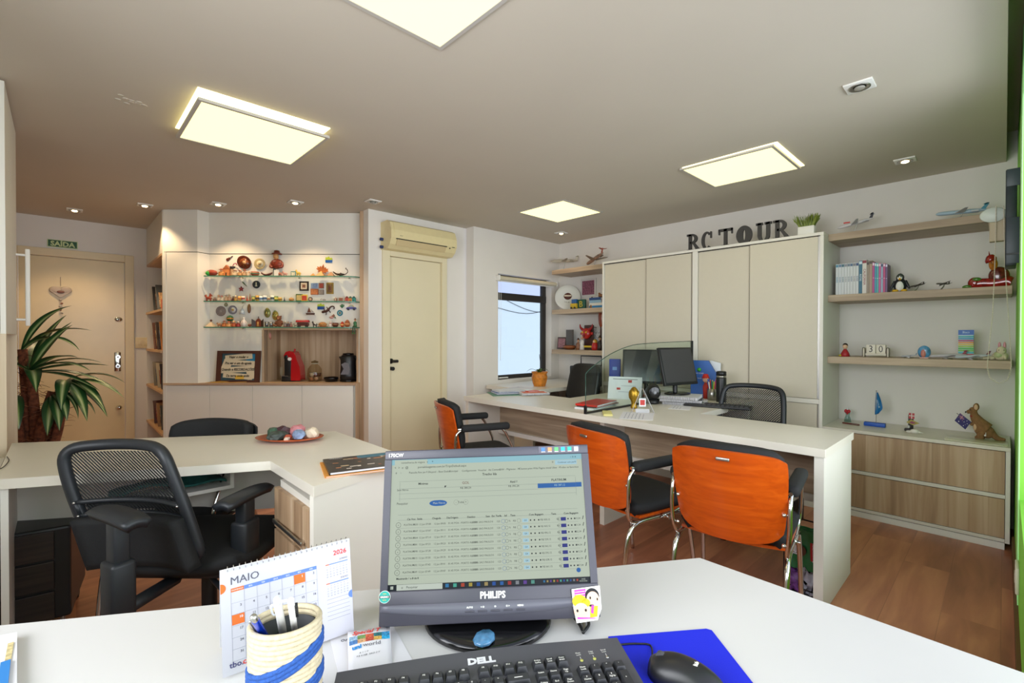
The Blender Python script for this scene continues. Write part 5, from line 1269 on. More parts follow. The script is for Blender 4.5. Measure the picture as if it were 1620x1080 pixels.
# webcam / round speaker
t = T('round_speaker', 'black ball-shaped speaker with a round driver beside the stacked grey books', 'speaker', (3.24, 1.84, KZ), R(-45))
G().ball((0, 0, 0.085), 0.058, m_blk, 20, 14).build('body', t)
G().lathe([(0, 0), (0.026, 0), (0.042, 0.006), (0.044, 0.010), (0.040, 0.012), (0, 0.012)], m_blkg, 24, mat=Matrix.Translation((0, -0.045, 0.09)) @ Matrix.Rotation(PI/2, 4, 'X')).build('driver', t, 'round speaker cone')
G().ball((0, -0.058, 0.09), 0.013, M('driver_cap', '9a9ca4', 0.3), 12, 8).build('dust_cap', t)
G().lathe([(0, 0), (0.045, 0), (0.048, 0.02), (0.030, 0.038), (0, 0.04)], m_blk, 20).build('foot', t)
t = T('round_speaker', 'second black ball-shaped speaker, partly hidden behind the right monitor', 'speaker', (3.40, 1.93, KZ), R(-30))
G().ball((0, 0, 0.085), 0.052, m_blk, 18, 12).build('body', t); G().lathe([(0, 0), (0.045, 0), (0.04, 0.04), (0, 0.042)], m_blk, 20).build('foot', t)
# blue folder box and cup behind the left monitor
t = T('blue_box', 'deep blue upright box left of the left counter monitor', 'box', (3.72, 2.50, KZ), R(-60))
G().box((-0.05, -0.04, 0), (0.05, 0.04, 0.30), M('deep_blue', '10309a', 0.5), 0.003).build('body', t); G().box((-0.02, -0.042, 0.20), (0.02, -0.0395, 0.23), M('light_blue', '6f98d8', 0.5)).build('mark', t)
book('book', 'dark red book under the base of the left counter monitor', 'book', (3.50, 2.10, KZ), (0.26, 0.18, 0.018), R(-60), M('dark_red', '8a2a24', 0.5))
# magazine file
bf = az(1120, 622, KZ)
t = T('magazine_file', 'blue and white slanted magazine file with a green logo by the wardrobe', 'file box', (3.86, 1.74, KZ), R(-70))
m_fb = M('file_blue', '1b55a0', 0.5)
G().plate([(-0.085, 0), (0.13, 0), (0.13, 0.17), (0.05, 0.31), (-0.085, 0.31)], -0.04, 0.04, m_fb).build('body', t)
G().plate([(0.13, 0), (0.145, 0), (0.145, 0.20), (0.13, 0.20)], -0.04, 0.04, m_paper).plate([(0.0, 0), (0.14, 0), (0.14, 0.29), (0.06, 0.31)], 0.042, 0.07, m_greyw).build('spine', t)
G().lathe([(0, 0), (0.017, 0), (0, 0.002)], M('logo_green', '4ab848', 0.5), 14, mat=Matrix.Translation((-0.02, -0.0405, 0.235)) @ Matrix.Rotation(PI/2, 4, 'X')).build('logo', t)
G().text('CVC CORP', 0.014, m_paper, FR(-0.02, 0.205, -0.0412), 0.0003).text('Rapido e facil com', 0.011, m_paper, FR(0.01, 0.165, -0.0412), 0.0003) .build('lettering', t)
g = G()
for k, c__ in enumerate(('d8392c', 'e8a42c', '3a9a50', 'e8dc40', 'c83a68')): g.box((0.095+0.006*(k % 2), -0.042, 0.02+k*0.022), (0.128, -0.0402, 0.038+k*0.022), M('tag_'+c__, c__, 0.5))
g.build('colour_tags', t)
# pen cup
t = T('pen_cup', 'silver cup of coloured pens beside the black flask', 'pen cup', (3.78, 1.62, KZ), 0)
G().lathe([(0, 0), (0.036, 0), (0.038, 0.09), (0.035, 0.09), (0.034, 0.006), (0, 0.006)], m_steel, 20).build('cup', t)
for k in range(7):
    c__ = ('e8dc40', 'd8392c', '2a5ac0', 'f0e8d0', '3a9a50', 'c83a68', 'e8a42c')[k]; a_ = 2*PI*k/7
    o_ = T('coloured_pencil', ('yellow', 'red', 'blue', 'cream', 'green', 'pink', 'orange')[k]+' pencil in the silver cup beside the black flask', 'pencil', (3.78+0.012*math.cos(a_), 1.62+0.012*math.sin(a_), KZ+0.008), 0, 'pencils in the silver cup')
    G().cyl((0, 0, 0), (0.022*math.cos(a_), 0.022*math.sin(a_), 0.135+0.012*(k % 3)), 0.0048, M('tag_'+c__, c__, 0.5), seg=8).build('shaft', o_)
    e_ = Vector((0.022*math.cos(a_), 0.022*math.sin(a_), 0.135+0.012*(k % 3))); G().cyl(e_, e_*1.06, 0.0048, M('raw_wood', 'd8b888', 0.7), 0.0008, 8).build('tip', o_)
t = T('doll_figure', 'small colourful doll with a red hat standing behind the silver cup', 'figurine', (3.84, 1.70, KZ), 0)
G().lathe([(0, 0), (0.02, 0), (0.024, 0.10), (0.012, 0.13), (0, 0.135)], M('doll_dress', 'b83428', 0.6), 14).build('body', t); G().ball((0, 0, 0.155), 0.026, m_skin, 12, 9).build('head', t); G().lathe([(0.034, 0.168), (0.028, 0.176), (0.02, 0.20), (0, 0.205)], m_red, 14).build('hat', t)
t = T('thermos_flask', 'matt black flask with a steel ring standing by the magazine file', 'flask', (3.72, 1.525, KZ))
G().lathe([(0, 0), (0.036, 0), (0.0375, 0.01), (0.0375, 0.185), (0.036, 0.19)], m_blk, 24).build('body', t); G().lathe([(0.0365, 0.19), (0.0365, 0.205)], m_steel, 24).lathe([(0, 0.19), (0.0365, 0.19)], m_steel, 24).build('neck_ring', t, 'steel ring'); G().lathe([(0, 0.205), (0.037, 0.205), (0.037, 0.235), (0.028, 0.24), (0, 0.24)], m_blk, 24).build('lid', t)
# second keyboard
t = T('slim_keyboard', 'black keyboard half hidden by the mesh chair behind the counter', 'keyboard', (3.42, 1.43, KZ), R(-75))
G().box((-0.22, -0.07, 0), (0.22, 0.07, 0.015), m_blk, 0.004).build('body', t)
for r_ in range(5):
    for k in range(14): G().box((-0.21+k*0.03, -0.062+r_*0.025, 0.015), (-0.184+k*0.03, -0.041+r_*0.025, 0.021), m_dgrey).build('key', t)
# printer beyond the leather chair
t = T('printer', 'dark grey printer on the side desk behind the black leather chair', 'printer', (4.19, 3.08, 0.7425), R(-90))
G().box((-0.2, -0.18, 0), (0.2, 0.18, 0.20), m_dgrey, 0.012).build('body', t); G().box((-0.15, -0.19, 0.05), (0.15, -0.178, 0.09), m_blk).box((-0.12, -0.185, 0.12), (-0.02, -0.178, 0.15), m_steel).build('control_panel', t)
G().tube([(-0.22, 0.05, 0.20), (-0.22, 0.05, 0.30), (0.06, 0.05, 0.30), (0.06, 0.05, 0.20)], 0.006, m_blk, 8, smoothpath=False).build('paper_support', t)
# plant wrapped in orange paper
t = T('potted_orchid', 'leafless orchid in an orange-wrapped pot by the small window', 'plant', (3.62, 3.36, 0.742), 0)
m_or = M('orange_wrap', 'c87a24', 0.5, noise=0.3, nscale=30, bump=0.8, bscale=40)
G().lathe([(0, 0), (0.06, 0), (0.072, 0.03), (0.085, 0.09), (0.075, 0.125), (0.09, 0.15), (0.08, 0.148), (0, 0.12)], m_or, 11, smooth=False).build('wrapped_pot', t, 'crumpled orange wrapping')
m_leafd = M('dark_leaf', '3a5a22', 0.5)
for a_, l_ in ((2.6, 0.14), (3.6, 0.12), (0.6, 0.14), (5.2, 0.1)):
    G().grid(lambda a, b: ((l_*a)*math.cos(a_)-(b-0.5)*0.035*math.sin(PI*min(a+0.1, 1))*math.sin(a_), (l_*a)*math.sin(a_)+(b-0.5)*0.035*math.sin(PI*min(a+0.1, 1))*math.cos(a_), 0.13+0.06*math.sin(a*2.4)-0.02*a), 8, 3, m_leafd, 0.002).build('leaf', t)
G().tube([(0, 0, 0.12), (0.01, 0, 0.22), (-0.005, 0, 0.33)], 0.0025, M('stem_brown', '4a3a22', 0.7), 6).build('stem', t)

# ---- bin with coffee packets below the counter end
t = T('waste_bin', 'black wire waste basket under the counter, right of the nearest orange chair', 'bin', (2.70, 0.672, 0), R(-4))
g = G(); 
rings = []
for z_ in (0.004, 0.03, 0.30): g.tube([(sx*0.10, sy*0.075, z_) for sx, sy in ((-1, -1), (1, -1), (1, 1), (-1, 1))], 0.004, m_blk, 6, closed=True, smoothpath=False)
for sx in (-1, 1):
    for sy in (-1, 1): g.cyl((sx*0.10, sy*0.075, 0), (sx*0.10, sy*0.075, 0.30), 0.003, m_blk, seg=5)
g.box((-0.10, -0.075, 0), (0.10, 0.075, 0.006), m_blk); g.build('basket', t)
G().box((-0.095, 0.05, 0.30), (0.095, 0.07, 0.42), m_dgrey, 0.02, seg=3).build('handle_bag', t, 'grey bag folded over the rim')
def crinkle(g, lo, hi, m, amp, n=6, mat=None):
    lo = Vector(lo); hi = Vector(hi); rnd = random.Random(int(hi.x*1000)+n)
    off = {}
    for ax_, s_ in ((0, 0), (0, 1), (1, 0), (1, 1), (2, 0), (2, 1)):
        a_, b_ = [i for i in range(3) if i != ax_]
        def fn(a, b, ax_=ax_, s_=s_, a_=a_, b_=b_):
            q = [0, 0, 0]; q[ax_] = hi[ax_] if s_ else lo[ax_]; q[a_] = lo[a_]+(hi[a_]-lo[a_])*a; q[b_] = lo[b_]+(hi[b_]-lo[b_])*b
            k_ = (round(q[0], 4), round(q[1], 4), round(q[2], 4))
            if k_ not in off: off[k_] = Vector((rnd.uniform(-amp, amp), rnd.uniform(-amp, amp), rnd.uniform(-amp, amp)))
            return Vector(q)+off[k_]
        g.grid(fn, n, n, m, 0, True, mat)
    return g
t = T('coffee_packet', 'green coffee packet with a cup picture and red TRADICIONAL label in the bin', 'coffee packet', (2.618, 0.658, 0.125), R(-96), rot=(R(4), 0, R(-96)))
m_cg = M('packet_green', '0f6a3a', 0.3, noise=0.15, nscale=40)
crinkle(G(), (-0.07, -0.02, 0), (0.07, 0.03, 0.20), m_cg, 0.004, 7).build('packet', t)
g = G().plate([(-0.035+0.03*math.cos(a_)*1.0, 0.10+0.018*math.sin(a_)) for a_ in [2*PI*i/18 for i in range(18)]], -0.027, -0.025, m_paper).plate([(-0.01+0.020*math.cos(a_), 0.10+0.026*math.sin(a_)) for a_ in [2*PI*i/18 for i in range(18)]], -0.029, -0.026, M('coffee_brown', '4a2a18', 0.5))
for k in range(5): g.tube([(-0.012+(0.022+0.002*k)*math.cos(a_)-0.010*k, -0.028, 0.10+(0.026)*math.sin(a_)) for a_ in [PI/2+PI*i/8 for i in range(9)]], 0.0022, m_paper, 5, 2)
g.build('cup_picture', t, 'picture of a white cup')
g = G().box((0.028, -0.0265, 0.06), (0.056, -0.025, 0.15), M('label_red', 'b01c24', 0.5)); g.text('TRADICIONAL', 0.0145, m_paper, Matrix.Translation((0.042, -0.0275, 0.105)) @ Matrix.Rotation(R(90), 4, 'Y') @ Matrix.Rotation(R(90), 4, 'X'), 0.0003, bold=0.0003); g.build('red_label', t)
t = T('crumpled_wrapper', 'crumpled purple and white striped wrapper below the coffee packet', 'wrapper', (2.63, 0.705, 0.01), R(-90))
crinkle(G(), (-0.03, -0.03, 0), (0.03, 0.02, 0.10), M('purple_wrapper', '6a3a80', 0.4, noise=0.5, nscale=60), 0.012, 5).build('wrap', t)
t = T('crumpled_bag', 'crumpled grey plastic bag at the bottom of the wire basket', 'bag', (2.635, 0.645, 0.01), R(-90))
crinkle(G(), (-0.045, -0.03, 0), (0.035, 0.03, 0.12), M('silver_bag', 'a9a9b8', 0.3, noise=0.3, nscale=30), 0.016, 6).build('bag', t)

# ================================================================== left desk things
c_ = az(470, 704, KZ)
t = T('copper_plate', 'oval copper plate of rough minerals on the left desk', 'plate', (0.80, 2.385, KZ), R(-43))
m_cop = M('copper_orange', 'b8501c', 0.3, 0.4, coat=0.3)
G().lathe([(0, 0.002), (0.10, 0.003), (0.155, 0.016), (0.160, 0.020), (0.155, 0.021), (0.10, 0.008), (0, 0.007)], m_cop, 36, sx=1.0, sy=0.62).build('dish', t)
def rock(name, label, x, y, r, col, seed):
    rnd = random.Random(seed); bm = bmesh.new(); bmesh.ops.create_icosphere(bm, subdivisions=2, radius=1)
    for v in bm.verts: v.co *= rnd.uniform(0.78, 1.12)
    for v in bm.verts: v.co = Vector((v.co.x*r[0], v.co.y*r[1], max(v.co.z, -0.75)*r[2]))
    q_ = Matrix.Translation((0.80, 2.385, KZ)) @ Matrix.Rotation(R(-43), 4, 'Z') @ Vector((x, y, 0.008+r[2]*0.75))
    return one(G().addbm(bm, col, False), name, label, 'mineral', tuple(q_), R(-43)+seed)
rock('mineral_stone', 'dark green-grey mineral at the front left of the copper plate', -0.045, -0.035, (0.055, 0.032, 0.026), M('dark_stone', '3c4641', 0.5, noise=0.5, nscale=60), 1)
rock('mineral_stone', 'green mineral at the back left of the copper plate', -0.09, 0.02, (0.04, 0.03, 0.03), M('green_stone', '3f5e4c', 0.5, noise=0.4, nscale=60), 2)
rock('mineral_stone', 'dark wine-coloured mineral on top of the left of the copper plate', -0.05, 0.03, (0.045, 0.03, 0.035), M('wine_stone', '43262e', 0.5, noise=0.4, nscale=80), 3)
rock('mineral_stone', 'pink quartz at the back of the copper plate', 0.02, 0.045, (0.04, 0.028, 0.036), M('pink_stone', 'c67f84', 0.5, noise=0.2, nscale=50), 4)
rock('mineral_stone', 'pale blue mineral on the front right of the copper plate', 0.045, -0.005, (0.042, 0.03, 0.026), M('blue_stone', '8ba0c4', 0.5, noise=0.25, nscale=60), 5)
rock('mineral_stone', 'spiky cream shell at the right end of the copper plate', 0.10, 0.02, (0.035, 0.03, 0.030), M('cream_stone', 'd8c8b0', 0.6, noise=0.15), 6)
rock('mineral_stone', 'small rusty red stone at the centre of the copper plate', 0.0, -0.02, (0.022, 0.02, 0.016), M('rust_stone', 'a4442c', 0.5), 7)
rock('mineral_stone', 'small pale stone at the front of the copper plate', 0.01, -0.055, (0.026, 0.014, 0.012), M('cream_stone2', 'd8bfae', 0.6), 8)
# magazines
P_ = [az(u, v, KZ+0.008) for u, v in ((521, 727), (549, 749.5), (640, 738), (612, 709))]
c_ = (P_[0]+P_[2])/2
dirx = (P_[2]-P_[1]); ang = math.atan2(dirx.y, dirx.x); w_ = dirx.length; d_ = (P_[1]-P_[0]).length
book('magazine', 'magazine with an orange edge lying under the black travel magazine', 'magazine', (c_.x-0.01, c_.y-0.005, KZ), (0.30, 0.215, 0.006), ang-0.02, M('orange_cover', 'd8903a', 0.5))
t = book('magazine', 'black travel magazine with warm pictures on the left desk, behind the monitor', 'magazine', (c_.x, c_.y, KZ+0.0062), (0.29, 0.21, 0.010), ang, M('mag_black', '2a2624', 0.3))
g = G(); rnd = random.Random(5)
for k in range(26):
    xx = rnd.uniform(-0.12, 0.13); yy = rnd.uniform(-0.09, 0.07); l_ = rnd.uniform(0.01, 0.04)
    g.box((xx, yy, 0.010), (xx+l_, yy+rnd.uniform(0.003, 0.008), 0.0103), M('mag_print_%d' % (k % 4), ('c07848', 'd8b890', 'a85a38', 'e0d0c0')[k % 4], 0.4))
g.box((-0.02, 0.06, 0.010), (0.14, 0.10, 0.0104), M('mag_teal', '2a6a80', 0.4)); g.text('VIAGEM', 0.014, m_paper, Matrix.Translation((-0.10, 0.092, 0.0104)), 0)
g.build('cover_pictures', t)
# thin cable at far left of desk
one(G().tube([tuple(az(u, v, KZ+0.004)) for u, v in ((-8, 745), (6, 738), (14, 728), (11, 722))], 0.0018, m_blk, 6), 'thin_cable', 'thin black cable on the left desk at the left edge', 'cable', (0, 0, 0))
# ================================================================== little things: builders. All face local -y, stand on z=0
def C(c): return M('paint_'+c, c, 0.45)
def place_dg(u, v, c, z=None):
    s, zz = dg(u, v, c); return dloc(s, c, zz if z is None else z)
SHC = 0.045                     # middle of the glass shelves
PXM = 4.36/FOC                  # metres per pixel on the display cabinet
class K:
    """a small ornament: thing + its parts"""
    def __init__(s, name, label, cat, loc, rz, group=None): s.t = T(name, label, cat, loc, rz, group)
    def p(s, part, g, label=None): return g.build(part, s.t, label)
def k_figure(k, w, h, c, hat=None, face='d8a880', base=None):
    z0 = 0
    if base: k.p('base', G().box((-w*0.5, -w*0.3, 0), (w*0.5, w*0.3, h*0.08), C(base))); z0 = h*0.08
    k.p('body', G().lathe([(0, z0), (w*0.42, z0), (w*0.38, h*0.25), (w*0.22, h*0.55), (w*0.28, h*0.6), (0, h*0.66)], C(c), 12))
    k.p('head', G().ball((0, 0, h*0.76), w*0.21, C(face), 10, 8))
    if hat: k.p('hat', G().lathe([(w*0.36, h*0.83), (w*0.34, h*0.86), (w*0.18, h*0.87), (w*0.15, h*0.98), (0, h)], C(hat), 12))
    for s in (-1, 1): k.p('arm', G().tube([(w*0.26*s, 0, h*0.58), (w*0.36*s, -w*0.08, h*0.42), (w*0.2*s, -w*0.22, h*0.36)], w*0.07, C(c), 6, 3))
def k_animal(k, w, h, c, neck=0.0, ears='up', tail=True, spots=None):
    m = C(c)
    g = G().ball((0.02*w, 0, h*0.45), (w*0.36, h*0.2+w*0.05, h*0.2), m, 12, 8)
    g.tube([(-w*0.22, 0, h*0.5), (-w*0.33, 0, h*(0.68+neck*0.2))], [h*0.13, h*0.10], m, 8); k.p('body', g)
    g = G().ball((-w*0.36, 0, h*(0.76+neck*0.1)), (w*0.15, w*0.11, h*0.13), m, 10, 8).ball((-w*0.47, 0, h*(0.73+neck*0.1)), (w*0.07, w*0.06, h*0.06), m, 8, 6)
    hd = k.p('head', g)
    for s in (-1, 1): G().cyl((-w*0.34, s*w*0.06, h*(0.84+neck*0.1)), (-w*0.33, s*w*0.09, h*(0.98 if ears == 'up' else 0.88)), w*0.04, m, 0.001, 6).build('ear', hd)
    for x in (-w*0.22, w*0.26):
        for s in (-1, 1): k.p('leg', G().cyl((x, s*w*0.09, h*0.38), (x, s*w*0.09, 0), h*0.07, m, h*0.055, 8))
    if tail: k.p('tail', G().tube([(w*0.33, 0, h*0.5), (w*0.44, 0, h*0.45), (w*0.46, 0, h*0.3)], h*0.035, m, 6))
def k_bowl(k, w, h, c, inner=None, lid=None):
    k.p('bowl', G().lathe([(0, 0), (w*0.28, 0), (w*0.46, h*0.35), (w*0.48, h*0.6), (w*0.42, h*0.85), (w*0.38, h*0.82), (w*0.42, h*0.55), (0, h*0.2)], C(c), 18))
    if inner: k.p('band', G().lathe([(w*0.475, h*0.4), (w*0.49, h*0.5), (w*0.485, h*0.6)], C(inner), 18))
    if lid: k.p('lid', G().lathe([(w*0.44, h*0.82), (w*0.3, h*0.95), (w*0.06, h), (0, h*1.0)], C(lid), 18))
def k_egg(k, w, h, c, band):
    k.p('shell', G().lathe([(0, 0), (w*0.25, h*0.02), (w*0.46, h*0.25), (w*0.48, h*0.42), (w*0.38, h*0.7), (w*0.2, h*0.92), (0, h)], C(c), 16))
    k.p('painted_band', G().lathe([(w*0.462, h*0.28), (w*0.492, h*0.36), (w*0.482, h*0.5)], C(band), 16))
def k_box(k, w, h, c, pic=None, d=None):
    d = d or w*0.35; k.p('body', G().box((-w/2, -d/2, 0), (w/2, d/2, h), C(c), min(w, h)*0.06))
    if pic: k.p('picture', G().box((-w*0.38, -d/2-0.0008, h*0.15), (w*0.38, -d/2, h*0.85), M('pic_'+pic, pic, 0.6, noise=0.6, nscale=220)))
def k_house(k, w, h, c, roof, d=None):
    d = d or w*0.5; k.p('wall', G().box((-w/2, -d/2, 0), (w/2, d/2, h*0.62), C(c)))
    k.p('roof', G().plate([(-w*0.56, h*0.6), (w*0.56, h*0.6), (0, h)], -d*0.55, d*0.55, C(roof)))
    k.p('door', G().box((-w*0.1, -d/2-0.0008, 0), (w*0.1, -d/2, h*0.32), C('3a2a20')))
def k_cup(k, w, h, c, pat=None):
    k.p('cup', G().lathe([(0, 0), (w*0.34, 0), (w*0.42, h), (w*0.38, h), (w*0.30, h*0.1), (0, h*0.1)], C(c), 14))
    if pat: k.p('band', G().lathe([(w*0.385, h*0.35), (w*0.41, h*0.36), (w*0.425, h*0.7), (w*0.40, h*0.71)], C(pat), 14))
    k.p('handle', G().tube([(w*0.36, 0, h*0.8), (w*0.54, 0, h*0.65), (w*0.52, 0, h*0.35), (w*0.35, 0, h*0.25)], w*0.04, C(c), 6, 3))
def k_pyramid(k, w, h, c):
    k.p('body', G().add([(-w/2, -w/2, 0), (w/2, -w/2, 0), (w/2, w/2, 0), (-w/2, w/2, 0), (0, 0, h)], [(0, 1, 4), (1, 2, 4), (2, 3, 4), (3, 0, 4), (3, 2, 1, 0)], C(c)))
def k_vase(k, w, h, c, dots):
    k.p('body', G().lathe([(0, 0), (w*0.25, 0), (w*0.45, h*0.25), (w*0.42, h*0.5), (w*0.2, h*0.72), (w*0.16, h*0.85), (w*0.24, h), (w*0.2, h), (0, h*0.8)], C(c), 16))
    g = G()
    for i in range(9): a = -PI*(0.15+0.7*(i % 3)/2); g.ball((w*0.42*math.cos(a), w*0.42*math.sin(a), h*(0.2+0.16*(i//3))), w*0.055, C(dots), 6, 5)
    k.p('dots', g)
def DISC(k, part, r, c, y, rz=0, sz=1.0, n=26, mat=None, label=None):
    k.p(part, G().plate([(r*math.cos(2*PI*i/n), r*sz*math.sin(2*PI*i/n)) for i in range(n)], y, y+0.002, mat or C(c)), label)
def wall_thing(name, label, cat, u, v, group=None):
    """something fixed to the cabinet's back panel; origin at its centre"""
    p = place_dg(u, v, BK-0.001); return K(name, label, cat, p, DGA, group)
def on_shelf(i, name, label, cat, u, dy=0.0, group=None):
    s = dg(u, (436, 476, 517)[i], SHC)[0]
    return K(name, label, cat, dloc(s, SHC+dy, shz[i]+0.0006), DGA, group)
px = lambda n: n*PXM

# ---- upper glass shelf
k = on_shelf(0, 'parrot_bowl', 'green and red painted bird-shaped bowl at the left end of the upper glass shelf', 'ornament', 335)
k.p('bowl', G().ball((0, 0, px(5)), (px(9), px(5), px(5)), C('9a3a24'), 14, 9)); k.p('head', G().ball((px(-4), -px(3), px(4)), px(3.6), C('2fa03a'), 10, 8)); k.p('tail', G().cyl((px(5), 0, px(6)), (px(10), 0, px(4)), px(2), C('6a4020'), 0.002, 8))
for (u, w_, h_, c, hat, lab) in ((350, 10, 12, 'd8904a', 'b85a30', 'orange clay figure left of the lantern house on the upper glass shelf'), (372, 11, 12, 'e8c8a0', 'f0dcc0', 'cream clay figure with a domed hat on the upper glass shelf'), (380, 9, 10, 'dca468', 'c86a40', 'tan clay figure right of the cream domed one on the upper glass shelf'), (387, 9, 11, 'e0b080', 'b04a2c', 'small peach figure with a rust cap below the oval brown plate'), (394, 8, 8, 'e8d0b0', None, 'small bare-headed cream figure at the right end of the clay group')):
    k = on_shelf(0, 'clay_figure', lab, 'figurine', u, group='clay figures on the upper glass shelf'); k_figure(k, px(w_), px(h_), c, hat)
k = on_shelf(0, 'lantern_house', 'tall glowing clay lantern house among the figures on the upper glass shelf', 'ornament', 357, 0.02); k_house(k, px(10), px(18), 'd88850', 'a8603a')
k = on_shelf(0, 'black_hat_cup', 'black cup with a curled pink straw behind the clay figures', 'cup', 365, 0.03)
k.p('stand', G().cyl((0, 0, 0), (0, 0, px(12)), px(3), C('caa27a'))); k.p('cup', G().lathe([(0, px(12)), (px(3.5), px(12)), (px(4), px(16)), (0, px(16))], C('1d1c20'), 14)); k.p('straw', G().tube([(0, 0, px(15)), (px(2), 0, px(20)), (px(5), 0, px(21)), (px(7), 0, px(18))], px(0.7), C('b0506a'), 6))
k = on_shelf(0, 'terracotta_bowl', 'lidded terracotta bowl with a green rim below the round cream plate', 'bowl', 403.5); k_bowl(k, px(13), px(8), 'a5583a', '5a8468')
k = on_shelf(0, 'wooden_boat_dish', 'dark brown boat-shaped dish right of the terracotta bowl', 'dish', 422)
k.p('hull', G().grid(lambda a, b: (px(9)*(2*a-1), px(3)*(2*b-1)*(1-(2*a-1)**2)**0.5, px(2.2)+px(4.5)*(2*a-1)**2*0.9-px(2)*(1-(2*b-1)**2)), 14, 6, C('5a2a20'), 0.003)); k.p('lip', G().tube([(-px(9), 0, px(6)), (0, -px(3), px(2.5)), (px(9), 0, px(6))], 0.003, C('7a3a28'), 6))
# bust with a hat on a pedestal
k = on_shelf(0, 'traveller_bust', 'large brown bust of a hatted traveller, tallest thing on the upper glass shelf', 'bust', 436.5, 0.02)
k.p('post', G().box((-px(4)-px(1.5), -px(1.5), 0), (-px(4)+px(1.5), px(1.5), px(13)), C('4a5a58')))
k.p('torso', G().ball((0, 0, px(20)), (px(10), px(5), px(8)), M('bust_brown', '7a2e1c', 0.4, noise=0.5, nscale=60), 16, 10)); k.p('head', G().ball((px(-1), -px(1), px(32)), (px(4), px(4), px(5.5)), C('c0905a'), 14, 10)); k.p('nose', G().cyl((px(-1), -px(4), px(32)), (px(-1), -px(7), px(31)), px(1.2), C('c0905a'), 0.001, 8))
k.p('hat', G().lathe([(px(7.5), px(35)), (px(7.5), px(36.5)), (px(4.5), px(37.5)), (px(4), px(41)), (0, px(42))], C('6a2c18'), 18))
for s in (-1, 1): k.p('arm', G().tube([(px(8)*s, 0, px(22)), (px(9)*s, -px(2), px(16)), (px(5)*s, -px(4), px(14))], px(2.2), MATS['bust_brown'], 8))
k = on_shelf(0, 'white_block', 'plain white block beside the dark post of the traveller bust', 'block', 437, 0.0); k.p('block', G().box((-px(3), -px(1.5), 0), (px(4), px(1.5), px(10)), C('dcd8d0')))
for i, (u, c, lab) in enumerate(((443, 'b9785e', 'brownish pink elephant figure right of the white block'), (451, 'c99484', 'paler pink elephant figure right of the brownish one'))):
    k = on_shelf(0, 'elephant_figure', lab, 'figurine', u); k_animal(k, px(9), px(9), c); k.p('trunk', G().tube([(-px(4), 0, px(6.5)), (-px(5), 0, px(4)), (-px(4.6), 0, px(1))], px(0.8), C(c), 6))
k = on_shelf(0, 'teal_card', 'small teal card with a white pattern left of the yellow llama', 'card', 464); k_box(k, px(8), px(8), '2c7a7c', 'd6d2b8', px(1))
k = on_shelf(0, 'llama_figure', 'yellow llama figure on the upper glass shelf', 'figurine', 472); k_animal(k, px(9), px(11), 'd8b44a', neck=0.6)
for (u, w_, h_, c, lab) in ((495.5, 8, 5, 'c89048', 'smallest sand-coloured pyramid, left of the maple leaf on the upper glass shelf'), (508, 13, 9, 'cf9a58', 'largest sand-coloured pyramid, under the maple leaf on the upper glass shelf'), (524, 12, 7.5, 'a8764c', 'brown pyramid below the oil lamp on the upper glass shelf')):
    k = on_shelf(0, 'pyramid_figure', lab, 'figurine', u, group='souvenir pyramids on the upper glass shelf'); k_pyramid(k, px(w_), px(h_), c)
k = on_shelf(0, 'maple_leaf', 'orange-brown maple leaf ornament behind the pyramids', 'ornament', 506, 0.035)
LEAF = [(0, 0), (0.08, 0.28), (0.34, 0.20), (0.30, 0.34), (0.52, 0.46), (0.40, 0.52), (0.46, 0.68), (0.28, 0.62), (0.22, 0.78), (0.12, 0.66), (0.0, 1.0), (-0.12, 0.66), (-0.22, 0.78), (-0.28, 0.62), (-0.46, 0.68), (-0.40, 0.52), (-0.52, 0.46), (-0.30, 0.34), (-0.34, 0.20), (-0.08, 0.28)]
mm = Matrix.Translation((0, 0, px(3))) @ Matrix.Rotation(R(12), 4, 'Y')
k.p('leaf', G().plate([(x*px(20), z*px(18)) for x, z in LEAF], -0.001, 0.001, M('leaf_orange', 'a85a24', 0.5, noise=0.4, nscale=50), mm)); k.p('stem', G().cyl((0, 0, 0), (0, 0, px(5)), 0.002, C('6a3a1a'), seg=6))
k = on_shelf(0, 'oil_lamp', 'dark bronze oil lamp with a curled handle at the right of the upper glass shelf', 'lamp', 539)
mb_ = M('dark_bronze', '4a3c30', 0.35, 0.7)
k.p('bowl', G().lathe([(0, 0), (px(3), 0), (px(1.2), px(1)), (px(4.5), px(2.5)), (px(4.2), px(4)), (px(1), px(5)), (0, px(6.5))], mb_, 16, sx=1.4)); k.p('spout', G().tube([(-px(4), 0, px(3)), (-px(8), 0, px(4.5)), (-px(12), 0, px(7.5))], [px(1.6), px(0.7)], mb_, 8)); k.p('handle', G().tube([(px(4.5), 0, px(3)), (px(8), 0, px(4)), (px(11), 0, px(7)), (px(10), 0, px(11)), (px(8), 0, px(12)), (px(8.5), 0, px(14))], px(0.6), mb_, 6))
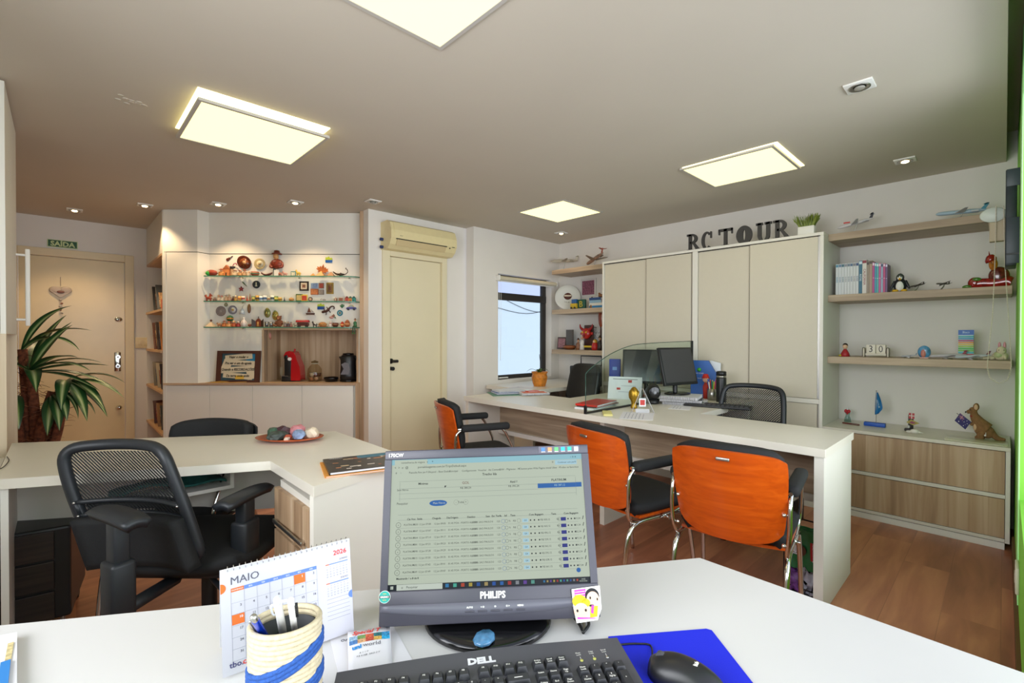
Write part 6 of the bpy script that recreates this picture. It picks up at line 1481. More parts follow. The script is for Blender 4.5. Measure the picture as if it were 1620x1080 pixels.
# things fixed to the back panel above the upper shelf
k = wall_thing('guitar_magnet', 'small brown guitar magnet at the upper left of the souvenir wall', 'magnet', 363, 409)
mm = Matrix.Rotation(R(-55), 4, 'Y') 
mm = Matrix.Rotation(R(55), 4, 'Y')
g = G(); g.ball((0, -0.004, -px(3)), (px(2.6), 0.004, px(2.4)), C('5a2416'), 12, 8, mm).ball((0, -0.004, 0.001), (px(2.0), 0.004, px(2.0)), C('5a2416'), 12, 8, mm); k.p('body', g); k.p('neck', G().box((-px(0.5), -0.007, 0), (px(0.5), -0.003, px(7)), C('3a1a10'), mat=mm))
def plate_w(name, label, u, v, r, c, c2, c3, sz=1.0, tilt=0.0):
    k = wall_thing(name, label, 'plate', u, v)
    k.p('rim', G().lathe([(0, 0), (r*0.7, 0.001), (r, 0.008), (r*0.98, 0.010), (r*0.68, 0.004), (0, 0.003)], c, 30, mat=Matrix.Rotation(tilt, 4, 'Y') @ Matrix.Rotation(PI/2, 4, 'X'), sy=sz))
    k.p('centre', G().lathe([(0, 0.0035), (r*0.62, 0.0045), (r*0.62, 0.0055), (0, 0.0052)], c2, 26, mat=Matrix.Rotation(tilt, 4, 'Y') @ Matrix.Rotation(PI/2, 4, 'X'), sy=sz))
    k.p('motif', G().lathe([(0, 0.0056), (r*0.3, 0.006), (r*0.26, 0.009), (0, 0.010)], c3, 7, mat=Matrix.Rotation(tilt, 4, 'Y') @ Matrix.Rotation(PI/2, 4, 'X'), sy=sz*0.8))
    return k
plate_w('souvenir_plate', 'oval dark brown lacquered plate on the souvenir wall, left of the bust', 387, 415, px(12), M('plate_brown', '4e2113', 0.25, noise=0.5, nscale=50, coat=0.5), M('plate_brown2', '7c4224', 0.25, noise=0.6, nscale=60), C('c8a070'), 0.85, R(35))
plate_w('souvenir_plate', 'round cream plate with a ring border, between the brown plate and the bust', 411.5, 417.5, px(9), M('plate_cream', 'b9a77a', 0.4, noise=0.15, nscale=90), C('d8cba8'), C('9a8458'))
k = wall_thing('magnet', 'blue and yellow landscape magnet at the upper right, above the oil lamp', 'magnet', 520.5, 411); k.p('base', G().box((-px(5.5), -0.006, -px(4.5)), (px(5.5), 0, px(0)), C('1a5aa0'), 0.002)); k.p('hills', G().plate([(-px(5.5), 0), (px(5.5), 0), (px(5), px(3.5)), (px(2), px(3)), (0, px(5.5)), (-px(3), px(3.5)), (-px(5), px(4.5))], -0.006, 0, C('b8c838')))

# ---- middle glass shelf
k = on_shelf(1, 'dragon_figure', 'rust-red winged dragon figure at the left end of the middle glass shelf', 'figurine', 330); k_animal(k, px(12), px(11), 'a8452c'); k.p('wing', G().add([(0, 0, px(6)), (px(3), -0.01, px(13)), (px(7), 0, px(8))], [(0, 1, 2)], C('b8583a')))
small = [(340, 7, 6, '8a6a5a', '5a4a44'), (345, 7, 10, 'd0b8a0', 'a87858'), (351, 6, 9, 'e0d0b8', 'b04a34'), (357, 7, 11, 'c8a888', '8a8a94'), (363, 7, 12, 'b89478', 'a8b0a8'), (368, 6, 8, '6a3a30', '3a2a2a'), (373, 6, 9, 'c89a48', 'e8d8b0')]
nm_ = ['grey-brown', 'sand-coloured', 'cream red-capped', 'tan grey-capped', 'light brown tall', 'dark brown', 'ochre']
for i, (u, w_, h_, c, h2) in enumerate(small):
    k = on_shelf(1, 'tiny_figure', f'{nm_[i]} tiny figure in the left group on the middle glass shelf', 'figurine', u, 0.01*(i % 2), group='tiny figures at the left of the middle glass shelf'); k_figure(k, px(w_), px(h_), c, h2)
cups = [(379, 6, 8, 'e0b868', 'c87838'), (385, 6, 8, 'e8e0d0', 'b84a38'), (391, 4, 9, 'a83a2c', None), (395.5, 5, 12, '8a5a3a', None), (401, 6, 8, '5a7a4a', 'd8c060'), (407, 6, 9, 'd0a040', '5a4a38'), (413, 7, 8, 'e8ece8', '6a8ab0'), (419, 7, 9, 'e0e0dc', '4a6a8a'), (425, 5, 7, 'b8c0b0', 'a87a4a'), (431, 7, 9, 'f0ece0', '4a5a5a'), (437, 7, 8, '6a8a4a', 'e0d060'), (443, 6, 6, 'd8b040', '8a6a3a')]
cn_ = ['yellow-ochre', 'white and red', 'narrow dark red', 'tall brown', 'green', 'golden', 'white and pale blue', 'white and slate blue', 'small grey-green', 'cream patterned', 'olive green', 'low yellow']
for i, (u, w_, h_, c, pt) in enumerate(cups):
    if i in (2, 3):
        k = on_shelf(1, 'tower_figure', f'{cn_[i]} souvenir tower in the row of cups on the middle glass shelf', 'figurine', u); k.p('tower', G().lathe([(0, 0), (px(w_)*0.5, 0), (px(w_)*0.22, px(h_)*0.45), (px(w_)*0.08, px(h_)), (0, px(h_))], C(c), 4, smooth=False)); k.p('deck', G().lathe([(0, px(h_)*0.42), (px(w_)*0.32, px(h_)*0.42), (px(w_)*0.32, px(h_)*0.47), (0, px(h_)*0.47)], C(c), 4, smooth=False))
    else:
        k = on_shelf(1, 'souvenir_cup', f'{cn_[i]} miniature souvenir cup in the row on the middle glass shelf', 'cup', u, group='miniature cups on the middle glass shelf'); k_cup(k, px(w_), px(h_), c, pt)
k = on_shelf(1, 'eiffel_figure', 'thin dark tower miniature left of the round brown gourd', 'figurine', 450); k.p('tower', G().lathe([(0, 0), (px(2), 0), (px(0.9), px(3)), (px(0.25), px(7)), (0, px(7.5))], C('3a3a44'), 4, smooth=False))
k = on_shelf(1, 'gourd', 'round brown gourd standing alone on the middle glass shelf', 'gourd', 461); k.p('body', G().ball((0, 0, px(3)), (px(4), px(3.4), px(3)), C('b8884a'), 14, 9)); k.p('stem', G().cyl((0, 0, px(5.5)), (0, 0, px(7)), 0.002, C('5a3a1a'), seg=6))
k = on_shelf(1, 'photo_card', 'green-framed picture card in the middle of the middle glass shelf', 'picture', 472, 0.02); k_box(k, px(11), px(12), '3a5a2c', 'c8b070', px(1.2))
k = on_shelf(1, 'photo_card', 'red and yellow picture card right of the green-framed one', 'picture', 481, 0.01); k_box(k, px(10), px(11), 'd8c048', 'b8402c', px(1.2))
k = on_shelf(1, 'drum_figure', 'small round dark drum with a cream face right of the picture cards', 'ornament', 491.5); DISC(k, 'drum', px(3.4), '3a2420', -0.006); DISC(k, 'face', px(2.2), 'c8a888', -0.0085); bpy.data.objects[k.t.name].location.z += px(3.5)
k = on_shelf(1, 'word_ornament', 'tiny white ornament with dark cursive lettering near the right end of the middle shelf', 'ornament', 511); k.p('base', G().box((-px(5), -0.004, 0), (px(5), 0.004, px(1)), C('e8e4dc'))); k.p('lettering', G().text('Cuba', px(4.2), C('3a3030'), FR(0, px(2.6), -0.003), 0.001, shear=0.3))
k = on_shelf(1, 'owl_figure', 'small brown owl figure near the right end of the middle glass shelf', 'figurine', 531); k.p('body', G().ball((0, 0, px(3)), (px(2.6), px(2.2), px(3.4)), C('8a5a44'), 12, 9)); k.p('belly', G().ball((0, -px(1.4), px(2.6)), (px(1.5), px(1), px(2)), C('d8c0a0'), 10, 7))
for s in (-1, 1): k.p('eye', G().ball((px(0.9)*s, -px(1.7), px(5)), px(0.6), C('f0e8d0'), 8, 6))
k = on_shelf(1, 'photo_card', 'brown and white picture block beside the small owl figure', 'picture', 539.5); k_box(k, px(8), px(6.5), 'c8b8a8', '8a5a44', px(1.5))
for (u, c, r_, lab) in ((549, 'b84a3c', '7a2a20', 'red miniature house at the right end of the middle glass shelf'), (554.5, 'c8803c', '3a6a4a', 'orange miniature house between the red and the teal ones'), (560, '2a8a80', '1f5a58', 'teal miniature house at the far right of the middle glass shelf')):
    k = on_shelf(1, 'miniature_house', lab, 'figurine', u, group='coloured miniature houses'); k_house(k, px(5.4), px(8.5), c, r_, px(3))
# fixed between upper and middle shelf
k = wall_thing('flower_magnet', 'dark red flower magnet on the left of the souvenir wall', 'magnet', 382, 457)
k.p('petals', G().plate([((px(4.6) if i % 2 == 0 else px(2.2))*math.cos(2*PI*i/10+0.3), (px(4.6) if i % 2 == 0 else px(2.2))*math.sin(2*PI*i/10+0.3)) for i in range(10)], -0.006, 0, C('8a2c34'))); k.p('centre', G().ball((0, -0.006, 0), px(1), C('c86a58'), 8, 6))
k = wall_thing('chili_magnet', 'thin green chili magnet above the red flower', 'magnet', 387.5, 449.5); k.p('pod', G().tube([(-px(3), -0.004, px(3)), (0, -0.004, 0), (px(3.4), -0.004, -px(3.4))], [0.006, 0.002], C('4a6a34'), 8)); k.p('stem', G().cyl((-px(3), -0.004, px(3)), (-px(4), -0.004, px(4)), 0.002, C('2a4a20'), seg=6))
k = wall_thing('black_disc_plate', 'round black plate with a pale figure, left of the framed magnets', 'plate', 406, 450)
DISC(k, 'disc', px(6.2), '20242a', -0.006); DISC(k, 'ring', px(5.0), '343a3c', -0.0075); k.p('figure', G().plate([(-px(1.8), -px(3)), (px(1.8), -px(3)), (px(0.5), px(1)), (px(1), px(2.5)), (0, px(3.6)), (-px(1), px(2.5)), (-px(0.5), px(1))], -0.009, -0.0075, C('c8c0a8')))
def framed(name, label, u, v, w_, h_, fr, pic, b=0.12, cat='picture', mat2=None):
    k = wall_thing(name, label, cat, u, v); W2, H2 = px(w_)/2, px(h_)/2
    k.p('frame', G().box((-W2, -0.010, -H2), (W2, 0, H2), C(fr))); k.p('picture', G().box((-W2*(1-2*b), -0.0112, -H2*(1-2*b)), (W2*(1-2*b), -0.010, H2*(1-2*b)), M('pic_'+pic, pic, 0.6, noise=0.6, nscale=220)))
    if mat2: k.p('motif', G().box((-W2*0.35, -0.0122, -H2*0.35), (W2*0.35, -0.0112, H2*0.35), C(mat2)))
    return k
framed('framed_tile', 'square black-framed tile with a cream centre', 481.5, 452.5, 14.5, 15, '2a1e1a', 'd8c4a8', 0.16, mat2='8a5a44')
framed('photo_magnet', 'pale blue photo magnet, upper left of the four magnets by the black frame', 498, 452, 12, 9, 'c8ccd4', '8a9cb8', 0.06, 'magnet')
framed('photo_magnet', 'orange and blue photo magnet, lower left of the four by the black frame', 498, 461.5, 12, 9.5, 'a85a34', 'c87848', 0.08, 'magnet')
framed('photo_magnet', 'brown photo magnet with a red centre, upper right of the four magnets', 509, 452, 8, 9, '8a7466', 'a84a38', 0.1, 'magnet')
framed('photo_magnet', 'brown and grey photo magnet, lower right of the four magnets', 509, 462, 8, 8, '7a6a5c', '9a8a7c', 0.08, 'magnet')
framed('portrait_icon', 'tall gold-framed portrait icon right of the four photo magnets', 522.5, 456, 11, 18, '9a7c30', '7a5a34', 0.12, mat2='6a3a24')

# ---- lowest glass shelf
k = on_shelf(2, 'sand_figure', 'pale cone-shaped figure with a brown head at the left of the lowest glass shelf', 'figurine', 334); k_pyramid(k, px(12), px(9), 'd0b898'); k.p('head', G().ball((0, 0, px(10)), px(1.8), C('6a4030'), 8, 6))
k = on_shelf(2, 'camel_figure', 'small brown camel figure right of the pale cone figure', 'figurine', 347); k_animal(k, px(9), px(7), 'a8744a', neck=0.5); k.p('hump', G().ball((px(0.4), 0, px(4.6)), px(1.5), C('a8744a'), 8, 6))
k = on_shelf(2, 'striped_globe', 'green and orange striped ball on top of the teddy group, lowest glass shelf', 'ball', 361, 0.03); k.p('stand', G().cyl((0, 0, 0), (0, 0, px(10)), px(2), C('8a5a34'))); k.p('ball', G().ball((0, 0, px(13.5)), px(5), M('globe_green', '35603a', 0.3, noise=0.4, nscale=60), 16, 12)); k.p('band', G().lathe([(px(4.9), px(12.3)), (px(5.15), px(13.2)), (px(4.9), px(14.2))], C('c8802c'), 20))
for (u, w_, h_, c, hat, lab) in ((355, 9, 10, 'c8743a', '8a3a24', 'orange figure at the left of the teddy group on the lowest glass shelf'), (362, 10, 9, 'e0a060', 'b84a2c', 'bright peach figure below the striped ball'), (370, 9, 10, 'b85a30', 'e0b878', 'rust-coloured figure right of the striped ball'), (377, 8, 9, 'a83a34', 'd8d0c8', 'red figure with a white cap left of the dotted vase')):
    k = on_shelf(2, 'folk_figure', lab, 'figurine', u, group='folk figures under the striped ball'); k_figure(k, px(w_), px(h_), c, hat)
k = on_shelf(2, 'dotted_vase', 'white vase with red dots on the lowest glass shelf', 'vase', 386); k_vase(k, px(10), px(15), 'e4dcd4', 'a84a44')
k = on_shelf(2, 'heart_box', 'small brown heart-shaped box right of the dotted vase', 'box', 395.5); k.p('box', G().ball((-px(1.2), 0, px(2.8)), px(2), C('8a4a38'), 8, 6).ball((px(1.2), 0, px(2.8)), px(2), C('8a4a38'), 8, 6).cyl((0, 0, px(0)), (0, 0, px(2.6)), 0.003, C('8a4a38'), px(2.6), 10))
k = on_shelf(2, 'triptych_shrine', 'dark winged triptych shrine with a golden figure on the lowest glass shelf', 'ornament', 409)
mt_ = C('3a2a24')
k.p('centre', G().plate([(-px(4), 0), (px(4), 0), (px(4), px(10)), (0, px(14)), (-px(4), px(10))], -0.004, 0.01, C('7a3a28')))
for s in (-1, 1): k.p('wing', G().add([(s*px(4), -0.004, 0), (s*px(9.5), -0.018, 0), (s*px(9.5), -0.018, px(13)), (s*px(4), -0.004, px(9))], [(0, 1, 2, 3)], mt_))
k.p('figure', G().lathe([(0, px(1)), (px(2), px(1)), (px(1.2), px(5)), (px(1.4), px(7)), (0, px(9))], C('c8924a'), 12, mat=Matrix.Translation((0, -0.012, 0)))); k.p('cross', G().box((-0.002, -0.002, px(13.5)), (0.002, 0.002, px(16.5)), mt_).box((-0.006, -0.002, px(15)), (0.006, 0.002, px(15.6)), mt_))
for i, u in enumerate((422, 429)):
    k = on_shelf(2, 'shot_glass', ('left','right')[i]+' of the two small silver tumblers right of the triptych shrine', 'glass', u, group='silver tumblers'); k.p('tumbler', G().lathe([(0, 0), (px(2.4), 0), (px(2.9), px(8)), (px(2.6), px(8)), (px(2.2), px(1)), (0, px(1))], M('grey_metal', '8c9094', 0.3, 0.8), 14)); k.p('rim', G().lathe([(px(2.9), px(7.6)), (px(3.05), px(8)), (px(2.8), px(8.2))], m_steel, 14))
k = on_shelf(2, 'teddy_bear', 'brown bear figure, largest on the lowest glass shelf, right of the silver tumblers', 'bear', 441, 0.01)
mbr = M('bear_brown', '7c4a2e', 0.8, noise=0.3, nscale=80)
k.p('body', G().ball((0, 0, px(6)), (px(5), px(4), px(6)), mbr, 14, 10)); hd = k.p('head', G().ball((0, -px(1), px(14)), px(3.8), mbr, 12, 9).ball((0, -px(4), px(13)), px(1.5), C('a8744a'), 8, 6))
for s in (-1, 1):
    G().ball((px(2.8)*s, 0, px(17)), px(1.2), mbr, 8, 6).build('ear', hd); k.p('arm', G().tube([(px(4)*s, 0, px(9)), (px(5.6)*s, -px(2), px(5))], px(1.6), mbr, 8)); k.p('leg', G().tube([(px(2.5)*s, -px(1), px(2)), (px(4.5)*s, -px(5), px(1.7))], px(1.7), mbr, 8))
k = on_shelf(2, 'cub_figure', 'small brown cub leaning against the bear figure', 'bear', 434); k_animal(k, px(8), px(7), '8a5634')
for (u, w_, h_, c, hat, lab) in ((451, 6, 10, '8a7a74', 'c8c8c8', 'grey figure right of the bear on the lowest glass shelf'), (456, 6, 9, '5a4a4c', '9a8a84', 'dark figure between the grey and the pink ones'), (460.5, 6, 8, '9a6a60', '4a4a54', 'pinkish figure left of the toy wagon')):
    k = on_shelf(2, 'band_figure', lab, 'figurine', u, group='band of dark figures'); k_figure(k, px(w_), px(h_), c, hat, base='a84030')
k = on_shelf(2, 'toy_wagon', 'toy wagon with a long red roof on the lowest glass shelf', 'toy', 479)
k.p('cabin', G().box((-px(8), -px(2.5), px(2)), (px(9), px(2.5), px(7)), C('5a2c24'))); k.p('roof', G().grid(lambda a, b: (-px(10)+px(20)*a, (b-0.5)*px(6), px(7.5)+px(3)*math.sin(PI*b)), 2, 8, C('b02c30'), 0.003))
for x in (-6, 6):
    for y in (-2.7, 2.7): k.p('wheel', G().cyl((px(x), px(y)-0.002, px(1.6)), (px(x), px(y)+0.002, px(1.6)), px(1.6), C('2a2420'), seg=14))
k = on_shelf(2, 'ox_figure', 'small grey ox figure in front of the toy wagon', 'figurine', 469.5, -0.02); k_animal(k, px(8), px(6), '8a8070')
k = on_shelf(2, 'cow_figure', 'black and white cow figure right of the toy wagon', 'figurine', 498); k_animal(k, px(9), px(10), '3c3430'); k.p('patch', G().ball((px(1), -px(1.6), px(5)), (px(2), px(0.8), px(1.4)), C('e0d8d0'), 8, 6))
k = on_shelf(2, 'bread_ornament', 'round brown loaf-shaped ornament left of the cat figure', 'ornament', 510.5); k.p('loaf', G().ball((0, 0, px(4)), (px(6.5), px(4), px(4.2)), M('loaf', 'a8743c', 0.6, noise=0.3, nscale=60), 16, 10)); k.p('tray', G().box((-px(7), -px(3.5), 0), (px(7), px(3.5), px(1)), C('8a3a24')))
k = on_shelf(2, 'cat_figure', 'white cat figure with a red collar right of the loaf ornament', 'figurine', 523); k.p('body', G().lathe([(0, 0), (px(2.8), 0), (px(2.6), px(3)), (px(1.6), px(6)), (0, px(7))], C('d8c8bc'), 12)); hd = k.p('head', G().ball((0, 0, px(7.6)), px(2), C('d8c8bc'), 10, 8)); k.p('collar', G().lathe([(px(1.7), px(5.4)), (px(1.9), px(5.9)), (px(1.6), px(6.3))], C('a83430'), 12))
for s in (-1, 1): G().cyl((px(1.1)*s, 0, px(9)), (px(1.4)*s, 0, px(10.6)), px(0.7), C('d8c8bc'), 0.0005, 6).build('ear', hd)
k = on_shelf(2, 'gourd_cup', 'dark brown gourd cup left of the red egg', 'cup', 530.5); k_bowl(k, px(10), px(8), '5c2a1e', '8a5a3c')
k = on_shelf(2, 'painted_egg', 'small bright red painted egg at the right of the lowest glass shelf', 'egg', 541.5); k_egg(k, px(6.5), px(9), 'b0321e', 'e0a860')
k = on_shelf(2, 'painted_egg', 'larger brown painted egg right of the red one', 'egg', 549.5); k_egg(k, px(9), px(12), '9a5230', 'c88a58')
k = on_shelf(2, 'leprechaun_figure', 'green figure in a brown hat sitting at the right end of the lowest shelf', 'figurine', 563, -0.02)
k_figure(k, px(7), px(14), '2c6a3a', '6a4024', 'c89068')
for s in (-1, 1): lg = k.p('leg', G().tube([(px(1)*s, -px(2), px(1.5)), (px(1.4)*s, -px(6.5), px(0)), (px(1.6)*s, -px(7), -px(9))], px(0.9), C('24482c'), 8)); G().ball((px(1.6)*s, -px(7.8), -px(10)), (px(1.1), px(1.8), px(0.9)), C('3a8a3a'), 8, 6).build('shoe', lg)
# fixed between middle and lowest shelf
k = wall_thing('mandala_disc', 'grey mandala disc, lower left of the souvenir wall', 'ornament', 350, 492); DISC(k, 'disc', px(8), '7c6c68', -0.006)
g = G()
for rr_ in (2.2, 4.2, 6.2): g.tube([(px(rr_)*math.cos(a), -0.007, px(rr_)*math.sin(a)) for a in [2*PI*i/16 for i in range(16)]], 0.0015, C('b8aca4'), 5, 2, closed=True)
for i in range(12): a = 2*PI*i/12; g.cyl((0, -0.007, 0), (px(7)*math.cos(a), -0.007, px(7)*math.sin(a)), 0.001, C('b8aca4'), seg=4)
k.p('tracery', g)
k = wall_thing('coin_disc', 'small olive disc above the mandala disc', 'ornament', 358, 482); DISC(k, 'disc', px(3), '7a7860', -0.005); DISC(k, 'centre', px(1.6), '9c987c', -0.0065)
plate_w('souvenir_plate', 'grey and white ring plate right of the mandala disc', 369, 490, px(7.2), M('plate_grey', '87828c', 0.4, noise=0.2, nscale=120), C('d4cec8'), C('b89440'))
k = wall_thing('lantern_ornament', 'white and blue lantern ornament on a cord, right of the ring plate', 'ornament', 385.5, 491); k.p('bell', G().lathe([(px(3.6), -px(6)), (px(3.2), -px(2)), (px(1.2), px(2)), (0, px(3))], C('c4ccd4'), 14, mat=Matrix.Translation((0, -px(3.7), 0)))); k.p('figure', G().lathe([(0, -px(5)), (px(1.4), -px(5)), (0, 0)], C('4a5a74'), 10, mat=Matrix.Translation((0, -px(4.2), 0)))); k.p('cord', G().tube([(0, -px(3.7), px(3)), (-px(1), -px(1), px(6)), (px(0), 0, px(9))], 0.0012, C('8a7a6a'), 5))
k = wall_thing('leaf_mask', 'narrow brown leaf-shaped mask right of the lantern ornament', 'mask', 394.5, 488); k.p('face', G().ball((0, -0.004, 0), (px(2.8), 0.012, px(7.5)), C('7a5230'), 14, 10)); k.p('ridge', G().tube([(0, -0.017, px(6)), (0, -0.019, 0), (0, -0.017, -px(6))], 0.002, C('b08848'), 6))
def mask(label, u, v, c, c2):
    k = wall_thing('carnival_mask', label, 'mask', u, v); k.p('face', G().ball((0, -0.004, 0), (px(5), 0.018, px(7.6)), M('mask_'+c, c, 0.3, 0.3), 16, 12))
    for s in (-1, 1): k.p('eye', G().ball((px(1.9)*s, -0.019, px(1.6)), (px(1.1), 0.003, px(0.7)), C('2a2a20'), 8, 6))
    k.p('nose', G().cyl((0, -0.02, px(2)), (0, -0.026, -px(1.2)), 0.003, C(c2), 0.005, 8)); k.p('mouth', G().ball((0, -0.019, -px(3.6)), (px(1.5), 0.004, px(0.6)), C('a04a34'), 8, 6)); k.p('crest', G().ball((0, -0.010, px(6.8)), (px(2), 0.01, px(1.6)), C(c2), 8, 6))
mask('green-gold carnival mask, left and higher of the two masks', 423.5, 495, '8a8a4c', 'c0a850'); mask('yellow-gold carnival mask, right and lower of the two masks', 436, 499, 'b09a48', '7a8a44')
k = wall_thing('ship_ornament', 'brown sailing ship ornament in the right half of the souvenir wall', 'ornament', 491.5, 492); k.p('hull', G().plate([(-px(7), -px(3)), (px(7), -px(3)), (px(6), -px(6)), (-px(6), -px(6))], -0.014, 0, C('4c2a20'))); k.p('sail', G().plate([(-px(5), -px(2)), (px(1), -px(2)), (-px(2), px(6))], -0.008, -0.006, C('6a3c28'))); k.p('jib', G().plate([(px(2), -px(2)), (px(6.5), -px(2)), (px(1), px(3))], -0.008, -0.006, C('b8b0a8'))); k.p('base', G().box((-px(7), -0.016, -px(7)), (px(7), 0, -px(6)), C('c8c0b8')))
k = wall_thing('magnet', 'blue and yellow landscape magnet left of the gecko', 'magnet', 508, 484.5); k.p('base', G().box((-px(5.8), -0.006, -px(5)), (px(5.8), 0, px(0)), C('1a4a90'), 0.002)); k.p('hills', G().plate([(-px(5.8), 0), (px(5.8), 0), (px(5), px(3.5)), (px(2), px(2.6)), (0, px(5)), (-px(3), px(3)), (-px(5), px(4))], -0.006, 0, C('a8b838')))
k = wall_thing('gecko_ornament', 'dark brown gecko with a curled tail on the souvenir wall', 'ornament', 520, 490)
mgk = C('4a2c22')
k.p('body', G().tube([(-px(8), -0.008, -px(3)), (-px(3), -0.009, -px(2)), (px(1), -0.008, px(1.5))], px(2), mgk, 8)); k.p('head', G().ball((-px(8.5), -0.008, -px(3.5)), (px(2.4), 0.008, px(2)), mgk, 10, 8)); k.p('tail', G().tube([(px(1), -0.008, px(1.5)), (px(4), -0.007, px(5)), (px(8), -0.006, px(5.5)), (px(9.5), -0.006, px(2.5)), (px(7.5), -0.006, px(1.5))], [px(1.4), px(0.5)], mgk, 8))
for (a, b) in (((-6, -2), (-8, 3)), ((-4, -3), (-4, -8)), ((-1, 0), (-3, 4.5)), ((0, -0.5), (3, -4.5))): k.p('leg', G().tube([(px(a[0]), -0.007, px(a[1])), (px((a[0]+b[0])/2+0.8), -0.009, px((a[1]+b[1])/2)), (px(b[0]), -0.005, px(b[1]))], px(0.7), mgk, 6))
k = wall_thing('cactus_magnet', 'green cactus magnet between the gecko and the toy car', 'magnet', 541.5, 484); k.p('trunk', G().tube([(0, -0.005, -px(3)), (0, -0.005, px(3))], px(1.2), C('2f6a3c'), 8))
for s in (-1, 1): k.p('arm', G().tube([(0, -0.005, -px(0.6)), (px(2.4)*s, -0.005, -px(0.3)), (px(2.8)*s, -0.005, px(1.8)+0.003*s)], px(0.8), C('2f6a3c'), 6))
k = wall_thing('ring_magnet', 'turquoise ring magnet with a brown centre below the cactus', 'magnet', 538, 495); DISC(k, 'ring', px(4.8), '1c6f86', -0.005); DISC(k, 'centre', px(2.8), '8fb0a8', -0.0065); DISC(k, 'dot', px(1.4), '6a4a3a', -0.008)
k = wall_thing('car_magnet', 'purple toy car magnet with a yellow roof at the right edge of the souvenir wall', 'magnet', 556, 486.5); k.p('body', G().plate([(-px(8), -px(2.5)), (px(8), -px(2.5)), (px(8), px(0)), (px(5.5), px(1)), (-px(5.5), px(1)), (-px(8), -px(0.5))], -0.010, 0, C('5c5a9a'))); k.p('roof', G().plate([(-px(4.5), px(1)), (px(4.5), px(1)), (px(2.5), px(4.4)), (-px(2.5), px(4.4))], -0.009, 0, C('c8b040')))
for s in (-1, 1): k.p('wheel', G().cyl((px(4.6)*s, -0.014, -px(2.6)), (px(4.6)*s, 0, -px(2.6)), px(1.8), C('2a2a34'), seg=14)); k.p('window', G().plate([(px(0.3)*s, px(1.2)), (px(3.2)*s, px(1.2)), (px(1.9)*s, px(3.6)), (px(0.3)*s, px(3.6))], -0.0105, -0.009, C('9ab0c0')))
k = wall_thing('bird_ornament', 'pink and white bird ornament below the gecko', 'ornament', 526, 501); k.p('body', G().ball((-px(1), -0.008, -px(1)), (px(3.5), 0.009, px(2.2)), C('c8948a'), 12, 8)); k.p('wing', G().plate([(-px(2), 0), (px(3), px(4.5)), (px(5), px(1)), (px(2), -px(1))], -0.014, -0.010, C('8a5a44'))); k.p('tail', G().plate([(px(2), -px(1)), (px(6.5), -px(3)), (px(5), px(0))], -0.010, -0.006, C('3a6a4a')))
k = K('hanging_bell', 'small pinkish shell charm hanging at the top left inside the wood niche', 'ornament', dloc(dg(427, 528, 0.2)[0], 0.2, z_n1-0.005), DGA); k.p('cord', G().cyl((0, 0, 0), (0, 0, -0.02), 0.001, C('8a7a6a'), seg=5)); k.p('shell', G().ball((0, 0, -0.045), (0.014, 0.012, 0.026), C('c88a7c'), 12, 8)); k.p('clapper', G().ball((0.006, 0, -0.075), 0.008, C('b06a5a'), 8, 6))

# ================================================================== on the ledge
def on_ledge(name, label, cat, u, c): return K(name, label, cat, dloc(dg(u, 604, c)[0], c, ZL+0.0005), DGA)
k = on_ledge('framed_quote', 'dark-framed handwritten quote picture leaning on the ledge below the glass shelves', 'picture', 376, 0.05)
PL = 4.38/FOC; W2 = 34*PL; H2 = 50*PL; mm = Matrix.Rotation(R(-6), 4, 'X')
k.p('frame', G().box((-W2, -0.01, 0), (-W2+0.045, 0.01, H2), C('4a2a20'), mat=mm).box((W2-0.045, -0.01, 0), (W2, 0.01, H2), C('4a2a20'), mat=mm).box((-W2+0.045, -0.01, 0), (W2-0.045, 0.01, 0.02), C('4a2a20'), mat=mm).box((-W2+0.045, -0.01, H2-0.025), (W2-0.045, 0.01, H2), C('4a2a20'), mat=mm))
k.p('backing', G().box((-W2+0.045, 0.0, 0.02), (W2-0.045, 0.008, H2-0.025), M('quote_teal', '3c5a62', 0.5, noise=0.4, nscale=12), mat=mm).box((W2*0.35, -0.002, H2*0.62), (W2-0.05, -0.0, H2-0.03), C('2a7aa0'), mat=mm))
g = G(); rnd = random.Random(3)
for i, (x, z, w_, h_, a) in enumerate(((0, 0.235, 0.25, 0.055, -6), (0.01, 0.18, 0.29, 0.05, 3), (-0.01, 0.12, 0.32, 0.055, -3), (0.0, 0.06, 0.27, 0.05, 5), (-0.11, 0.15, 0.08, 0.12, 20), (0.12, 0.075, 0.07, 0.09, -14))): g.box((-w_/2, -0.0045-0.0007*i, -h_/2), (w_/2, -0.003-0.0007*i, h_/2), M('torn_paper', 'cfc2a6', 0.7), mat=mm @ Matrix.Translation((x, 0, z)) @ Matrix.Rotation(R(a), 4, 'Y'))
k.p('torn_papers', g, 'torn cream paper strips'); k.p('yellow_patch', G().box((-0.02, -0.0092, 0.03), (0.06, -0.0085, 0.065), C('d8b048'), mat=mm))
g = G()
for i, s_ in enumerate(('Viajar e mudar o', 'Pra ver o um da aguela', 'Quando e RECORDAÇÕES', 'Da terra onde ando')): g.text(s_, 0.031, m_print, mm @ FR(0, 0.236-i*0.058, -0.0096), 0.0003, shear=0.25, bold=0.0006, xs=0.85)
k.p('handwritten_lines', g).__setitem__('kind', 'stuff')
k = on_ledge('golden_fan', 'thin golden dried leaf lying on the ledge in front of the framed quote', 'ornament', 345, 0.02)
k.p('blade', G().plate([(-0.12, 0.0), (0.04, 0.0), (0.10, 0.012), (0.02, 0.016), (-0.06, 0.01)], -0.002, 0.002, C('b08840'))); k.p('stem', G().tube([(0.04, 0, 0.006), (0.14, -0.004, 0.004), (0.26, 0, 0.008)], 0.003, C('b08840'), 6))
x_, z_ = dg(442, 587, 0.42)
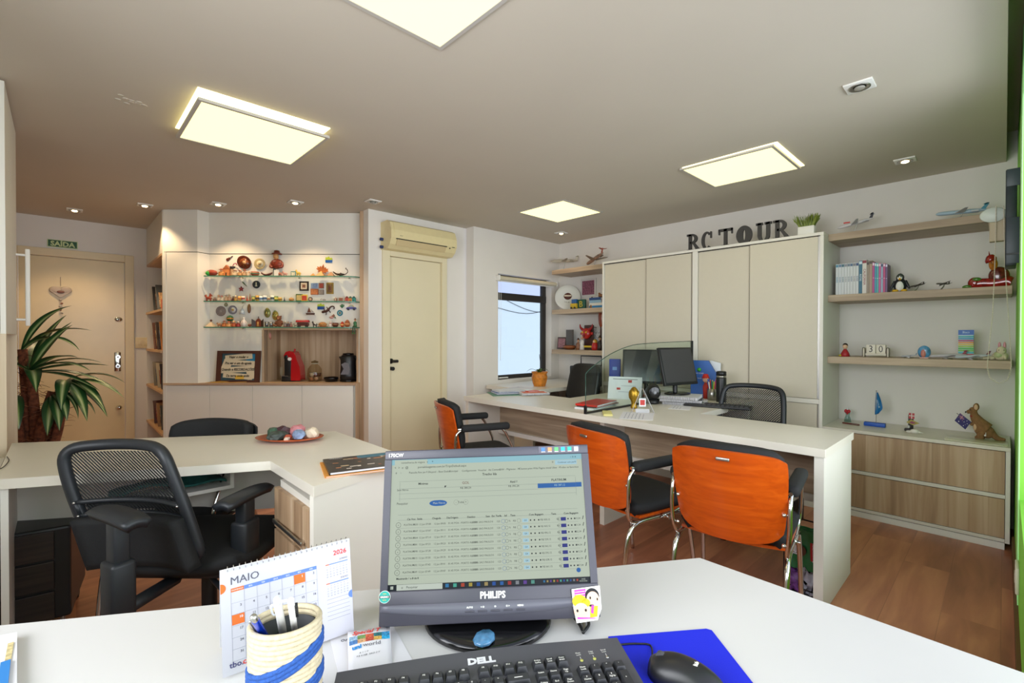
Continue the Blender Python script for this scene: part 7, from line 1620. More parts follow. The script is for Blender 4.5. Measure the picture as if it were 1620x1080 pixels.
k = K('niche_switch', 'cream switch plate on the back of the wood niche beside the coffee machine', 'switch', dloc(x_, 0.42, z_), DGA); k.p('plate', G().cbox((0, -0.005, 0), (0.075, 0.01, 0.085), C('cfc2a4'), 0.003)); k.p('rocker', G().cbox((0, -0.012, 0), (0.03, 0.005, 0.05), C('d8ccb0'), 0.002))
k = on_ledge('coffee_machine', 'red and black capsule coffee machine in the wood niche', 'coffee machine', 464, 0.19)
q = Matrix.Identity(4)
mr_ = M('machine_red', 'b4101c', 0.2, coat=0.6)
u_ = 4.44/FOC
k.p('body', G().plate([(0.0, 0.01), (15*u_, 0.01), (15.5*u_, 10*u_), (14*u_, 24*u_), (9*u_, 36*u_), (7.5*u_, 42*u_), (4*u_, 47*u_), (-2*u_, 49*u_), (-8*u_, 47*u_), (-11*u_, 41*u_), (-6*u_, 36*u_), (1*u_, 34*u_)], -0.055, 0.055, mr_), 'red body').modifiers.new('b', 'BEVEL').width = 0.012
k.p('brew_head', G().ball((-7*u_, 0, 39*u_), (6.5*u_, 0.062, 8.5*u_), m_blk, 16, 12)); k.p('front_column', G().box((-11*u_, -0.05, 0.02), (2*u_, 0.05, 36*u_), m_blk, 0.012)); k.p('drip_tray', G().box((-15*u_, -0.055, 0), (2*u_, 0.055, 0.05), m_blk, 0.008)); k.p('tray_rim', G().box((-15*u_, -0.057, 0.05), (-4*u_, 0.057, 0.055), m_steel)); k.p('knob', G().cyl((-1*u_, -0.055, 36*u_), (-1*u_, -0.068, 36*u_), 0.016, m_whitep)); k.p('lever', G().cyl((2*u_, 0, 47*u_), (3*u_, 0, 52*u_), 0.008, mr_))
k = on_ledge('glass_jar', 'round glass jar of coffee capsules in the wood niche', 'jar', 498, 0.17)
k.p('body', G().lathe([(0, 0.002), (10*u_, 0.004), (11.5*u_, 0.05), (10.5*u_, 0.12), (7*u_, 25*u_), (5*u_, 27*u_), (5*u_, 30*u_)], glass('jar_glass', 'e8e2d4'), 24)); k.p('lid', G().lathe([(0, 30*u_), (5.5*u_, 30*u_), (5.5*u_, 32*u_), (2*u_, 33*u_), (0, 34*u_)], glass('jar_lid', 'c8c0ac', 0.1), 20)); k.p('rim', G().lathe([(5*u_, 28*u_), (5.8*u_, 28.6*u_), (5*u_, 29.3*u_)], M('jar_rim', 'b8b09c', 0.2), 20))
for i, (x, y, z, c) in enumerate(((-0.03, 0, 0.03, 'b07858'), (0.02, -0.01, 0.035, 'c09a84'), (0.0, 0.02, 0.07, '8a4a38'), (0.035, 0.01, 0.07, '5a342a'), (-0.02, -0.02, 0.075, 'c8b8a8'))):
    o_ = K('coffee_capsule', ('tan', 'pale', 'rust', 'dark brown', 'cream')[i]+' coffee capsule inside the glass jar', 'capsule', tuple(Vector(k.t.location)+DX*x+DY*y+Vector((0, 0, z-0.022))), DGA, 'coffee capsules in the jar'); o_.p('cup', G().lathe([(0, 0), (0.016, 0), (0.022, 0.03), (0, 0.031)], C(c), 12)); o_.p('foil', G().lathe([(0, 0.031), (0.025, 0.0312), (0.025, 0.033), (0, 0.033)], m_steel, 12))
k = on_ledge('black_dish', 'low black dish between the glass jar and the kettle', 'dish', 524, 0.16); k.p('dish', G().lathe([(0, 0), (9*u_, 0), (11*u_, 0.035), (10.5*u_, 0.042), (9*u_, 0.012), (0, 0.01)], m_blkg, 26)); k.p('foot', G().lathe([(0, 0), (7*u_, 0), (7*u_, 0.002), (0, 0.002)], m_blk, 20))
k = on_ledge('electric_kettle', 'black electric kettle with a grey side window in the wood niche', 'kettle', 551, 0.17)
k.p('body', G().lathe([(0, 0.02), (12.5*u_, 0.02), (12.5*u_, 0.06), (11.5*u_, 0.16), (12*u_, 0.23), (10*u_, 0.25), (0, 0.26)], m_blk, 26)); k.p('base', G().lathe([(0, 0), (12.8*u_, 0), (12.8*u_, 0.018), (0, 0.018)], m_blkg, 26)); k.p('spout', G().add([(-11*u_, -0.02, 0.24), (-11*u_, 0.02, 0.24), (-15*u_, 0, 0.235), (-10*u_, 0, 0.17)], [(0, 1, 2), (0, 2, 3), (1, 3, 2), (0, 3, 1)], m_blk)); k.p('lid', G().lathe([(0, 0.262), (9*u_, 0.255), (8*u_, 0.268), (0, 0.272)], m_blkg, 22))
k.p('window', G().plate([(-8*u_, 12*u_), (5*u_, 12*u_), (7*u_, 20*u_), (5*u_, 29*u_), (-1*u_, 31*u_), (-7*u_, 28*u_), (-3*u_, 21*u_)], -12.8*u_, -11.8*u_, M('kettle_grey', '6c6a70', 0.4)), 'grey side panel')
k.p('handle', G().tube([(10*u_, 0, 0.24), (15*u_, 0, 0.20), (15*u_, 0, 0.10), (11*u_, 0, 0.06)], 0.012, m_blk, 8))
# ================================================================== right wall shelves
ZS1, ZS2, ZS3, ZC = 2.018, 1.567, 1.112, 0.607
def rs(name, label, cat, u, v, x, z, group=None, dr=0.0, zs=False):
    """on the right wall: horizontal position read at pixel u on the plane x"""
    y = ax(u, v, x).y; k = K(name, label, cat, (x, y, z+0.0006), TH_R+dr, group)
    if zs: k.t.scale = (1, 1, ((Vector((x, y, EYE.z))-EYE).dot(fw)/FOC)/mpx(x, u))
    return k
def mpx(x, u): # metres per pixel at plane x near u (measured along y)
    return abs(ax(u+1, 500, x).y-ax(u, 500, x).y)
# wooden letters: slab-serif shapes
m_let = M('letter_grey', '3c3a38', 0.6)
def letter(ch, u0, u1, lab, heavy=1.0):
    xl = 4.09; ya = ax(u0, 380, xl).y; yb = ax(u1, 380, xl).y; w_ = abs(ya-yb); h_ = 0.155
    k = K('wooden_letter', lab, 'letter', (xl, (ya+yb)/2, WH+0.0006), TH_R, 'dark grey letters on the wardrobe')
    d0, d1 = -0.008, 0.010; s_ = w_*0.24*heavy; b = 0.018; W2 = w_/2
    g = G()
    def R_(x0, z0, x1, z1): g.box((x0, d0, z0), (x1, d1, z1), m_let)
    def arc(cx, cz, rx, rz, t, a0, a1, n=20):
        P_ = []
        for i in range(n+1):
            a = a0+(a1-a0)*i/n; P_.append((cx+rx*math.cos(a), cz+rz*math.sin(a), cx+(rx-t)*math.cos(a), cz+(rz-t*0.62)*math.sin(a)))
        for p_, q_ in zip(P_, P_[1:]): g.plate([(p_[0], p_[1]), (q_[0], q_[1]), (q_[2], q_[3]), (p_[2], p_[3])], d0, d1, m_let)
    if ch in 'R':
        R_(-W2*0.72, 0, -W2*0.72+s_, h_); R_(-W2, 0, -W2*0.72+s_*1.6, b); R_(-W2, h_-b, -W2*0.2, h_)
        arc(-W2*0.2, h_*0.72, W2*0.85, h_*0.28, s_, -PI/2, PI/2); R_(-W2*0.5, h_*0.44, -W2*0.2, h_*0.44+b)
        g.plate([(-W2*0.1, h_*0.45), (W2*0.25, h_*0.47), (W2*0.95, b), (W2*0.4, b)], d0, d1, m_let); R_(W2*0.3, 0, W2*1.1, b)
    if ch == 'C': arc(0.0, h_/2, W2, h_/2, s_*1.1, R(48), R(312)); R_(W2*0.62, h_*0.62, W2*0.88, h_*0.98)
    if ch == 'T': R_(-s_/2, 0, s_/2, h_); R_(-s_*1.1, 0, s_*1.1, b); R_(-W2, h_-b*1.2, W2, h_); R_(-W2, h_*0.70, -W2*0.82, h_); R_(W2*0.82, h_*0.70, W2, h_)
    if ch == 'O': arc(0, h_/2, W2, h_/2, s_*1.3, 0, 2*PI, 32)
    if ch == 'U':
        R_(-W2*0.78, h_*0.35, -W2*0.78+s_, h_); R_(W2*0.78-s_, h_*0.35, W2*0.78, h_); arc(0, h_*0.36, W2*0.78, h_*0.36, s_, PI, 2*PI); R_(-W2, h_-b, -W2*0.78+s_*1.4, h_); R_(W2*0.78-s_*1.4, h_-b, W2, h_)
    k.p('shape', g)
letter('R', 1087, 1107, 'first grey letter R, leftmost on top of the wardrobe'); letter('C', 1110, 1127, 'grey letter C on top of the wardrobe'); letter('T', 1137, 1159, 'grey letter T on top of the wardrobe')
letter('O', 1165, 1190, 'bold grey letter O on top of the wardrobe', 1.35); letter('U', 1196, 1221, 'grey letter U on top of the wardrobe'); letter('R', 1223, 1249, 'last grey letter R, beside the potted grass on the wardrobe')
# potted grass
k = rs('potted_grass', 'artificial grass in a square white pot on the right end of the wardrobe', 'plant', 1277, 372, 4.12, WH)
k.p('pot', G().box((-0.055, -0.04, 0), (0.055, 0.04, 0.075), m_whitep, 0.004)); g = G(); rnd = random.Random(9)
for i in range(170):
    bx, by = rnd.uniform(-0.045, 0.045), rnd.uniform(-0.03, 0.03); tx = bx*1.8+rnd.uniform(-0.015, 0.015); ty = by*1.6; hz = rnd.uniform(0.13, 0.175)
    wv = 0.003; g.add([(bx-wv, by, 0.07), (bx+wv, by, 0.07), (tx+wv*0.4, ty, hz*0.93), (tx, ty, hz)], [(0, 1, 2, 3)], C(('6a7a24', '7e8c2c', '56681e')[i % 3]))
k.p('grass', g)['kind'] = 'stuff'
# model aeroplanes
def plane(name, label, u, v, x, z, L_, body, tail, rz, pitch=0.0, stand=0.07, prop=False, roll=0, wingm=None):
    k = rs(name, label, 'model aeroplane', u, v, x, z, None, rz)
    mb = C(body); mt = C(tail); wm = wingm or C('c8ccd0')
    mm = Matrix.Translation((0, 0, stand)) @ Matrix.Rotation(pitch, 4, 'Y') @ Matrix.Rotation(roll, 4, 'X')
    n = 14; r_ = L_*0.055
    g = G()
    pr = [(0.0001, -L_/2), (r_*0.5, -L_*0.475), (r_*0.85, -L_*0.43), (r_, -L_*0.36), (r_, L_*0.2), (r_*0.75, L_*0.35), (r_*0.3, L_*0.48), (0.0001, L_/2)]
    g.lathe(pr, mb, 12, mat=mm @ Matrix.Rotation(PI/2, 4, 'Y')); k.p('fuselage', g)
    for s in (-1, 1):
        k.p('wing', G().add([(-L_*0.12, s*r_*0.7, -r_*0.3), (L_*0.06, s*r_*0.7, -r_*0.3), (L_*0.16, s*L_*0.42, r_*0.5), (L_*0.10, s*L_*0.42, r_*0.5), (-L_*0.12, s*r_*0.7, -r_*0.6), (L_*0.06, s*r_*0.7, -r_*0.6)], [(0, 1, 2, 3), (4, 3, 2, 5), (0, 3, 4), (1, 5, 2)], wm, mat=mm))
        k.p('tailplane', G().add([(L_*0.40, 0, r_*(0.3 if prop else 2.6)), (L_*0.49, 0, r_*(0.3 if prop else 2.6)), (L_*0.53, s*L_*0.15, r_*(0.4 if prop else 2.7)), (L_*0.48, s*L_*0.15, r_*(0.4 if prop else 2.7)), (L_*0.45, 0, r_*(0.1 if prop else 2.3))], [(0, 1, 2, 3), (0, 3, 4), (1, 4, 2)], mt, mat=mm))
        k.p('engine', G().cyl((L_*(-0.10 if prop else 0.20), s*(L_*0.15 if prop else r_*1.6), -r_*0.3), (L_*(0.02 if prop else 0.34), s*(L_*0.15 if prop else r_*1.6), -r_*0.3), r_*0.42, wm, mat=mm))
    k.p('tail_fin', G().plate([(L_*0.36, r_*0.4), (L_*0.46, r_*0.4), (L_*0.52, r_*2.9), (L_*0.46, r_*2.9)], -0.0015, 0.0015, mt, mm))
    k.p('stand', G().tube([(0.01, 0, stand), (0.0, 0, stand*0.5), (-0.02, 0, 0.004)], 0.0035, m_steel, 6).lathe([(0, 0), (0.028, 0), (0.026, 0.005), (0, 0.006)], m_steel, 18, sy=0.7))
    return k
k = plane('model_aeroplane', 'white model jet with a dark tail on the top shelf beside the wardrobe', 1353, 365, 4.28, ZS1, 0.23, 'd6d2d0', '2a2c3a', R(0), R(-10), 0.085)
k.p('red_marking', G().box((-0.07, -0.0145, 0.09), (-0.03, -0.0125, 0.10), C('c8302c')))
plane('model_aeroplane', 'light blue model jet with a teal tail at the right of the top shelf', 1520, 345, 4.28, ZS1, 0.25, 'a4bccc', '2a8096', R(0), R(3), 0.06)
mpr = M('dark_pewter', '5a544c', 0.4, 0.6)
plane('model_aeroplane', 'small dark propeller aeroplane beside the penguin, nose towards it', 1451, 458, 4.26, ZS2, 0.10, '5a544c', '4a443e', R(40), R(-12), 0.045, True, roll=R(-20), wingm=mpr)
plane('model_aeroplane', 'small dark propeller aeroplane in the middle of the middle shelf', 1492, 455, 4.26, ZS2, 0.10, '6a645c', '4a443e', R(50), R(0), 0.045, True, roll=R(-20), wingm=mpr)
plane('model_aeroplane', 'tiny white aeroplane left of the blue snow dome', 1438, 568, 4.24, ZS3, 0.09, 'b8bcc4', '8a98a8', R(5), R(-8), 0.015)
plane('model_aeroplane', 'silver model jet between the snow dome and the coloured board', 1499, 570, 4.24, ZS3, 0.19, 'c0bcc0', '9a4a54', R(12), R(-4), 0.022)
plane('model_aeroplane', 'silver model jet with a dark red tail before the striped board', 1538, 572, 4.20, ZS3, 0.17, 'b8c0c8', '7a3a4a', R(8), R(-6), 0.022)
# top shelf far corner planes
plane('model_aeroplane', 'pale gold model jet on the far top shelf, left of the brown one', 893, 418, 4.34, 2.03, 0.32, 'b8ae9a', 'c8c0ac', R(35), R(0), 0.13, wingm=C('9a9484'))
plane('model_aeroplane', 'brown and red model jet on the far top shelf', 941, 414, 4.32, 2.03, 0.34, '9a7a66', 'a8503c', R(-20), R(-14), 0.10, wingm=C('8a7a6c'))
# books
us = [1322, 1326.5, 1331, 1336, 1341, 1346, 1351, 1356.5]
xb = 4.22
def bookspine(lab, u0, u1, h_, c, tc='3a4a5a', txt=None, grp='guidebooks on the middle shelf', lc=None):
    ya, yb = ax(u0, 440, xb).y, ax(u1, 440, xb).y; w_ = abs(ya-yb)-0.0012
    k = K('guidebook', lab, 'book', (xb, (ya+yb)/2, ZS2+0.0006), TH_R, grp)
    k.p('cover', G().box((-w_/2, 0, 0), (w_/2, 0.001, h_), C(c)).box((-w_/2, 0.001, 0), (-w_/2+0.0012, 0.13, h_), C(c)).box((w_/2-0.0012, 0.001, 0), (w_/2, 0.13, h_), C(c)))
    k.p('pages', G().box((-w_/2+0.0013, 0.0012, 0.003), (w_/2-0.0013, 0.127, h_-0.003), m_paper))
    g = G().box((-w_/2+0.001, -0.0006, h_*0.90), (w_/2-0.001, 0, h_*0.98), C(lc or tc))
    if txt: g.text(txt, w_*0.82, C(tc), Matrix.Translation((0, -0.0008, h_*0.5)) @ Matrix.Rotation(R(90), 4, 'Y') @ Matrix.Rotation(R(90), 4, 'X'), 0, bold=0.0002)
    k.p('spine_print', g)
tt = ['GUIA 01', 'GUIA 02', 'GUIA 03', 'GUIA 04', 'GUIA 05', 'GUIA 06', 'GUIA 07', 'GUIA 08']
wc = ['4a90a8', '5a7a9a', '3a6a7a', '8a8a94', '6a7a8a', '4a6a8a', '7a7a84', '2a4a7a']
nth = ['leftmost', 'second', 'third', 'fourth', 'fifth', 'sixth', 'seventh', 'eighth']
for i in range(8): bookspine(f'{nth[i]} of the eight thin white-spined guidebooks at the left of the row', 1322+i*4.55, 1322+(i+1)*4.55, 0.235, 'd6d8d8', wc[i], 'GUIDE')
for u0, u1, h_, c, tc, txt, lab in ((1358.5, 1364, 0.245, '2a6a84', 'd8e8f0', 'ROTAS', 'thick dark teal guidebook right of the white-spined ones'), (1364, 1371, 0.25, 'dcd6ce', '8a1c2c', 'CALIFORNIA', 'thick pale guidebook with tall dark red lettering'), (1371, 1375, 0.235, '9a8a7a', '3a2a2a', None, 'beige-brown guidebook right of the pale lettered one'), (1375, 1380, 0.24, 'a8927c', '4a3a34', None, 'tan guidebook, taller than its pink neighbours'), (1380, 1383.5, 0.225, 'c0488c', 'f0d8e8', 'B', 'first pink guidebook from the left of the colourful group'), (1383.5, 1386.5, 0.22, '3a98b8', 'e0f0f4', 'B', 'sky blue guidebook between the first pink one and the teal one'), (1386.5, 1390, 0.215, '52b0b0', 'e0f0f4', 'B', 'teal guidebook right of the sky blue one'), (1390, 1393.5, 0.215, 'c85a94', 'f0d8e8', 'B', 'second pink guidebook, right of the teal one'), (1393.5, 1397, 0.21, '9ab0c8', '3a4a6a', 'B', 'pale blue guidebook near the right of the row'), (1397, 1400.5, 0.21, 'c0447c', 'f0d8e8', 'B', 'third pink guidebook, second from the right end'), (1400.5, 1404, 0.205, '6a4a7a', 'e0d8f0', 'B', 'purple guidebook at the right end of the row beside the penguin')):
    bookspine(lab, u0, u1, h_, c, tc, txt)
# penguin
k = rs('penguin_figure', 'black, white and yellow penguin toy sitting right of the guidebooks', 'toy', 1424, 458, 4.22, ZS2, zs=True); q = mpx(4.22, 1424)
k.p('body', G().ball((0, 0, 11*q), (11*q, 8*q, 11*q), C('1c1f26'), 16, 12)); k.p('belly', G().ball((0, -3.5*q, 10*q), (7.5*q, 5.5*q, 8.5*q), C('e4e4dc'), 14, 10)); hd = k.p('head', G().ball((0, 0, 22*q), 6.5*q, C('1c1f26'), 14, 10))
G().ball((0, -4*q, 22.5*q), (4.5*q, 3*q, 4*q), C('e8e8e0'), 12, 8).build('face', hd); G().cyl((0, -6*q, 20.5*q), (0, -10*q, 19.5*q), 2.2*q, C('e8b020'), 0.001, 10).build('beak', hd); k.p('cap', G().lathe([(6.8*q, 23*q), (6*q, 26*q), (3*q, 29*q), (0, 30*q)], C('3a4440'), 14))
for s in (-1, 1): k.p('flipper', G().tube([(8*q*s, 0, 17*q), (13*q*s, -2*q, 9*q), (15*q*s, -2*q, 5*q)], [3*q, 1.5*q], C('1c1f26'), 8)); k.p('foot', G().ball((7*q*s, -7*q, 2.2*q), (5.5*q, 6*q, 2.2*q), C('e0b020'), 10, 7)); G().ball((1.8*q*s, -7*q, 24*q), 0.9*q, C('101014'), 8, 6).build('eye', hd)
# reclining crowned red figure
k = rs('crowned_mask_figure', 'large red glazed figure with a crown lying at the right end of the middle shelf', 'ornament', 1572, 452, 4.24, ZS2, zs=True); q = mpx(4.24, 1560)
mrg = M('red_glaze', '8e1a14', 0.15, noise=0.5, nscale=70, coat=0.7); mgg = M('green_glaze', '4a7a2c', 0.3, coat=0.3); mgo = M('amber_glaze', 'b06a1c', 0.2, noise=0.4, nscale=80, coat=0.6)
k.p('body', G().tube([(-36*q, 0, 6*q), (-20*q, 0, 8*q), (0, 0, 7*q), (20*q, 0, 9*q), (27*q, 0, 6*q)], [7*q, 9*q], mrg, 12)); k.p('shoulder', G().ball((8*q, 0, 18*q), (17*q, 8*q, 14*q), M('maroon_glaze', '5c1a12', 0.2, noise=0.5, nscale=60, coat=0.6), 16, 12))
k.p('coil', G().ball((-30*q, 0, 9*q), (12*q, 8*q, 9*q), mrg, 14, 10)); k.p('green_cap', G().ball((-27*q, -4*q, 14*q), (8*q, 5*q, 3.5*q), mgg, 12, 8)); k.p('green_foot', G().ball((-42*q, -2*q, 3.2*q), (9*q, 6*q, 3.2*q), mgg, 12, 8))
hd = k.p('head', G().ball((-1*q, -3*q, 36*q), (7.5*q, 7*q, 9.5*q), mgo, 14, 11)); G().lathe([(9*q, 0), (10*q, 4*q), (7.5*q, 9*q), (5*q, 11*q), (0, 12*q)], mrg, 16, mat=Matrix.Translation((-4*q, -1*q, 40*q)) @ Matrix.Rotation(R(-14), 4, 'Y')).build('crown', hd); G().cyl((-7*q, -1*q, 50*q), (-8*q, -1*q, 57*q), 1.6*q, mrg, 0.001, 8).build('crown_tip', hd); G().cyl((-2*q, -9*q, 36*q), (-2*q, -12*q, 33*q), 1.6*q, mgo, 1.9*q, 8).build('nose', hd)
for s in (-1, 1): G().ball((-1*q+3*q*s, -9*q, 38.5*q), 1*q, C('1c1410'), 8, 6).build('eye', hd)
# lowest shelf: day calendar shaped like a sofa
k = rs('day_calendar', 'small cream sofa-shaped block calendar reading 30 on the lowest shelf', 'calendar', 1386, 566, 4.22, ZS3, zs=True); q = mpx(4.22, 1386); mcr = C('cfc6b4')
k.p('frame', G().box((-19*q, -6*q, 3*q), (19*q, 6*q, 6*q), mcr).box((-17*q, 4*q, 6*q), (17*q, 6*q, 19*q), mcr))
for s in (-1, 1): k.p('armrest', G().box((19*q*s-2.5*q, -7*q, 0), (19*q*s+2.5*q, 6*q, 15*q), mcr, 2*q)); k.p('outline', G().tube([(19*q*s-2*q, -7.3*q, 1*q), (19*q*s-2*q, -7.3*q, 13*q), (19*q*s, -7.3*q, 15*q), (19*q*s+2*q, -7.3*q, 13*q), (19*q*s+2*q, -7.3*q, 1*q)], 0.5*q, C('3a2e26'), 5))
for s, ch in ((-1, '3'), (1, '0')): b_ = k.p('number_block', G().box((7.8*q*s-7.4*q, -4*q, 6*q), (7.8*q*s+7.4*q, 3.9*q, 19.5*q), C('e0d8c8'), 0.5*q)); G().text(ch, 15*q, C('2a221e'), FR(7.8*q*s, 12.5*q, -4.2*q), 0.0003).build('digit', b_)
k = rs('snow_dome', 'blue and pink disc-shaped souvenir globe in the middle of the lowest shelf', 'ornament', 1462, 568, 4.22, ZS3, zs=True); k.p('disc', G().ball((0, 0, 9*q), (9.5*q, 3.5*q, 9*q), M('dome_blue', '4a86b0', 0.2, noise=0.5, nscale=40, coat=0.5), 18, 12)); k.p('motif', G().ball((-1*q, -2.4*q, 7*q), (4*q, 2*q, 6*q), C('c0786a'), 12, 8)); k.p('base', G().box((-6*q, -3*q, 0), (6*q, 3*q, 1.6*q), C('d0a090')))
# coloured board (suction board/ strips)
k = rs('striped_board', 'rainbow striped card with a blue top standing on the lowest shelf', 'card', 1528, 570, 4.30, ZS3, zs=True); q = mpx(4.30, 1528)
k.p('board', G().box((-12.5*q, -0.004, 4*q), (12.5*q, 0.004, 46*q), C('c8dce0'), 0.003)); k.p('header', G().box((-12.5*q, -0.006, 38*q), (12.5*q, -0.004, 46*q), C('1a5cb0'), 0.0))
g = G().text('Bluco', 5*q, C('c8e0f0'), FR(0, 42.2*q, -0.0065), 0.0002); k.p('lettering', g)
for i, c in enumerate(('2aa0a8', '2a8ab8', 'a83a6a', 'd88a2c', 'd0b83a', '9ac03a', '4ab03a', '7ac04a', '3ab0b8', 'b8303c')): k.p('stripe', G().box((-12.2*q, -0.008, (35.4-i*3.15)*q-1.15*q), (12.2*q, -0.004, (35.4-i*3.15)*q+1.15*q), C(c), 0.0006))
k.p('stand', G().box((-2*q, -0.01, 0), (2*q, 0.01, 6*q), C('b89858')))
k = rs('rabbit_toy', 'cream plush rabbit with pink ears lying at the right end of the lowest shelf', 'toy', 1578, 572, 4.24, ZS3, zs=True); q = mpx(4.24, 1578); mcp_ = M('cream_plush', 'd8cfae', 0.9, noise=0.1, bump=0.5, bscale=300)
k.p('body', G().ball((4*q, 0, 7*q), (13*q, 8*q, 7*q), mcp_, 16, 11)); hd = k.p('head', G().ball((6*q, -4*q, 15*q), (8*q, 7*q, 7*q), mcp_, 14, 10)); k.p('dress', G().ball((2*q, -1*q, 8*q), (9*q, 8.5*q, 6*q), C('b8c490'), 12, 8))
for s, x in ((-1, 3), (1, 11)): G().ball((x*q, -3*q, 23*q), (2.6*q, 1.6*q, 6*q), C('d0909a'), 10, 8).build('ear', hd); G().ball((x*q-1*q, -10.2*q, 16*q), 0.8*q, C('2a1a1a'), 8, 6).build('eye', hd)
k.p('leg', G().tube([(-6*q, 0, 4*q), (-16*q, -2*q, 3*q), (-24*q, -3*q, 2.6*q)], [3*q, 2*q], mcp_, 8)); k.p('leg', G().tube([(-4*q, -4*q, 4*q), (-12*q, -7*q, 2.5*q)], 2.5*q, mcp_, 8)); k.p('paw', G().ball((12*q, -8*q, 4*q), 3*q, mcp_, 10, 8))
k = rs('red_doll', 'small doll in a red spotted dress at the left end of the lowest shelf', 'figurine', 1337, 563, 4.22, ZS3, zs=True); q = mpx(4.22, 1337)
k.p('dress', G().lathe([(0, 0), (8*q, 0), (6.5*q, 5*q), (3*q, 11*q), (0, 12*q)], C('a8242c'), 14)); hd = k.p('head', G().ball((0, 0, 15.5*q), 4.2*q, C('d8b090'), 12, 9)); G().ball((0, 1*q, 17.5*q), (4.4*q, 4.2*q, 3.6*q), C('2a1a18'), 12, 8).build('hair', hd); k.p('shoe', G().ball((-7*q, -4*q, 1.6*q), (3*q, 3*q, 1.6*q), C('b8b030'), 8, 6))
# ================================================================== on the credenza
def cs(name, label, cat, u, v, x, dr=0.0): return rs(name, label, cat, u, v, x, ZC, None, dr, True)
k = cs('heart_figure', 'small clear figure holding a red heart at the left end of the sideboard', 'figurine', 1341, 660, 4.36); q = mpx(4.36, 1341)
k.p('body', G().lathe([(0, 0), (6*q, 0), (5*q, 5*q), (3*q, 10*q), (4*q, 14*q), (0, 16*q)], glass('icy_acrylic', 'c8dcd8', 0.1), 14)); k.p('heart', G().ball((-2.3*q, -3*q, 17*q), 2.9*q, C('b82432'), 8, 6).ball((2.3*q, -3*q, 17*q), 2.9*q, C('b82432'), 8, 6).cyl((0, -3*q, 16.4*q), (0, -3*q, 11.5*q), 4.5*q, C('b82432'), 0.001, 10)); k.p('head', G().ball((0, 1*q, 19*q), 3*q, C('d8d8d8'), 10, 8))
k = cs('brown_pen_case', 'slim dark brown pen case lying in front of the heart figure', 'case', 1346, 665, 4.24, R(-12)); k.t.scale = (1, 1, 1); k.p('case', G().box((-0.055, -0.008, 0), (0.055, 0.008, 0.010), C('6a342c'), 0.003)); k.p('clip', G().box((0.01, -0.0088, 0.004), (0.05, -0.008, 0.006), m_steel))
k = cs('table_flag', 'blue pennant on a chrome pole with a blue base on the sideboard', 'flag', 1384, 664, 4.28); q = mpx(4.28, 1384)
mfl = M('flag_blue', '0e6aa8', 0.6, noise=0.1)
k.p('base', G().box((-17*q, -6*q, 0), (17*q, 6*q, 6*q), C('1c54b8'), 1*q)); k.p('pole', G().cyl((2*q, 0, 6*q), (2*q, 0, 55*q), 0.6*q, m_steel)); k.p('finial', G().ball((2*q, 0, 56*q), 1.2*q, m_steel, 8, 6))
k.p('pennant', G().grid(lambda a, b: (2*q+(a-0.18)*12*q*(0.25+0.75*math.sin(min(1, b*1.25)*PI*0.5))*(1 if b < 0.8 else 1-(b-0.8)*3*a), 1.5*q*math.sin(a*7+b*3), 54*q-b*34*q+(a-0.5)*3*q*(b > 0.7)), 10, 12, mfl, 0.001)); k.p('lettering', G().text('FESTUR', 4*q, C('c8dce8'), Matrix.Translation((5*q, -2.2*q, 36*q)) @ Matrix.Rotation(R(70), 4, 'Y') @ Matrix.Rotation(R(90), 4, 'X'), 0.0002))
k = cs('london_figure', 'dark tower-shaped souvenir with a flag and wing in the middle of the sideboard', 'figurine', 1440, 668, 4.24); q = mpx(4.24, 1440)
k.p('base', G().box((-9*q, -5*q, 0), (8*q, 5*q, 4*q), C('1e1c1c'), 1*q)); k.p('tower', G().box((-3*q, -3*q, 4*q), (5*q, 3*q, 26*q), C('2a2420'), 0.5*q)); k.p('flag', G().box((-2*q, -3.6*q, 20*q), (7*q, -3.1*q, 29*q), C('b03034')).box((-2*q, -3.9*q, 24*q), (7*q, -3.5*q, 25.2*q), C('e8e0d8')).box((2*q, -3.9*q, 20*q), (3.2*q, -3.5*q, 29*q), C('e8e0d8')))
k.p('wing', G().plate([(-6*q, 14*q), (2*q, 19*q), (15*q, 14*q), (5*q, 10*q)], -5*q, -4*q, C('a89a3a'))); k.p('wing_panel', G().plate([(-2*q, 14*q), (3*q, 16.6*q), (10*q, 14*q), (4*q, 12*q)], -5.4*q, -5*q, C('8a3a54'))); k.p('ball', G().ball((-2*q, -5*q, 7*q), 2.5*q, C('d0d0cc'), 8, 6))
k = cs('shell_ornament', 'white shell-like ornament lying in front of the tower souvenir', 'ornament', 1447, 677, 4.15); k.p('shell', G().ball((0, 0, 3.5*q), (7*q, 5*q, 3.5*q), C('e8e4dc'), 12, 8).ball((-8*q, 1*q, 2*q), (6*q, 3*q, 2*q), C('e0dcd4'), 10, 7)); k.p('spike', G().cyl((6*q, 0, 3*q), (13*q, 0, 2*q), 1.6*q, C('e8e4dc'), 0.001, 8))
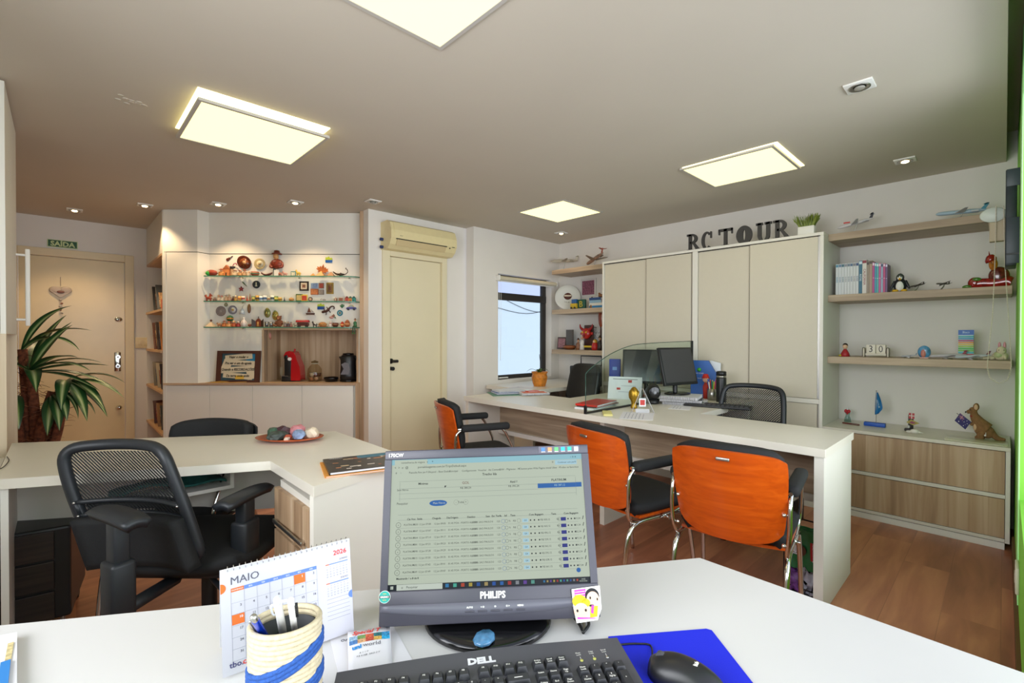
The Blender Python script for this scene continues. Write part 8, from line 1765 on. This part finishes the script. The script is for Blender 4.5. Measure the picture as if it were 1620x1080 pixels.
# kangaroo
k = cs('kangaroo_toy', 'brown plush kangaroo holding an Australian flag at the right end of the sideboard', 'toy', 1552, 682, 4.24, R(-4)); q = mpx(4.24, 1552)
mk_ = M('kangaroo_plush', '84613c', 0.95, noise=0.15, nscale=80, bump=0.6, bscale=400); mk2 = M('kangaroo_pale', 'c8a884', 0.95, noise=0.1)
k.p('body', G().ball((2*q, 0, 17*q), (14*q, 10*q, 13*q), mk_, 18, 14).tube([(10*q, 0, 14*q), (-2*q, 0, 24*q), (-10*q, 0, 34*q), (-12*q, 0, 42*q)], [13*q, 5.5*q], mk_, 14).ball((10*q, 0, 12*q), (12*q, 10*q, 10*q), mk_, 16, 12))
hd = k.p('head', G().ball((-13*q, 0, 44*q), (7*q, 5.5*q, 5.5*q), mk_, 14, 10).tube([(-15*q, 0, 43*q), (-23*q, 0, 40.5*q)], [4.5*q, 2.6*q], mk_, 10)); G().ball((-25*q, 0, 40.5*q), 1.5*q, C('1a1410'), 8, 6).build('nose', hd); G().ball((-17*q, -4.4*q, 45*q), 1*q, C('140e0a'), 8, 6).build('eye', hd)
for y in (-4, 4): e_ = G().ball((-8*q, y*q, 50*q), (4.8*q, 1.6*q, 6*q), mk_, 12, 9).build('ear', hd); G().ball((-8*q, (y-1.1 if y < 0 else y-1)*q, 50*q), (3.3*q, 1*q, 4.4*q), mk2, 10, 8).build('inner_ear', hd)
k.p('tail', G().tube([(18*q, 0, 10*q), (26*q, 0, 4*q), (38*q, 1*q, 2.4*q)], [6*q, 2.2*q], mk_, 10)); k.p('belly', G().ball((-8*q, -1*q, 20*q), (5*q, 7.5*q, 9*q), mk2, 12, 9))
for y in (-6, 6): k.p('hind_leg', G().tube([(6*q, y*q, 12*q), (-2*q, y*q*1.2, 6*q), (4*q, y*q*1.2, 3*q), (-9*q, y*q*1.2, 2*q)], [6*q, 2*q], mk_, 10)); k.p('forearm', G().tube([(-8*q, y*0.8*q, 28*q), (-14*q, y*0.9*q, 22*q), (-18*q, y*0.7*q, 24*q)], [2.6*q, 1.7*q], mk_, 8))
k.p('bow', G().ball((-12*q, -5*q, 35*q), (6*q, 2*q, 1.8*q), C('8a2418'), 10, 7)); k.p('price_tag', G().box((6*q, -10.6*q, 6*q), (9*q, -10*q, 12*q), C('d8d4cc')))
k.p('flag_stick', G().cyl((-17*q, -7*q, 22*q), (-39*q, -8*q, 38*q), 0.5*q, C('2a2220')))
mf = Matrix.Translation((-29.5*q, -8*q, 25*q)) @ Matrix.Rotation(R(35), 4, 'Y')
fl_ = k.p('flag', G().box((-11*q, -0.0008, -7*q), (11*q, 0.0008, 9*q), M('flag_navy', '221c62', 0.6), mat=mf))
g = G()
for a, b, c, d, col in ((-10, 4.4, 0, 5.4, 'c8c8d4'), (-5.6, 1, -4.4, 9, 'c8c8d4'), (-10, 4.6, 0, 5.2, 'b82c3a'), (-5.3, 1, -4.7, 9, 'b82c3a')): g.box((a*q, -0.0016-(0.0004 if col[0] == 'b' else 0), b*q), (c*q, -0.0008, d*q), C(col), mat=mf)
for s in (-1, 1): g.plate([(-10*q, (5-4*s)*q), (-9.4*q, (5-4*s)*q), (0, (5+4*s)*q), (-0.6*q, (5+4*s)*q)], -0.0014, -0.0008, C('c8788a'), mf)
for x, z, r_ in ((-5, -3.5, 1.2), (5, 6, 0.8), (5, -4, 0.9), (2.4, 1.6, 0.8), (8, 2.4, 0.8), (6.5, -0.8, 0.5)): g.plate([((x+(r_ if i % 2 == 0 else r_*0.5)*math.cos(2*PI*i/14))*q, (z+(r_ if i % 2 == 0 else r_*0.5)*math.sin(2*PI*i/14))*q) for i in range(14)], -0.0016, -0.0008, C('e8e8ec'), mf)
g.build('flag_emblem', fl_)
k = K('glass_tray', 'rectangular frosted glass plate lying on the sideboard under the kangaroo', 'tray', (4.16, 0.10, ZC+0.0006), TH_R); k.p('plate', G().box((-0.16, -0.12, 0), (0.12, 0.07, 0.004), M('frosted_tray', 'd8d4bc', 0.15), 0.001))

# ================================================================== far shelves left of the wardrobe
def fs(name, label, cat, u, x, z, group=None, dr=0.0): return rs(name, label, cat, u, 500, x, z, group, dr)
F1_, F2_, F3_ = 2.03, 1.57, 1.11
q = mpx(4.36, 900)
k = fs('souvenir_plate', 'large white souvenir plate with a football emblem on the far middle shelf', 'plate', 898, 4.34, F2_, dr=R(36)); RR = 15*q*1.05
mm = Matrix.Translation((0, 0.02, RR)) @ Matrix.Rotation(R(80), 4, 'X')
k.p('plate', G().lathe([(0, 0), (RR*0.55, 0.002), (RR*0.72, 0.006), (RR, 0.018), (RR*0.98, 0.021), (RR*0.70, 0.010), (0, 0.005)], C('dcdcd4'), 34, mat=mm)); k.p('emblem', G().lathe([(0, 0.006), (RR*0.33, 0.0065), (RR*0.33, 0.0075), (0, 0.0078)], C('5a2c22'), 20, mat=mm @ Matrix.Translation((0, RR*0.15, 0)))); k.p('emblem_band', G().box((-RR*0.28, RR*0.08, 0.0078), (RR*0.28, RR*0.2, 0.009), C('d8c8b0'), mat=mm)); k.p('lettering', G().text('PORTO ALEGRE', RR*0.17, C('4a4a4a'), mm @ Matrix.Translation((0, -RR*0.4, 0.0078)), 0.0004))
def fr_pic(label, u, w_, h_, c, pic, x=4.34, z=F2_, up=0.0, cat='picture'):
    k = fs('framed_photo', label, cat, u, x, z); W2 = w_*q/2; H_ = h_*q; mm = Matrix.Rotation(R(-6), 4, 'X')
    k.p('frame', G().box((-W2, 0, up), (W2, 0.012, up+H_), C(c), 0.002, mm)); k.p('photo', G().box((-W2*0.78, -0.001, up+H_*0.12), (W2*0.78, 0, up+H_*0.88), M('pic_'+pic, pic, 0.5, noise=0.6, nscale=90), mat=mm)); return k
pth = ax(931, 455, 4.49)
k = K('framed_photo', 'white-framed pink photo hung above the far middle shelf', 'picture', (4.498, pth.y, pth.z), TH_R); s_ = mpx(4.49, 931)
k.p('frame', G().box((-12*s_, -0.014, -11.5*s_), (12*s_, 0, 11.5*s_), C('dcd8d4'), 0.002)); k.p('photo', G().box((-9.5*s_, -0.0155, -9*s_), (9.5*s_, -0.014, 9*s_), M('pic_pink', '8a5064', 0.5, noise=0.6, nscale=70)))
k = fs('toy_cart', 'small yellow and blue toy cart beside the souvenir plate', 'toy', 909, 4.26, F2_); k.p('body', G().box((-4.5*q, -3*q, 1*q), (4.5*q, 3*q, 7*q), C('c0a428'), 0.5*q)); k.p('cabin', G().box((-3*q, -2.5*q, 7*q), (4*q, 2.5*q, 12*q), C('2c5a94'), 0.5*q)); k.p('wheel', G().cyl((-2.5*q, -3.4*q, 1.5*q), (-2.5*q, 3.4*q, 1.5*q), 1.5*q, C('2a2420'), seg=12)); k.p('wheel', G().cyl((2.5*q, -3.4*q, 1.5*q), (2.5*q, 3.4*q, 1.5*q), 1.5*q, C('2a2420'), seg=12))
k = fs('letter_ornament', 'dark green block letter ornament beside the toy cart', 'ornament', 920, 4.28, F2_); k.p('block', G().box((-6*q, -2*q, 0), (6*q, 2*q, 11.5*q), C('1f5444'), 1*q)); k.p('lettering', G().text('B', 10*q, C('b8a430'), FR(0.5*q, 5.6*q, -2.1*q), 0.0006, bold=0.001))
k = fs('monk_figure', 'brown and gold standing figure left of the stacked books', 'figurine', 936.5, 4.26, F2_); k_figure(k, 5*q*1.3, 13.5*q, '8a6030', '5a3a20')
for i, (c, w_, lab) in enumerate((('2a7ab0', 19, 'bottom turquoise book of the pile on the far middle shelf'), ('d8d8d0', 18, 'white book second from the bottom of the far pile'), ('8ab0c8', 16, 'pale blue book in the middle of the far pile'), ('24467c', 16, 'navy book below the wooden ornament on the far pile'))):
    k = fs('stacked_book', lab, 'book', 948-i*0.6, 4.30, F2_+i*3.1*q, 'books lying on the far middle shelf'); k.p('cover', G().box((-w_*q/2, -0.06, 0), (w_*q/2, 0.06, 0.002), C(c)).box((-w_*q/2, -0.06, 3*q-0.002), (w_*q/2, 0.06, 3*q), C(c)).box((-w_*q/2, -0.061, 0), (w_*q/2, -0.059, 3*q), C(c))); k.p('pages', G().box((-w_*q/2+0.003, -0.059, 0.002), (w_*q/2-0.003, 0.058, 3*q-0.002), m_paper))
k = fs('wood_duck', 'small brown wooden ornament on top of the far book pile', 'ornament', 951, 4.30, F2_+4*3.1*q); k.p('body', G().ball((0, 0, 2*q), (4*q, 2.5*q, 2*q), C('8a5a34'), 10, 8)); k.p('head', G().ball((-2.5*q, 0, 4.4*q), 1.4*q, C('8a5a34'), 8, 6))
fr_pic('small photo frame with pink flowers at the left end of the far lowest shelf', 888, 14, 15, '4a342a', '9a6a6c', z=F3_)
k = fs('grey_slab', 'plain dark grey upright slab on the far lowest shelf', 'ornament', 901.5, 4.36, F3_); k.p('slab', G().box((-5.3*q, -0.01, 0), (5.3*q, 0.01, 24*q), C('5a544f'), 0.002)); k.p('foot', G().box((-5.8*q, -0.02, 0), (5.8*q, 0.02, 0.008), C('4a4440')))
k = fs('wooden_bowl', 'low brown wooden bowl in front of the grey slab', 'bowl', 901, 4.24, F3_); k_bowl(k, 17*q, 6*q, '7a4020', '9a5c30')
k = fs('trophy', 'dark red devil-horned mask trophy in the middle of the far lowest shelf', 'mask', 929, 4.28, F3_)
k.p('plinth', G().box((-12*q, -3*q, 0), (12*q, 3*q, 3*q), C('2c1c1c'), 0.5*q)); k.p('panel', G().box((-6*q, 2*q, 3*q), (7*q, 4*q, 29*q), C('4a2a20'), 0.5*q)); k.p('face', G().ball((0, -2*q, 19*q), (6.5*q, 4*q, 6.5*q), M('devil_red', 'b4221c', 0.3, coat=0.4), 14, 10)); k.p('cream_foot', G().box((-8*q, -4*q, 3*q), (9*q, -2*q, 5*q), C('d8b830')))
for s in (-1, 1): k.p('horn', G().tube([(4*q*s, -2*q, 23*q), (8*q*s, -2*q, 26*q), (9*q*s, -2*q, 30*q)], [2*q, 0.5*q], C('9a1c18'), 8)); k.p('eye', G().ball((2.5*q*s, -5.6*q, 20.5*q), 1.3*q, C('d8b030'), 8, 6)); k.p('ear', G().ball((7*q*s, -1*q, 19*q), (2.4*q, 1*q, 1.8*q), C('b4221c'), 8, 6))
k.p('nose', G().ball((0, -6*q, 17*q), (1.4*q, 1.5*q, 1.8*q), C('7a1410'), 8, 6))
for u_2, c, hat, lab in ((915, '8a5a3a', '4a2a20', 'small brown figure left of the white cone on the far lowest shelf'), (921, 'd8d4cc', 'c8b8a8', 'white cone-shaped figure left of the red mask')):
    k = fs('folk_figure', lab, 'figurine', u_2, 4.24, F3_); k_figure(k, 7*q, 14*q if u_2 == 915 else 18*q, c, hat)
fr_pic('white certificate card behind the red mask on the far lowest shelf', 941, 14, 25, 'd8d4cc', 'ccc6be', x=4.40, z=F3_)
k = fs('nesting_doll', 'red and yellow nesting doll at the right of the far lowest shelf', 'figurine', 941.5, 4.24, F3_); k.p('body', G().lathe([(0, 0), (3.6*q, 0), (4.2*q, 3*q), (3.4*q, 7*q), (2.6*q, 8.5*q)], C('b8241c'), 16)); k.p('head', G().ball((0, 0, 9.6*q), 2.8*q, C('c89a30'), 12, 9)); k.p('face', G().ball((0, -1.5*q, 9.6*q), (1.6*q, 1.6*q, 1.7*q), C('e0c0a0'), 8, 6))
k = fs('hanging_carving', 'tall reddish carved ornament beside the wardrobe on the far lowest shelf', 'ornament', 950.5, 4.30, F3_); k.p('post', G().cyl((0, 0, 0), (0, 0, 30*q), 0.8*q, C('4a2418'))); k.p('carving', G().ball((0, 0, 37*q), (3.5*q, 2*q, 11*q), M('carved_red', '8a3a1c', 0.3, noise=0.4, nscale=60, coat=0.4), 12, 10)); k.p('foot', G().box((-3*q, -2*q, 0), (3*q, 2*q, 1.5*q), C('3a2018')))
k = fs('beaded_figure', 'dark beaded figure in front of the reddish carving', 'figurine', 949, 4.22, F3_); k_figure(k, 7*q, 17*q, '2e2420', '4a3a2c')
k = fs('wire_holder', 'thin wire card holder with a curved top behind the nesting doll', 'holder', 937, 4.33, F3_); k.p('wire', G().tube([(0, 0, 0), (0, 0, 22*q), (-3*q, 0, 27*q), (6*q, 0, 26*q)], 0.5*q, C('4a4038'), 6)); k.p('foot', G().box((-2*q, -2*q, 0), (2*q, 2*q, 1*q), C('3a3028')))

# ================================================================== green wall: blind and black panel
k = K('roller_blind', 'rolled-up cream blind with a white end cap and bead chain by the green wall', 'blind', (3.86, 0.03, 1.93), 0)
k.p('roll', G().cyl((-0.02, 0.012, 0), (0.34, 0.012, 0), 0.03, M('blind_cream', 'cfc6ae', 0.7), seg=24)); k.p('bracket', G().box((-0.022, -0.075, -0.13), (0.03, 0.035, -0.005), M('bracket_cream', 'b8ab90', 0.6), 0.004))
k.p('end_cap', G().lathe([(0, 0), (0.052, 0), (0.056, 0.006), (0.052, 0.012), (0, 0.014)], C('d4dcd4'), 30, mat=Matrix.Translation((-0.02, 0.02, 0.02)) @ Matrix.Rotation(-PI/2, 4, 'Y'), sx=0.75))
P_ = [ax(u, v, 3.82) for u, v in ((1576, 325), (1575, 380), (1573, 440), (1570, 500), (1564, 555), (1562, 580), (1566, 597), (1580, 606), (1594, 600), (1600, 580), (1598, 540), (1594, 480), (1590, 420), (1588, 325))]
g = G(); 
for a, b in zip(P_, P_[1:]):
    n_ = max(1, int((b-a).length/0.009))
    for i in range(n_): g.ball(tuple(a+(b-a)*i/n_-Vector((3.86, 0.03, 1.93))), 0.0034, C('d8d0bc'), 6, 4)
g.tube([tuple(p_-Vector((3.86, 0.03, 1.93))) for p_ in P_], 0.0012, C('c8c0ac'), 5)
k.p('bead_chain', g, 'long white bead chain')
k = K('wall_speaker', 'black panel fixed edge-on to the green wall beside the blind', 'panel', (3.60, GY, 1.88), 0)
ztp = ax(1595, 268, 3.6).z-1.88; zbt = ax(1595, 420, 3.6).z-1.88
k.p('body', G().box((0, 0.010, zbt), (0.20, 0.052, ztp), M('navy_black', '16232a', 0.5, noise=0.3, nscale=30), 0.004)); k.p('top_cap', G().box((-0.004, -0.0, ztp-0.09), (0.0, 0.049, ztp), C('3c4650'), 0.001)); k.p('lower_cap', G().box((-0.004, -0.0, zbt+0.01), (0.0, 0.048, zbt+0.25), C('343c48'), 0.001)); k.p('rib', G().box((-0.008, 0, zbt+0.055), (-0.004, 0.048, zbt+0.065), C('14181c')))
k = K('wall_outlet', 'small white oval outlet cover low on the green wall', 'outlet', (2.92, GY, 0.24), 0); k.p('plate', G().box((-0.06, 0, -0.055), (0.06, 0.012, 0.055), C('dcd4c4'), 0.004)); k.p('socket', G().box((-0.02, 0.012, -0.02), (0.02, 0.014, 0.02), C('c8c0b0')))

# ================================================================== left side: plant, door ornament, magazines
pc_ = Vector((-0.13, 4.72, 0))
t = T('dracaena_plant', 'tall dracaena with striped leaves and fibrous trunks between the cupboard and exit door', 'plant', pc_, 0)
G().lathe([(0, 0), (0.15, 0), (0.19, 0.34), (0.20, 0.38), (0.18, 0.38), (0.16, 0.34), (0, 0.33)], C('5a4a3c'), 26).build('pot', t); G().lathe([(0, 0.335), (0.17, 0.34)], C('2a1c14'), 20).build('soil', t)
m_trk = M('fibrous_trunk', '6a3a24', 0.95, noise=0.6, nscale=40, bump=1.0, bscale=60)
def leafmat():
    m = bpy.data.materials.new('striped_leaf'); m.use_nodes = True; nt = m.node_tree; N = nt.nodes; L = nt.links; b = N['Principled BSDF']; b.inputs['Roughness'].default_value = 0.35
    a = N.new('ShaderNodeAttribute'); a.attribute_name = 'across'
    cr = N.new('ShaderNodeValToRGB'); el = cr.color_ramp.elements; cr.color_ramp.interpolation = 'LINEAR'
    for i, (p_, c) in enumerate(((0.0, '1d3a22'), (0.30, '2a5a2c'), (0.40, '8fa866'), (0.5, 'c8d0a0'), (0.60, '8fa866'), (0.70, '2a5a2c'), (1.0, '16301c'))):
        e = el[i] if i < 1 else (el.new(p_) if i < 6 else el[-1]); e.position = p_; e.color = srgb(c)
    L.new(a.outputs['Fac'], cr.inputs[0]); L.new(cr.outputs[0], b.inputs['Base Color']); return m
m_lf = leafmat()
rnd = random.Random(21)
tr = [((0.0, 0, 0.34), (0.0, 0, 0.7), (-0.02, -0.02, 1.02)), ((-0.03, 0.04, 0.34), (-0.04, 0.05, 0.8), (-0.06, 0.05, 1.16)), ((0.06, -0.03, 0.34), (0.12, -0.04, 0.6), (0.13, -0.03, 0.75)), ((0.04, 0.02, 0.34), (0.08, 0.0, 0.6), (0.17, -0.02, 0.93)), ((-0.05, 0.0, 0.34), (-0.08, 0, 0.6), (-0.12, -0.02, 0.84)), ((0.02, -0.05, 0.34), (0.03, -0.07, 0.6), (0.09, -0.06, 0.86))]
for a in tr:
    tk = G().tube(a, [0.032, 0.026], m_trk, 10).build('trunk', t, 'brown fibrous trunk')
    g = G()
    for i in range(40):
        f = rnd.random(); p0 = Vector(a[0]).lerp(Vector(a[2]), f); an = rnd.uniform(0, 6.28); d_ = Vector((math.cos(an), math.sin(an), rnd.uniform(-0.4, 0.9)))
        g.tube([p0+d_*0.02, p0+d_*0.06, p0+d_*0.10+Vector((0, 0, -0.02))], [0.003, 0.001], C(('7a4228', '54301e', '96603c')[i % 3]), 4, 2)
    g.build('fibres', tk)['kind'] = 'stuff'
def leaf(base, az_, el_, L_, w_, droop):
    d_ = Vector((math.cos(az_), math.sin(az_), 0)); sd = Vector((-d_.y, d_.x, 0)); n, mq = 14, 6
    P_ = []; p_ = Vector(base); e = el_
    for i in range(n+1): P_.append(p_.copy()); p_ = p_+(d_*math.cos(e)+Vector((0, 0, math.sin(e))))*(L_/n); e -= droop/n
    vs = []; at = []
    for i in range(n+1):
        f = i/n; ww = w_*(0.35+0.65*min(1, f*3))*(1-max(0, (f-0.45)/0.55)**1.6) if f < 1 else 0
        for j in range(mq+1):
            a = j/mq; vs.append(P_[i]+sd*(a-0.5)*2*ww+Vector((0, 0, abs(a-0.5)*2*ww*0.35))); at.append(a)
    g = G().add(vs, [(i*(mq+1)+j, (i+1)*(mq+1)+j, (i+1)*(mq+1)+j+1, i*(mq+1)+j+1) for i in range(n) for j in range(mq)], m_lf, True)
    o_ = g.build('leaf', t, fix=False)
    ca = o_.data.attributes.new('across', 'FLOAT', 'POINT'); ca.data.foreach_set('value', at)
rR = YAW-PI/2   # picture-right direction in azimuth
B1, B2, B3, B4 = (-0.02, -0.02, 1.0), (0.16, -0.02, 0.93), (-0.12, -0.02, 0.84), (0.10, -0.06, 0.84)
for b_, a_, e_, L_, w_, dr_ in (
    (B1, rR+0.1, 1.15, 0.55, 0.026, 0.5), (B1, rR-0.2, 1.0, 0.62, 0.028, 0.6), (B1, rR+0.4, 0.65, 0.52, 0.024, 1.1), (B1, rR-0.3, 0.55, 0.62, 0.030, 0.7), (B1, rR+0.0, 0.25, 0.68, 0.032, 0.35), (B1, rR+0.15, 0.12, 0.72, 0.028, 0.8), (B1, rR-0.7, 0.3, 0.5, 0.034, 1.3),
    (B2, rR+0.1, 0.1, 0.52, 0.032, 0.9), (B2, rR-0.2, -0.1, 0.50, 0.034, 0.9), (B2, rR-0.5, -0.2, 0.55, 0.034, 1.0), (B2, rR-0.9, 0.2, 0.45, 0.034, 1.7), (B2, rR+0.5, 0.5, 0.45, 0.026, 1.3),
    (B3, rR-0.6, 0.1, 0.45, 0.034, 1.6), (B3, rR+2.6, 0.4, 0.5, 0.03, 1.4), (B3, rR+3.4, 0.2, 0.45, 0.03, 1.4), (B4, rR-0.3, 0.3, 0.42, 0.016, 1.9), (B4, rR-0.7, -0.3, 0.42, 0.032, 1.0), (B4, rR-1.0, -0.6, 0.40, 0.034, 0.8), (B4, rR+0.2, 0.2, 0.40, 0.018, 1.6),
    (B1, rR+2.2, 0.9, 0.6, 0.028, 0.9), (B1, rR+3.0, 0.7, 0.6, 0.028, 1.1), (B1, rR-1.8, 0.7, 0.55, 0.03, 1.2), (B1, rR+1.5, 1.3, 0.6, 0.028, 0.6), (B3, rR-1.6, 0.3, 0.5, 0.032, 1.3), (B4, rR-0.5, 0.0, 0.36, 0.03, 1.5), ((-0.06, 0.05, 1.15), rR+0.3, 0.9, 0.55, 0.03, 1.2), ((-0.06, 0.05, 1.15), rR-0.1, 0.7, 0.6, 0.03, 1.5), ((-0.06, 0.05, 1.15), rR+0.0, 1.2, 0.6, 0.028, 1.0), (B1, rR-0.15, 0.45, 0.62, 0.03, 0.9), (B2, rR+0.0, -0.35, 0.5, 0.034, 0.8), (B1, rR+0.05, 0.0, 0.6, 0.03, 0.6)):
    leaf(b_, a_, e_, L_*0.82, w_*1.25, dr_)
# door ornament
p_ = ay(96, 462, EY+0.02)
k = K('heart_mobile', 'white heart-shaped hanging with beads on the beige exit door', 'ornament', (p_.x, EY+0.019, p_.z), 0)
k.p('heart', G().ball((-0.036, -0.015, 0.02), (0.046, 0.014, 0.036), C('b8a89a'), 12, 9).ball((0.036, -0.015, 0.02), (0.046, 0.014, 0.036), C('b8a89a'), 12, 9).plate([(-0.078, 0.012), (0.078, 0.012), (0.0, -0.06)], -0.024, -0.008, C('b8a89a'))); k.p('motif', G().ball((0, -0.028, 0.0), (0.028, 0.005, 0.014), C('7a4a3c'), 10, 6)); k.p('cord', G().cyl((0, -0.01, 0.06), (0, -0.004, 0.15), 0.003, C('b0a090'), seg=6))
for i in range(5): k.p('bead', G().ball((0.008*math.sin(i*2), -0.02, -0.08-0.032*i), 0.010, C(('b8a898', '9a6a54')[i % 2]), 8, 6))
# magazines on the corner bookcase: leaning, covers towards the room
mags = [[('2c3034', 'dark grey leaning magazine on the top shelf of the corner bookcase'), ('3a4248', 'charcoal leaning magazine beside the dark grey one on the top shelf of the corner bookcase'), ('c85a2c', 'low orange booklet at the front of the top shelf of the corner bookcase')],
        [('6a3c2c', 'reddish brown leaning book on the second shelf of the corner bookcase'), ('3c2c28', 'dark brown leaning book on the second shelf of the corner bookcase'), ('c07838', 'orange-tan leaning magazine on the second shelf of the corner bookcase'), ('b89038', 'ochre magazine nearest the front of the second shelf')],
        [('8a8070', 'grey-beige leaning magazine on the third shelf of the corner bookcase'), ('c8b898', 'cream leaning magazine on the third shelf of the corner bookcase'), ('342c34', 'dark purple leaning magazine on the third shelf of the corner bookcase')],
        [('5a3430', 'maroon leaning magazine on the lowest visible shelf of the corner bookcase'), ('a87c50', 'tan leaning magazine on the lowest visible shelf of the corner bookcase'), ('4a4844', 'grey leaning magazine on the lowest visible shelf of the corner bookcase')]]
for r_, row in enumerate(mags):
    for i, (c, lab) in enumerate(row):
        yy = 6.05-0.24*i; low = (r_ == 0 and i == 2)
        hh = 0.10 if low else (0.30, 0.31, 0.27, 0.25)[r_]
        k = K('leaning_magazine', lab, 'magazine', (0.70, yy, bsz[r_]+0.001), 0, 'magazines on the corner bookcase')
        mm = Matrix.Rotation(R(26 if not low else 10), 4, 'X') @ Matrix.Rotation(R(0), 4, 'Z')
        mm = Matrix.Rotation(R(-28 if not low else -8), 4, 'X')
        k.p('cover', G().box((0, -0.004, 0), (0.20, 0.010, hh), C(c), 0.001, mm)); k.p('cover_picture', G().box((0.02, -0.0055, hh*0.12), (0.18, -0.004, hh*0.7), M('pic_m%d%d' % (r_, i), ('8a6a54', 'c8a070', '5a6a78', 'a84a34')[(r_+i) % 4], 0.4, noise=0.6, nscale=60), mat=mm)); k.p('spine_label', G().box((-0.0006, -0.003, hh*0.55), (0, 0.009, hh*0.9), C('c8c0b0'), mat=mm))
